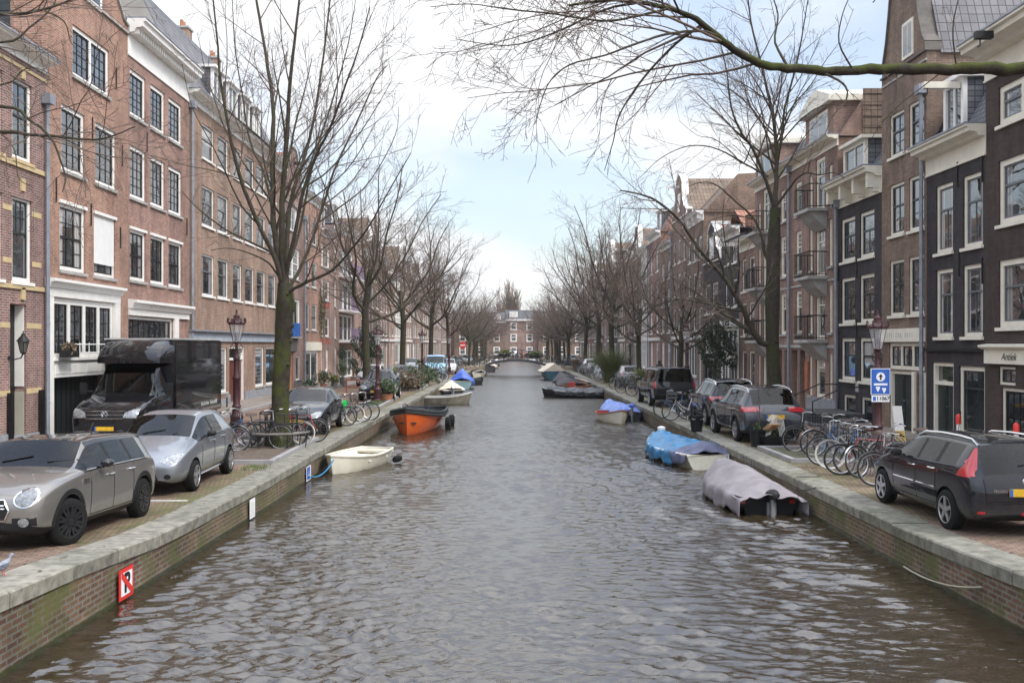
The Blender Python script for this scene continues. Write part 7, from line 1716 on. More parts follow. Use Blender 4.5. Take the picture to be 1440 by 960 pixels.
def shrub(label, x, y, w_, h_, mat=LG, pot=POTG, n=900, size=.06, stem=.0, name='potted_shrub', z=HS, cat='plant', seed=None, group=None, pr=.22, ph=.35):
    rg = random.Random(seed or int(x * 31 + y * 7)); root = empty(name, (x, y, z), 0, label, cat, group); b = 0
    if pot:
        m = MB(); m.lathe([(pr * .75, 0), (pr, ph), (pr * 1.06, ph), (pr * 1.06, ph + .03), (pr * .9, ph + .03), (pr * .88, ph - .04)], (0, 0, 0), 14); m.build('pot', pot, root); b = ph
    m = MB()
    for k in range(5): a = 2 * PI * k / 5; m.tube([(0, 0, b * .8), (math.cos(a) * w_ * .1, math.sin(a) * w_ * .1, b + stem + h_ * .3), (math.cos(a) * w_ * .3, math.sin(a) * w_ * .3, b + stem + h_ * .75)], .012, 4)
    m.build('stem', BRANCH, root)
    leafmesh(0, 0, b + stem + h_ / 2, w_ / 2, w_ / 2, h_ / 2, n, size, rg).build('foliage', mat, root, fixn=False); return root
def grassclump(label, x, y, w_, h_, mat, n=500, name='ornamental_grass', lean=.5):
    rg = random.Random(int(x * 17 + y)); root = empty(name, (x, y, HS), 0, label, 'plant'); m = MB()
    for _ in range(n):
        a = rg.uniform(0, 6.28); r0 = rg.random() * w_ * .18; L = h_ * rg.uniform(.6, 1.05); o = w_ * .5 * rg.uniform(.1, 1) * lean * 2; c, s_ = math.cos(a), math.sin(a); wd = .010
        P = [Vector((c * (r0 + o * t * t), s_ * (r0 + o * t * t), L * (t - .25 * t * t * rg.random()))) for t in (0, .4, .75, 1)]
        for p, q in zip(P, P[1:]): m.add([p + Vector((-s_ * wd, c * wd, 0)), p - Vector((-s_ * wd, c * wd, 0)), q - Vector((-s_ * wd * .6, c * wd * .6, 0)), q + Vector((-s_ * wd * .6, c * wd * .6, 0))], [(0, 1, 2, 3)], 0)
    m.build('blades', mat, root, fixn=False); return root
for i, x in enumerate((.75, 4.15)):
    r_ = empty('bridge_planter', (x, 105.05, deckz(x)), 0, ('box of yellow-green plants hung on the left half of the far bridge', 'box of yellow-green plants hung on the right half of the far bridge')[i], 'planter'); m = MB(); m.box(-.65, .65, -.28, .0, .35, .62); m.build('box', PLASTIC, r_)
    leafmesh(0, -.15, .85, .75, .3, .3, 500, .08, random.Random(i)).build('foliage', LY, r_, fixn=False)
# ------------------------------------------------------------------ boats. local: +x to the bow, z=0 waterline
def hull(L, W, H, bowrise=.25, tran=.7, depth=.25, n=14, fine=1.8, sheer=.12):
    """returns rings (open, port gunwale -> keel -> starboard gunwale)"""
    rings = []
    for i in range(n + 1):
        t = i / n; x = -L / 2 + L * t
        wv = (tran + (1 - tran) * math.sin(min(t / .45, 1) * PI / 2)) if t < .45 else max(0.0, 1 - ((t - .45) / .55) ** fine) ** .75
        w_ = W / 2 * wv; zt = H + bowrise * max(0, (t - .4) / .6) ** 2 + sheer * (1 - t) ** 2 * .3; kz = -depth * (1 - max(0, (t - .75) / .25) ** 2 * .9)
        ring = []
        for s_ in range(9):
            a = s_ / 8 * 2 - 1; yy = w_ * (abs(a) ** .55) * (1 if a > 0 else -1); zz = kz + (zt - kz) * abs(a) ** (1.7)
            if t > .92: xx = x + (zt - zz) * -.25 * (t - .92) / .08
            else: xx = x
            ring.append(Vector((xx, yy, zz)))
        rings.append(ring)
    return rings
def boat(name, label, L, W, H, hm, inm, X, Y, hd, rim=None, cat='boat', gun=.035, seats=2, seatm=None, floor=None, **k):
    root = empty(name, (X, Y, 0), hd, label, cat); rg = hull(L, W, H, **k)
    m = MB(); m.loft(rg, 0, closed=False, caps=False); m.add(rg[0], [tuple(range(9))], 0)
    m.build('hull', hm, root, sharp=50)
    m = MB(); inn = []
    for r_ in rg: inn.append([Vector((p.x + (.05 if r_ is rg[0] else (-.05 if r_ is rg[-1] else 0)), p.y * (1 - .05 / max(.1, abs(r_[0].y))) if abs(r_[0].y) > .06 else p.y, max(p.z, floor if floor is not None else .06) if True else p.z)) for p in r_])
    m.loft(inn, 0, closed=False, caps=False); m.add([p for p in inn[0]], [tuple(range(9))], 0); m.build('inside', inm, root, fixn=False, sharp=50)
    m = MB(); g = [r_[0] for r_ in rg] + [r_[-1] for r_ in rg[::-1]]; m.tube([p + Vector((0, 0, .01)) for p in g], gun, 6, closed=True); m.build('gunwale', rim or hm, root)
    for i in range(seats):
        t = .25 + .35 * i; j = int(t * 14); w_ = abs(rg[j][0].y) - .05; m = MB(); m.box(rg[j][0].x - .14, rg[j][0].x + .14, -w_, w_, H * .62, H * .62 + .04); m.build('thwart', seatm or inm, root)
    return root, rg
def tarp(root, rg, mat, i0, i1, ridge, drop, seed, name='tarpaulin', over=.05, wr=.035, wf=1.0, slope=None, flap=0):
    """a cover over stations i0..i1, hanging drop below the gunwale"""
    r_ = random.Random(seed); ph = [r_.uniform(0, 6.28) for _ in range(9)]; rings = []; sub = 5; N_ = (i1 - i0) * sub
    for i in range(N_ + 1):
        f = i0 + i / sub; a = int(min(f, len(rg) - 2)); t = f - a; g0 = rg[a][0].lerp(rg[a + 1][0], t); w_ = abs(g0.y) + over; x = g0.x; z = g0.z; ring = []
        endf = min(1, min(i, N_ - i) / (sub * 1.2) + .25); rd = ridge * endf * (slope(i / N_) if slope else 1)
        M_ = 29
        for j in range(M_):
            u = -1 + 2 * j / (M_ - 1); au = abs(u)
            if au > .72: yy = w_ * (1 + .03 * math.sin(x * 9 + ph[0])) * (1 if u > 0 else -1); zz = z - (au - .72) / .28 * (drop + .05 * math.sin(x * 5 + ph[1] + u) + .03 * math.sin(x * 13 + ph[2]))
            else: q = au / .72; yy = w_ * q * (1 if u > 0 else -1); zz = z + .02 + rd * (1 - q ** 1.6)
            wv = wr * (math.sin(x * 6.1 * wf + u * 5 + ph[3]) * .5 + math.sin(x * 11.3 * wf - u * 7 + ph[4]) * .35 + math.sin(x * 19 * wf + u * 13 + ph[5]) * .25 + .4 * math.sin(u * 17 + x * 3 + ph[6])) * (1 - .4 * au)
            ring.append(Vector((x + .02 * math.sin(u * 9 + ph[7]), yy + (wv * .6 if au > .72 else 0) * (1 if u > 0 else -1), zz + (wv if au < .8 else 0))))
        rings.append(ring)
    if flap: rings = [[p + Vector((-flap * (1 - .3 * abs(p.y)), p.y * .06, (.03 if abs(p.y) < .5 else -.03) + .03 * math.sin(p.y * 14)) ) for p in rings[0]]] + rings
    m = MB(); m.loft(rings, 0, closed=False, caps=False); o = m.build(name, mat, root, sharp=70)
    md = o.modifiers.new('t', 'SOLIDIFY'); md.thickness = .012
    return o
def outboard(root, x, z=.35, mat=None, y=0, tilt=0):
    m = MB(); c = [Vector((x, y, z))]
    m.loft([[Vector((x - .12 + dx_, y + math.cos(a) * .12 * s_, z + .22 + dz + math.sin(a) * .09 * s_)) for a in [2 * PI * k / 10 for k in range(10)]] for dx_, dz, s_ in ((-.16, .02, .5), (-.12, .03, .95), (0, .04, 1.1), (.12, .02, .95), (.17, 0, .4))], 0)
    o = m.build('outboard_motor', mat or PLASTIC, root)
    m = MB(); m.tube([(x - .12, y, z + .15), (x - .14, y, -.25)], .05, 8); m.box(x - .08, x + .04, y - .09, y + .09, z - .18, z + .08); m.tube([(x, y, z + .2), (x + .35, y + .05, z + .25)], .02, 6); m.build('motor_leg', plain('motor_grey', (.25, .25, .26), .4, .4), o)
    return o
HCREAM = plain('hull_cream', (.66, .62, .50), .4, var=.12, coat=.3); INCR = plain('inside_cream', (.70, .66, .56), .5, var=.1); ORNG = plain('hull_orange', (.58, .10, .015), .35, var=.12, coat=.5, nscale=5); DKG = plain('boat_dark_grey', (.035, .038, .04), .65, var=.35, spec=.25)
TARPB = plain('tarp_blue', (.03, .17, .34), .4, var=.35, nscale=3); TARPG = plain('canvas_mauve_grey', (.21, .19, .20), .8, var=.22, nscale=2.2); TARPR = plain('tarp_royal_blue', (.05, .12, .50), .5, var=.2, nscale=4); TARPD = plain('canvas_dark', (.05, .045, .05), .8, var=.2); TARPC = plain('canvas_cream', (.66, .56, .44), .7, var=.1); HTEAL = plain('hull_teal', (.03, .10, .14), .5, var=.2); WOODH = plain('hull_varnished', (.24, .10, .05), .5, var=.35)
ROPE = plain('rope_pale', (.40, .36, .26), .9)
def rope(label, pts, mat=ROPE, r=.014, name='mooring_rope'):
    m = MB(); m.tube(pts, r, 5); o = m.build(name, mat); tag(o, label, 'rope')
def sag(a, b, s_=.15, n=8): a, b = Vector(a), Vector(b); return [a.lerp(b, i / n) - Vector((0, 0, s_ * 4 * (i / n) * (1 - i / n))) for i in range(n + 1)]
# cream dinghy
bo = G(467, 667, 0); r1, g1_ = boat('rowing_dinghy', 'small open cream dinghy with dark bench cushion, moored under the black hatchback', 3.1, 1.35, .36, HCREAM, INCR, bo.x + .40, bo.y + 1.42, R(-106), rim=HCREAM, seats=2, tran=.75, bowrise=.14, floor=.10)
m = MB(); m.box(.15, .50, -.45, .25, .315, .37); m.build('cushion', plain('cushion_grey', (.12, .12, .13), .8), r1, bev=.015); m = MB(); m.box(-1.6, -1.2, -.5, .5, .30, .36); m.build('stern_locker', HCREAM, r1)
m = MB(); m.lathe([(.02, -.22), (.09, -.17), (.10, 0), (.09, .17), (.02, .22)], (-1.15, .80, .14), 10, axis='x'); f_ = m.build('boat_fender', RUBBER, r1)
rope('blue rope tying the cream dinghy to the left quay wall', sag((bo.x + .05, bo.y, .40), (-4.86, bo.y - 1.6, .30), .28), plain('rope_blue', (.03, .22, .42), .8), .016)
# orange sloop
st_ = G(573, 613, 0); r2, g2_ = boat('orange_sloop', 'bright orange open boat with dark grey rim, bow towards the viewer, left side', 5.2, 2.05, .70, ORNG, DKG, st_.x + .16, st_.y + 2.75, R(-95), rim=DKG, gun=.07, seats=3, seatm=DKG, bowrise=.30, fine=2.2, tran=.8, floor=.2)
m = MB(); P = [Vector((p.x * .995, p.y * 1.015, p.z - .10)) for p in [q[0] for q in g2_] + [q[-1] for q in g2_[::-1]]]; m.tube(P, .06, 6, closed=True); m.build('rubbing_strake', DKG, r2)
m = MB(); t = g2_[9:15]; fd = [[Vector((r_[0].x, r_[0].y * u, r_[0].z + .02 + .05 * (1 - abs(u)))) for u in (1, .5, 0, -.5, -1)] for r_ in t]; m.loft(fd, 0, closed=False, caps=False); m.build('fore_deck', DKG, r2, fixn=False)
m = MB(); m.tube([(1.0, -.5, .74), (.4, -.6, 1.0), (-.4, -.6, 1.02), (-1.2, -.5, .78)], .02, 6); m.build('rail', CHROME, r2); m = MB(); m.box(-.3, .2, -.25, .25, .2, .85); m.build('engine_box', DKG, r2, bev=.03)
for k, (x, s_) in enumerate(((-1.9, 1.12), (-.6, 1.15))): m = MB(); m.lathe([(.14, -.1), (.24, -.1), (.27, 0), (.24, .1), (.14, .1)], (x, s_, .22), 14, axis='y'); m.build('tyre_fender', RUBBER, r2)
outboard(r2, -2.75, .45)
# two grey boats behind
p = G(617, 569, 0); r3, g3_ = boat('rowing_boat', 'low weathered grey rowing boat lying crosswise behind the orange boat', 3.6, 1.35, .40, plain('hull_weathered', (.20, .18, .14), .6, var=.4), DKG, p.x + .1, p.y + .5, R(12), rim=plain('rim_pale', (.45, .44, .40), .6), seats=2)
p = G(630, 562, 0); r4, g4_ = boat('small_motorboat', 'small motorboat under a cream canvas cover with its motor tipped up, left side', 3.6, 1.6, .55, DKG, DKG, p.x + .15, p.y + 1.6, R(95), rim=HCREAM, seats=0); tarp(r4, g4_, TARPC, 4, 14, .38, .12, 4); outboard(r4, -1.9, .5, CHROME)
# royal blue covered boat
p = G(648, 547, 0); r5, g5_ = boat('covered_boat', 'boat under a taut royal blue tent cover, left side before the far bridge', 4.4, 1.9, .55, plain('hull_sea_green', (.22, .34, .36), .5), DKG, p.x, p.y + 2.2, R(92), rim=HCREAM, seats=0, tran=.85); tarp(r5, g5_, TARPR, 0, 14, .75, .25, 6, wr=.012)
p = G(664, 541, 0); r6, g6_ = boat('inflatable_boat', 'small dark boat squeezed between the royal blue cover and open water', 2.6, 1.2, .35, DKG, DKG, p.x + .3, p.y + .8, R(70), seats=1)
p = G(678, 526, 0); boat('open_boat', 'pale low boat lying under the left arch of the far bridge', 3.6, 1.4, .4, HCREAM, DKG, p.x - .2, 101.5, R(85), seats=1)
r_, g_ = boat('covered_boat', 'dark covered boat beyond the far bridge, left of open water', 5, 1.8, .7, TARPD, DKG, -1.0, 121, R(90), seats=0); tarp(r_, g_, TARPC, 0, 14, .4, .2, 16, wr=.01)
r_, g_ = boat('covered_boat', 'pale boat far beyond the bridge on the left', 5, 1.9, .6, HCREAM, DKG, -.7, 136, R(90), seats=0); tarp(r_, g_, TARPD, 0, 14, .5, .2, 17, wr=.01)
r_, g_ = boat('covered_boat', 'pale boat beyond the bridge on the right', 5, 1.9, .6, HCREAM, DKG, 6.6, 124, R(90), seats=0); tarp(r_, g_, TARPC, 0, 14, .3, .15, 18, wr=.01)
boat('open_boat', 'white open boat further beyond the bridge on the right', 5, 1.9, .6, HCREAM, INCR, 7.0, 138, R(90), seats=1)
# right side: mauve-grey cover, nearest
r7, g7_ = boat('covered_motorboat', 'motorboat under a mauve-grey canvas cover, stern and outboard towards the viewer, right side', 3.9, 1.4, .30, BLACKP, DKG, 5.42, 21.2, R(92), rim=DKG, seats=0, tran=.85, fine=2.2, bowrise=.1); tarp(r7, g7_, TARPG, 0, 14, .36, .30, 21, wr=.022, wf=.8, over=.06, flap=.34, slope=lambda t: .55 + .75 * min(1, t * 1.6) * (1 - .55 * max(0, t - .55) / .45))
outboard(r7, -2.02, .2); m = MB()
for yy in (.55, -.45): m.box(-1.99, -1.93, yy - .05, yy + .05, .24, .32)
m.build('stern_light', REDL, r7)
rope('thin dark ropes holding the mauve-grey covered boat to the right quay', sag((5.9, 19.2, .55), (6.32, 18.9, .62), .05), IRON, .008)
rope('second thin rope beside it over the right coping near the mauve-grey covered boat', sag((6.36, 20.3, .63), (6.9, 20.4, .625), .0) , IRON, .008)
# blue tarp
r8, g8_ = boat('covered_sloop', 'cream boat under a rumpled bright blue tarpaulin, right side', 4.8, 1.75, .36, HCREAM, DKG, 5.5, 28.6, R(99), rim=HCREAM, seats=0, tran=.8, bowrise=.12); tarp(r8, g8_, TARPB, 2, 14, .24, .30, 31, wr=.055, over=.07)
tarp(r8, g8_, plain('tarp_navy_grey', (.09, .10, .17), .6, var=.5, nscale=2), 0, 3, .30, .22, 33, wr=.05, over=.05); m = MB(); m.lathe([(.05, 0), (.12, .02), (.13, .16), (.04, .2)], (2.1, -.1, .62), 12); m.build('white_bucket', WHITE, r8)
# red and cream dinghy with blue covers
r9, g9_ = boat('covered_dinghy', 'small cream boat with red interior in front of blue plastic sheets, right side', 3.0, 1.3, .34, HCREAM, plain('inside_red', (.45, .04, .04), .5), 5.15, 42.6, R(-82), rim=WOODH, seats=1, tran=.7)
r10, g10_ = boat('covered_boat', 'boat wrapped in faded blue plastic sheets behind the red and cream boat', 4.6, 1.5, .3, DKG, DKG, 5.7, 45.2, R(97), seats=0, bowrise=.1); tarp(r10, g10_, plain('tarp_faded_blue', (.14, .22, .52), .5, var=.3), 1, 14, .36, .25, 41, wr=.04); outboard(r10, -2.4, .45, TARPR)
# black inflatable and brown boats
BRG = plain('black_sheet_gloss', (.022, .022, .024), .3, var=.4); r11, g11 = boat('covered_boat', 'long black boat under glossy black sheets lying across the right side', 4.3, 1.7, .36, BRG, DKG, 5.0, 62, R(172), rim=plain('rim_grey', (.3, .3, .3), .5), seats=0, fine=3); tarp(r11, g11, BRG, 0, 13, .22, .25, 61, wr=.07, over=.08)
r12, g12 = boat('wooden_boat', 'varnished brown wooden boat with dark cover behind the black inflatable', 5.8, 2.0, .55, WOODH, WOODH, 5.3, 68.5, R(100), rim=WOODH, seats=2); tarp(r12, g12, TARPD, 6, 14, .35, .15, 51, wr=.03); m = MB(); m.box(-2.95, -2.55, .45, .95, .1, .85); m.build('red_locker', plain('red_faded', (.36, .05, .04), .6), r12, bev=.04)
r13, g13 = boat('wooden_boat', 'second brown wooden boat alongside the quay behind the black inflatable', 5.0, 1.8, .55, WOODH, WOODH, 6.1, 73.5, R(92), rim=WHITE, seats=2)
r14, g14 = boat('covered_boat', 'boat under a dark canopy beside the brown wooden boats', 5.4, 1.8, .5, DKG, DKG, 5.4, 77, R(95), rim=HCREAM, seats=0); tarp(r14, g14, TARPD, 0, 14, .5, .2, 52, wr=.02)
r15, g15 = boat('tent_boat', 'dark teal boat with pointed cream tent cover in front of the right bridge arch', 5.2, 2.2, .8, HTEAL, DKG, 5.3, 94, R(95), rim=HTEAL, seats=0, tran=.9); m = MB(); m.prism([(-1.2, .82), (1.2, .82), (0, 1.62)], -2.4, 1.6, 0, 'x'); m.build('tent_cover', TARPC, r15)
# ------------------------------------------------------------------ lamp posts
def lamp(label, X, Y, k=1.0, sign=False, mat=LAMPRED, dup=None):
    root = empty('street_lamp', (X, Y, HS), 0, label, 'street lamp', 'crown topped street lamps')
    m = MB(); m.lathe([(.26, 0), (.26, .12), (.20, .18), (.19, .60), (.22, .66), (.22, .72), (.15, .80), (.13, 1.0), (.15, 1.04), (.11, 1.12), (.105, 1.9), (.13, 1.93), (.13, 1.98), (.09, 2.04), (.082, 2.55), (.11, 2.58), (.11, 2.64), (.075, 2.70), (.06, 2.9)], (0, 0, 0), 16); m.build('post', mat, root)
    m = MB(); z = 2.75
    for j in range(4):
        a = PI / 2 * j + .4; c, s_ = math.cos(a), math.sin(a); m.tube([(c * .06, s_ * .06, z), (c * .17, s_ * .17, z + .08), (c * .19, s_ * .19, z + .22), (c * .11, s_ * .11, z + .36)], .014, 5); m.tube([(c * .06, s_ * .06, z + .1), (c * .11, s_ * .11, z + .18), (c * .06, s_ * .06, z + .26)], .010, 4)
    m.lathe([(.05, 2.88), (.05, 3.08), (.11, 3.12), (.12, 3.15)], (0, 0, 0), 12); m.build('lamp_bracket', mat, root)
    m = MB(); m.lathe([(.115, 3.15), (.245, 3.72)], (0, 0, 0), 8, sm=False); m.f = m.f[:-2]; m.m = m.m[:-2]; m.sm = m.sm[:-2]; gm = MATS.get('lamp_clear')
    if not gm:
        gm, nt, b = newmat('lamp_clear'); MATS['lamp_clear'] = gm; b.inputs['Base Color'].default_value = (.8, .8, .82, 1); b.inputs['Roughness'].default_value = .05; b.inputs['Alpha'].default_value = .30; b.inputs['IOR'].default_value = 1.7
    m.build('lamp_glass', gm, root, fixn=False)
    m = MB()
    for j in range(8): a = 2 * PI * j / 8; m.tube([(.117 * math.cos(a), .117 * math.sin(a), 3.15), (.248 * math.cos(a), .248 * math.sin(a), 3.72)], .007, 4)
    m.lathe([(.03, 3.16), (.03, 3.3), (.05, 3.33), (.04, 3.45)], (0, 0, 0), 8)
    m.build('lamp_frame', mat, root)
    m = MB(); m.lathe([(.27, 3.71), (.28, 3.75), (.26, 3.78), (.12, 3.86), (.10, 3.92), (.11, 4.0), (.05, 4.04), (.03, 4.10), (.035, 4.14), (.01, 4.22)], (0, 0, 0), 16)
    for j in range(8):
        a = 2 * PI * j / 8; c, s_ = math.cos(a), math.sin(a); m.tube([(c * .26, s_ * .26, 3.76), (c * .31, s_ * .31, 3.80), (c * .29, s_ * .29, 3.88), (c * .26, s_ * .26, 3.86)], .022, 5); m.lathe([(.0, -.03), (.035, 0), (.0, .035)], (c * .29, s_ * .29, 3.90), 6)
    m.build('crown_cap', mat, root); root.scale = (k, k, k); return root
L0 = lamp('tall maroon lamp post with blue parking sign and crown top, among the right-hand bicycles', 9.05, 22.7, .87)
L1 = lamp('maroon lamp post with crown top behind the silver hatchback, left', -7.95, 29.0, .93)
def lcopy(src, X, Y, k, label): o = copy_tree(src); o.location = (X, Y, HS); o.scale = (k, k, k); tag(o, label); return o
lcopy(L1, (541 - VX) * 47 / F - .35, 47, .9, 'lamp post beside the second left tree, in front of the dark hatchback')
lcopy(L1, (594 - VX) * 66 / F, 66, .93, 'lamp post near the striped awning, third on the left quay')
lcopy(L1, (966 - VX) * 44 / F, 44, .93, 'maroon lamp post behind the white framed bicycle, right quay')
lcopy(L1, (886 - VX) * 68 / F, 68, .93, 'lamp post beside the grey hatchback and grass clump, right quay')
lcopy(L1, (846 - VX) * 92 / F, 92, .93, 'lamp post in front of the orange door frame, right quay')
lcopy(L1, -4.6, 90, .93, 'lamp post beyond the light blue van, left quay')
# parking sign on the near right lamp
s = empty('parking_sign', (9.05, 22.7 - .16, 0), 0, 'blue sign with white arrow disc above the number 11067 on the lamp post', 'sign')
c_ = AT(1237, 537, 22.5); w_, h_ = .40, .52; W2 = plain('sign_white', (.75, .75, .76), .5, var=.05); z0 = c_.z - s.location.z
m = MB(); m.box(-.23, .23, -.012, 0, z0 - .30, z0 + .32); m.build('plate', W2, s); m = MB(); m.box(-.215, .215, -.016, -.0125, z0 - .285, z0 + .305); m.build('blue_field', plain('sign_blue', (.015, .10, .42), .45, var=.05), s)
m = MB(); m.lathe([(.105, 0), (.105, .004)], (0, -.0215, z0 + .12), 24, axis='y'); m.build('disc', W2, s)
m = MB(); m.prism([(-.018, z0 + .05), (.018, z0 + .05), (.018, z0 + .12), (.055, z0 + .12), (0, z0 + .195), (-.055, z0 + .12), (-.018, z0 + .12)], -.025, -.0225, 0, 'y'); m.build('arrow', BLACKP, s)
m = MB(); m.box(-.16, .16, -.019, -.0165, z0 - .08, z0 - .03)
for (a, b) in ((-.13, .0), (.01, .15)):
    cx = (a + b) / 2; hz = z0 - .17 - (.03 if a > 0 else 0); m.prism([(cx - .05, hz + .04), (cx - .045, hz + .06), (cx + .045, hz + .06), (cx + .05, hz + .02), (cx + .02, hz - .03), (cx + .01, hz - .06), (cx - .015, hz - .05), (cx - .03, hz)], -.019, -.0165, 0, 'y')
m.build('symbols', W2, s)
m = MB(); m.box(-.21, .21, -.012, 0, z0 - .47, z0 - .315); m.build('number_board', W2, s); m = MB(); m.box(-.18, -.11, -.015, -.0125, z0 - .445, z0 - .345); m.build('board_emblem', BLUEP, s)
t = textmesh('11067', .125, 'lettering', BLACKP, s, bold=.002); t.rotation_euler = (R(90), 0, 0); t.location = (.055, -.015, z0 - .392)
# ------------------------------------------------------------------ signs on the quay walls
def wallsign(label, px, py0, py1, wd, Pq, sgn, build):
    # hung on the wall plane at the photo column
    Y = 10
    for _ in range(30): Y = F * interp(Pq, Y) / (px - VX)
    z0, z1 = EYE + (VY - py1) * Y / F, EYE + (VY - py0) * Y / F; a = math.atan2(interp(Pq, Y + .5) - interp(Pq, Y - .5), 1.0)
    r_ = empty('canal_sign', (interp(Pq, Y) - sgn * .05, Y, max(z0, .03)), (PI / 2 - a if sgn < 0 else -PI / 2 - a), label, 'sign')
    build(r_, wd, z1 - max(z0, .03)); return r_
def b_nopark(r_, w_, h_):
    m = MB(); m.box(-w_ / 2, w_ / 2, -.012, 0, 0, h_); m.build('plate', REDP, r_, bev=.008); b = .07 * h_ / .5
    m = MB(); m.box(-w_ / 2 + b, w_ / 2 - b, -.018, -.0125, b, h_ - b); m.build('white_field', plain('sign_white', (.75, .75, .76), .5, var=.05), r_)
    t = textmesh('P', h_ * .85, 'lettering', BLACKP, r_, bold=.012); t.rotation_euler = (R(90), 0, 0); t.location = (0, -.021, h_ / 2)
    m = MB(); q = w_ / 2 - b * .9; m.add([(-q, -.0235, h_ - b * .9 - .06), (-q, -.0235, h_ - b * .9), (-q + .05, -.0235, h_ - b * .9), (q, -.0235, b * .9 + .06), (q, -.0235, b * .9), (q - .05, -.0235, b * .9)], [(0, 1, 2, 3, 4, 5)], 0); m.build('bar', REDP, r_)
wallsign('white board with red frame and crossed out letter P, on the near left canal wall', 171.5, 797, 850, .46, QL, -1, b_nopark)
def b_notice(r_, w_, h_):
    m = MB(); m.box(-w_ / 2, w_ / 2, -.01, 0, 0, h_); m.build('plate', plain('sign_white', (.75, .75, .76), .5, var=.05), r_); m = MB(); rg = random.Random(2)
    for k in range(6): m.box(-w_ * rg.uniform(.3, .4), w_ * rg.uniform(.3, .4), -.013, -.0105, h_ * (.12 + .13 * k), h_ * (.12 + .13 * k) + h_ * .05)
    m.build('notice_lines', plain('letter_grey', (.22, .22, .22), .6), r_)
wallsign('small white notice with grey lines on the left canal wall', 351, 701, 729, .34, QL, -1, b_notice)
def b_berth(r_, w_, h_):
    m = MB(); m.box(-w_ / 2, w_ / 2, -.01, 0, 0, h_); m.build('plate', plain('sign_white', (.75, .75, .76), .5, var=.05), r_)
    m = MB(); m.box(-w_ / 2 + .03, w_ / 2 - .12, -.014, -.0105, h_ * .08, h_ * .95); m.build('blue_field', plain('sign_blue', (.015, .10, .42), .45, var=.05), r_)
    m = MB(); m.prism([(-.1, h_ * .4), (.06, h_ * .4), (.02, h_ * .32), (-.06, h_ * .32)], -.018, -.0145, 0, 'y'); m.box(-.03, -.02, -.018, -.0145, h_ * .42, h_ * .68); m.build('symbol', WHITE, r_)
wallsign('blue and white berth sign beside the cream dinghy, left canal wall', 431, 655, 681, .50, QL, -1, b_berth)
wallsign('blue and white berth sign between the two big covered boats, right canal wall', 1024, 637, 662, .62, QR, 1, b_berth)
m = MB(); m.tube(sag((6.24, 12.3, .32), (6.22, 14.6, .05), .10), .012, 5); tag(m.build('hose', ROPE), 'thin pale rope hanging along the near right canal wall', 'rope')
# ------------------------------------------------------------------ tree pits, guard bench, kerbs
def pit(label, X0, X1, Y0, Y1, fill, h_=.10):
    r_ = empty('tree_pit', ((X0 + X1) / 2, (Y0 + Y1) / 2, HS), 0, label, 'tree pit'); a, b, w_ = (X1 - X0) / 2, (Y1 - Y0) / 2, .14
    m = MB(); m.box(-a, a, -b, -b + w_, 0, h_); m.box(-a, a, b - w_, b, 0, h_); m.box(-a, -a + w_, -b + w_, b - w_, 0, h_); m.box(a - w_, a, -b + w_, b - w_, 0, h_); m.build('kerb_edge', KERB, r_)
    m = MB(); m.quad((-a + w_, -b + w_, h_ * .5), (a - w_, -b + w_, h_ * .5), (a - w_, b - w_, h_ * .5), (-a + w_, b - w_, h_ * .5)); m.build('soil', fill, r_); return r_
SOIL = plain('soil', (.10, .075, .055), .95, var=.4, nscale=6, bmp=.6); MOSSY = plain('mossy_soil', (.085, .08, .045), .95, var=.4, nscale=5, bmp=.5)
pit('kerbed tree pit of the big mossy tree, left quay', -7.3, -5.32, 22.6, 28.4, SOIL)
pit('grassy kerbed pit between the green pannier bicycle and the quay edge, left', -6.4, -5.25, 42.5, 50.5, MOSSY); pit('planted kerbed pit with red-brown shrubs, left quay', -6.1, -4.75, 58.5, 65, MOSSY)
pit('mossy kerbed pit with black planters under the big right tree', 7.05, 8.9, 22.9, 25.9, MOSSY); pit('low timber edged pit behind the white framed bicycle, right quay', 7.25, 8.4, 37.8, 40.6, MOSSY)
# round guard seat
g_ = empty('tree_guard', tuple(b1), 0, 'round iron guard with slatted seat around the big mossy tree', 'bench'); m = MB(); rad = .80
for k in range(12):
    a = 2 * PI * k / 12; c, s_ = math.cos(a), math.sin(a); m.tube([(c * rad * .92, s_ * rad * .92, 0), (c * rad, s_ * rad, .42)], .014, 5); m.tube([(c * rad * .62, s_ * rad * .62, .42), (c * rad * .66, s_ * rad * .66, .95)], .010, 4)
for zz, rr in ((.95, .66), (.70, .64)): m.tube([(math.cos(2 * PI * k / 24) * rad * rr, math.sin(2 * PI * k / 24) * rad * rr, zz) for k in range(24)], .013, 4, closed=True)
m.build('frame', IRON, g_); m = MB()
for rr in (.66, .76, .86, .96, 1.04): m.tube([(math.cos(2 * PI * k / 32) * rad * rr, math.sin(2 * PI * k / 32) * rad * rr, .43) for k in range(32)], .022, 4, closed=True)
m.build('seat', plain('weathered_slat', (.13, .115, .10), .8, var=.3), g_)
# red timber guard around the second left tree
g_ = empty('timber_guard', ((517 - VX) * 57 / F + .3, 52.8, HS), 0, 'low reddish timber fence beside the second left tree', 'fence'); m = MB()
for x in (-.9, 0, .9): m.box(x - .04, x + .04, -.04, .04, 0, .95)
for z in (.45, .85): m.box(-.95, .95, -.05, -.041, z, z + .08)
m.build('rails', plain('timber_red', (.22, .07, .04), .7, var=.3), g_)
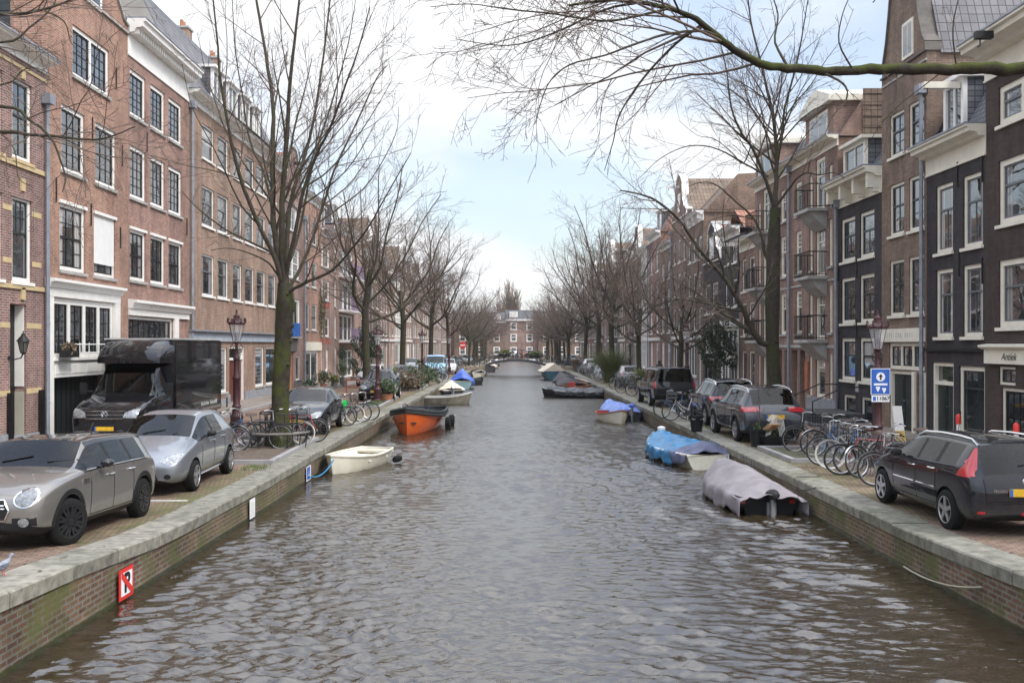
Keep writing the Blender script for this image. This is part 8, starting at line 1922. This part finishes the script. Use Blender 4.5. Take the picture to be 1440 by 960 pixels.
# chairs stacked in the planter, buckets, pots
def chairstack():
    f = G(1083, 630); r_ = empty('stacked_chairs', (f.x, f.y + .2, HS + .30), R(200), 'pile of folding chairs with white tube frames resting on the black planter, right quay', 'chairs'); 
    for k in range(5):
        m = MB(); y = .07 * k; dz = .05 * k; P = [(-.28, y, dz), (-.22 + .02 * k, y, .45 + dz), (.05, y, .62 + dz), (.12, y + .42, .62 + dz), (-.15, y + .42, .45 + dz), (-.22, y + .42, dz)]
        m.tube(P, .014, 6); m.tube([(.12, y, .0 + dz * .5), (-.1, y, .5 + dz)], .012, 5); m.build('frame', WHITE, r_)
        m = MB(); m.box(-.12, .26, y + .03, y + .39, .28 + dz, .30 + dz); m.build('seat', plain('seat_slats', (.42, .24, .10), .6, var=.2), r_)
chairstack(); bpy.data.objects['stacked_chairs'].scale = (.75, .75, .75)
f = G(980, 607); r_ = empty('bucket', (f.x, f.y + .05, HS), 0, 'black plastic bucket standing on the right coping beside the SUVs', 'bucket'); m = MB(); m.lathe([(.17, 0), (.23, .50), (.245, .50), (.245, .53), (.22, .53), (.20, .48), (.15, .05)], (0, 0, 0), 18); m.build('tub', PLASTIC, r_); m = MB(); m.tube([(-.23, 0, .5), (-.15, -.2, .42), (.15, -.2, .42), (.23, 0, .5)], .006, 4); m.build('handle', SPOKE, r_)
f = G(1080, 629); shrub('low leafy plant in a wide black tub beside the right tree pit', f.x + .2, f.y + .1, .55, .35, LG, PLASTIC, 500, .05, pr=.42, ph=.30)
f = G(1064, 628); shrub('spindly bare sapling in a tapered black pot behind the anthracite SUV', f.x, f.y, .25, .25, LG, PLASTIC, 120, .04, pr=.20, ph=.45)
for i, (px, X) in enumerate(((1062, 0), (1085, .55))):
    q = G(px, 626); rg = random.Random(i + 50); r_ = empty('sapling', (q.x + .1, q.y + X, HS + .25), 0, ('thin bare sapling in the tapered black pot, right quay', 'thin bare sapling rising beside the stacked chairs, right quay')[i], 'plant'); sk = Sk(); SS = dict(S3); SS.update(up=.8, rmin=.004, dens=(3, 2, 1), ang=(15, 35))
    limb(sk, [Vector((0, 0, 0)), Vector((.03, 0, .6)), Vector((-.02, .05, 1.5))], .016, .005, rg, SS, 1, n=5); sk.build('stems', [BRANCH, BRANCH, TWIG], r_)
# plants along the left facades and pits
for i, (px, py, wd, ht, mt, pt, st) in enumerate(((455, 548, .9, .9, LG, TERRA, 0), (437, 556, .8, .6, LD, POTG, 0), (482, 543, .9, 1.2, LG, POTG, .3), (497, 537, .9, 1.1, LD, POTG, .5), (505, 535, .8, .7, LG, TERRA, 0), (452, 537, .8, 1.2, LD, POTG, 1.2), (392, 563, .6, .5, LG, BLUEST, 0), (470, 546, .7, .5, LY, POTG, 0))):
    q = G(px, py); shrub(f'{("leafy", "dark", "bushy", "round headed", "small", "tall clipped", "tiny", "yellowish")[i]} potted shrub by the left facades, {ORD[i]} of the pots there', max(q.x, interp(FL, q.y) + .6), q.y, wd, ht, mt, pt, 700, .055, st, group='potted shrubs along the left facades')
q = G(550, 572); shrub('rounded green and rusty bush in a wooden box beside the second left tree', -5.6, 47.5, 1.3, .8, LG, TERRA, 1300, .06, pr=.4, ph=.35)
q = G(580, 555); shrub('feathery green and rust coloured bush in the first planted pit, left quay', -5.5, 58.5, 2.0, 1.3, LB, None, 1600, .07); shrub('green feathery shrub leaning over the rusty one, left quay', -5.2, 59.8, 1.6, 1.5, LG, None, 1300, .07)
shrub('dense green shrub with rusty base in the further planted pit, left quay', -5.1, 66.5, 2.4, 1.7, LG, None, 1800, .08); shrub('dark clipped hedge ball on the left behind the second tree', -8.4, 62, 2.2, 2.4, LD, None, 2500, .08, stem=1.6)
shrub('yellowish plant in a pot between the dark trunks, left quay', -7.0, 66, .9, 1.0, LY, TERRA, 500, .07)
for i, (x, y) in enumerate(((-5.0, 98), (-5.2, 103))): shrub(('green bush beyond the light blue van', 'green bush at the left end of the far bridge')[i], x, y, 1.8, 1.6, LD, None, 900, .10)
# window boxes and creeper
def facade_plant(house_side, px, py, w_, h_, mat, label, X=12.6, box=True, n=350):
    Y = F * X / abs(px - VX); z = EYE + (VY - py) * Y / F; x = (-X + .28) if house_side < 0 else (X - .28); r_ = empty('window_box', (x, Y, z), 0, label, 'plant')
    if box: m = MB(); m.box(-.12, .12, -w_ / 2, w_ / 2, -.05, .15); m.build('box', PLASTIC, r_)
    else: m = MB(); m.tube([(-.1, 0, -h_ / 2), (-.1, w_ * .1, 0), (-.1, -w_ * .1, h_ / 2)], .03, 5); m.build('stem', BRANCH, r_)
    leafmesh(0, 0, h_ / 2 if box else 0, .16, w_ / 2, h_ / 2, n, .05, random.Random(int(px))).build('foliage', mat, r_, fixn=False)
facade_plant(-1, 84, 500, .75, .38, LB, 'brownish plant in a black window box under the white shopfront windows, left'); facade_plant(-1, 146, 497, .6, .3, LG, 'small green plant in the window box behind the van roof')
facade_plant(-1, 448, 440, 2.2, 3.6, leafmat('leaf_olive', (.09, .085, .04)), 'creeper climbing the orange brick facade on the left', box=False, n=1300)
facade_plant(1, 1027, 450, 1.0, 1.3, leafmat('leaf_pale', (.25, .26, .18)), 'pale sparse creeper on the white shopfront, right', 12.9, False, 200)
shrub('dark evergreen standing against the black house beyond the slim young tree, right', 11.9, 51.5, 2.4, 3.2, LD, None, 3000, .08, stem=1.2)
grassclump('tall feathery green grass clump between the two thick dark trunks, right quay', 8.5, 71, 3.4, 2.7, leafmat('grass_tall', (.13, .15, .05)), 1300, lean=.75); grassclump('yellow-green drooping grass beside the charcoal people carrier, right quay', 8.3, 54.2, 1.9, 1.6, LY, 700); grassclump('brownish reed clump on the quay by the right bridge arch', 8.2, 99, 2.0, 1.6, LB, 400)
shrub('green bush at the foot of the thick trunk by the orange door frame, right', 9.3, 86, 1.8, 1.6, GRASS, None, 900, .09)
# covered scooter
sc = empty('covered_scooter', (8.15, 76.5, HS), R(95), 'scooter under a pale grey cover beyond the tall grass, right quay', 'scooter'); rgs = []
for x, w_, h_ in ((-.95, .10, .5), (-.85, .28, .85), (-.3, .32, .95), (.2, .28, .9), (.45, .34, 1.25), (.7, .3, 1.15), (.9, .12, .5)): rgs.append([Vector((x, math.sin(a) * w_ * (1 + .08 * math.sin(a * 5 + x * 9)), .12 + (h_ - .12) * (.5 - .5 * math.cos(a)))) for a in [2 * PI * k / 16 for k in range(16)]])
m = MB(); m.loft(rgs, 0); m.build('cover', plain('cover_silver', (.55, .56, .58), .5, var=.15), sc)
m = MB()
for x in (-.62, .66): m.lathe([(.14, -.05), (.24, -.05), (.25, 0), (.24, .05), (.14, .05)], (x, 0, .25), 16, axis='y')
m.build('wheel', RUBBER, sc)
# small red bollards in front of the black house
for i, (px, py) in enumerate(((1348, 600), (1429, 618))):
    Y = F * 11.7 / (px - VX); r_ = empty('bollard', (11.7, Y, HS + .11), 0, ('short post with red cap in front of the lower window of the black house', 'short post with red cap in front of the Antiek shop')[i], 'bollard'); m = MB(); m.lathe([(.07, 0), (.055, .1), (.05, .72)], (0, 0, 0), 12); m.build('post', WHITE, r_); m = MB(); m.lathe([(.065, .721), (.065, .92), (.04, .96), (.0, .98)], (0, 0, 0), 12); m.build('cap', REDP, r_)
# leaning white board behind the lamp
r_ = empty('leaning_board', (9.75, 23.2, HS), R(5), 'white board with a yellow band leaning behind the tall lamp post, right', 'board'); m = MB(); m.prism([(0, 0), (.24, 0), (.08, 1.35), (-.16, 1.35)], -.015, .015, 0, 'y'); m.build('board', WHITE, r_); m = MB(); m.prism([(-.05, .40), (.19, .40), (.145, .75), (-.09, .75)], -.019, -.0155, 0, 'y'); m.build('yellow_band', plain('yellow_band', (.6, .42, .08), .6), r_)
# stoop with black iron handrail at the black house
st = empty('stoop', (11.6, 34.6, HS), 0, 'dark planter step with bent iron handrails in front of the black bracketed house', 'steps'); m = MB(); m.box(-.6, 1.2, -1.4, 1.4, .11, .42); m.build('step_block', plain('dark_slab', (.05, .05, .05), .7), st); m = MB()
for y in (-1.3, 1.3): m.tube([(-.6, y, .0), (-.6, y, .85), (.5, y, 1.35), (1.2, y, 1.35)], .025, 6)
m.build('handrail', IRON, st)
# bench by the shop door, left
be = empty('wooden_bench', (-12.05, 41.2, HS + .11), 0, 'small reddish wooden bench against the wall beside the dark shop door, left', 'bench'); m = MB(); m.box(-.2, .2, -.7, .7, .42, .46); m.build('seat', WOOD, be); m = MB()
for z in (.58, .72): m.box(-.22, -.19, -.7, .7, z, z + .08)
m.build('backrest', WOOD, be)
for (x, y) in ((-.17, -.6), (-.17, .6), (.17, -.6), (.17, .6)): m = MB(); m.box(x - .025, x + .025, y - .03, y + .03, 0, .42 if x > 0 else .8); m.build('leg', IRON, be)
# awning and no-entry sign
aw = empty('striped_awning', (interp(FL, 86) + .05, 86, 3.35), 0, 'red and white striped awning on the left row', 'awning'); m = MB(); W_ = 4.5
for k in range(12): y0 = -W_ / 2 + W_ * k / 12; y1 = y0 + W_ / 12; m.quad((0, y0, .9), (0, y1, .9), (1.4, y1, .0), (1.4, y0, .0), k % 2); m.quad((1.4, y0, 0), (1.4, y1, 0), (1.4, y1, -.3), (1.4, y0, -.3), k % 2)
m.build('canopy', [REDP, WHITE], aw, fixn=False); m = MB(); m.tube([(0, -W_ / 2, .1), (1.4, -W_ / 2, 0)], .02, 5); m.tube([(0, W_ / 2, .1), (1.4, W_ / 2, 0)], .02, 5); m.build('arm', WHITE, aw)
ne = empty('no_entry_sign', (-4.1, 111.5, HS), 0, 'round red no entry sign with white bar near the left end of the far bridge', 'sign'); m = MB(); m.tube([(0, 0, 0), (0, 0, 2.9)], .04, 8); m.build('pole', GREYM, ne); m = MB(); m.lathe([(.40, 0), (.40, .02)], (0, -.07, 2.75), 24, axis='y'); m.build('disc', REDP, ne); m = MB(); m.box(-.28, .28, -.075, -.071, 2.68, 2.82); m.build('bar', WHITE, ne)
# grass tufts near the left coping: uncountable
rg = random.Random(8); m = MB()
for (cx, cy, sx, sy, n) in ((-6.1, 11.2, .22, .25, 300), (-5.8, 46.5, .35, 3.2, 900), (-5.45, 61.5, .4, 2.6, 500), (7.8, 39.2, .4, 1.2, 500), (7.2, 33, .15, 3, 200), (-5.55, 21.9, .3, .4, 150)):
    for _ in range(n):
        x, y = cx + rg.uniform(-sx, sx), cy + rg.uniform(-sy, sy); h_ = rg.uniform(.04, .11); a = rg.uniform(0, 6.28); d = Vector((math.cos(a), math.sin(a), 0)) * .008; l = Vector((rg.uniform(-.04, .04), rg.uniform(-.04, .04), h_)); z = HZ(-1 if cx < 0 else 1, cy) + (.05 if abs(cx + 5.8) < .01 or abs(cx - 7.8) < .01 or abs(cx + 5.45) < .01 else 0)
        p = Vector((x, y, z)); m.add([p - d, p + d, p + l], [(0, 1, 2)], 0)
tag(m.build('grass', GRASS, fixn=False), 'short green grass tufts growing between the pavers', 'grass', kind='stuff')
m = MB()
for _ in range(900):
    sd_ = rg.choice((-1, 1)); y = rg.uniform(11, 60); x = (interp(QL, y) - rg.uniform(.05, 3.5)) if sd_ < 0 else (interp(QR, y) + rg.uniform(.05, 3.5)); a = rg.uniform(0, 6.28); r_ = rg.uniform(.015, .04); z = HZ(sd_, y) + .022
    m.add([(x + r_ * math.cos(a + k) * (1 if k % 2 else .6), y + r_ * math.sin(a + k), z + rg.uniform(0, .012)) for k in (0, 1.57, 3.14, 4.7)], [(0, 1, 2, 3)], 0)
tag(m.build('fallen_leaves', plain('dead_leaf', (.09, .055, .03), .8, var=.4, nscale=30), fixn=False), 'brown fallen leaves scattered over both quays', 'leaves', kind='stuff')
# chimneys with hoist beams are on the houses; pigeon on the near left coping
pg = empty('pigeon', (-5.60, 10.75, HZ(-1, 10.75) + .02), R(60), 'grey pigeon perched on the near left coping', 'bird'); rgs = []
for x, z, w_, h_ in ((-.20, .10, .012, .008), (-.12, .11, .035, .025), (-.04, .125, .062, .055), (.04, .14, .068, .066), (.09, .165, .05, .055), (.115, .20, .032, .035), (.125, .235, .026, .028), (.14, .262, .03, .028), (.165, .268, .022, .022), (.19, .262, .007, .007), (.205, .256, .003, .003)): rgs.append([Vector((x, math.cos(a) * w_, z + math.sin(a) * h_)) for a in [2 * PI * k / 14 for k in range(14)]])
m = MB(); m.loft(rgs, 0); m.build('body', plain('pigeon_grey', (.22, .24, .28), .6, var=.45, nscale=14), pg)
for sg in (1, -1):
    m = MB(); m.loft([[Vector((x, sg * (w_ + .004), z + k)) for k in (-.035 * s_, 0, .035 * s_)] for x, z, w_, s_ in ((.07, .155, .062, .7), (0, .14, .068, 1), (-.09, .12, .05, .8), (-.17, .105, .022, .3))], 0, closed=False, caps=False); m.build('wing', plain('pigeon_wing', (.11, .12, .15), .6, var=.5, nscale=20), pg, fixn=False)
m = MB()
for y in (.025, -.025): m.tube([(.02, y, .09), (.03, y, 0)], .005, 4); m.tube([(.03, y, .003), (.06, y, .003)], .004, 4)
m.build('feet', REDP, pg)
pg.scale = (.8, .8, .8)
# pedestrian in dark clothes
def person(label, X, Y, rz, coat, trous):
    root = empty('person', (X, Y, HS), rz, label, 'person'); SK = plain('skin', (.45, .28, .20), .6)
    V = {'pel': (0, 0, .95), 'ch': (.02, 0, 1.28), 'nk': (.02, 0, 1.48), 'hd': (.04, 0, 1.60), 'ht': (.04, 0, 1.72), 'sl': (.02, .19, 1.42), 'sr': (.02, -.19, 1.42), 'el': (-.05, .25, 1.14), 'er': (.08, -.25, 1.14), 'wl': (.08, .26, .90), 'wr': (.22, -.24, .93), 'fl': (.10, .26, .82), 'fr': (.30, -.23, .88),
         'hl': (0, .10, .92), 'hr': (0, -.10, .92), 'kl': (.18, .10, .50), 'kr': (-.06, -.10, .50), 'al': (.22, .10, .08), 'ar': (-.32, -.10, .14), 'tl': (.38, .11, .03), 'tr': (-.20, -.11, .03)}
    Rr = dict(pel=.15, ch=.16, nk=.06, hd=.095, ht=.08, sl=.075, sr=.075, el=.055, er=.055, wl=.04, wr=.04, fl=.045, fr=.045, hl=.11, hr=.11, kl=.075, kr=.075, al=.05, ar=.05, tl=.035, tr=.035)
    E = [('pel', 'ch'), ('ch', 'nk'), ('nk', 'hd'), ('hd', 'ht'), ('ch', 'sl'), ('ch', 'sr'), ('sl', 'el'), ('sr', 'er'), ('el', 'wl'), ('er', 'wr'), ('wl', 'fl'), ('wr', 'fr'), ('pel', 'hl'), ('pel', 'hr'), ('hl', 'kl'), ('hr', 'kr'), ('kl', 'al'), ('kr', 'ar'), ('al', 'tl'), ('ar', 'tr')]
    ks = list(V); me = bpy.data.meshes.new('body'); me.from_pydata([V[k] for k in ks], [(ks.index(a), ks.index(b)) for a, b in E], []); o = bpy.data.objects.new('body', me); COL.objects.link(o)
    md = o.modifiers.new('s', 'SKIN'); 
    for i, k in enumerate(ks): me.skin_vertices[0].data[i].radius = (Rr[k], Rr[k])
    me.skin_vertices[0].data[0].use_root = True; md2 = o.modifiers.new('u', 'SUBSURF'); md2.levels = 2
    dg = bpy.context.evaluated_depsgraph_get(); m2 = bpy.data.meshes.new_from_object(o.evaluated_get(dg)); bpy.data.objects.remove(o); m2.name = 'body'
    m2.materials.clear(); [m2.materials.append(q) for q in (coat, trous, SK)]
    for p in m2.polygons:
        z = p.center.z; p.material_index = 2 if z > 1.49 or (abs(p.center.y) > .18 and z < .93) else (1 if z < .80 else 0); p.use_smooth = True
    link(m2, 'body', root); m = MB(); m.lathe([(.02, 1.50), (.095, 1.53), (.112, 1.62), (.10, 1.70), (.05, 1.745), (.0, 1.75)], (.015, 0, 0), 12); m.build('hair', plain('hair_dark', (.03, .02, .015), .6), root); return root
person('person in a long dark coat walking on the right pavement beyond the trunks', 11.2, 66, R(100), plain('coat_dark', (.02, .02, .025), .8), plain('trousers_dark', (.03, .03, .035), .8))
# ------------------------------------------------------------------ air
m = MB(); m.box(-390, 390, -50, 420, -3, 40); hz_ = m.build('haze', WHITE); tag(hz_, kind='stuff')
hm, nt, b = newmat('haze_air'); nt.nodes.remove(b); pv = nt.nodes.new('ShaderNodeVolumePrincipled'); pv.inputs['Color'].default_value = (.92, .93, .96, 1); pv.inputs['Density'].default_value = 0.00022; pv.inputs['Anisotropy'].default_value = 0.2
nt.links.new(pv.outputs[0], nt.nodes['Material Output'].inputs['Volume']); hz_.data.materials.clear(); hz_.data.materials.append(hm)
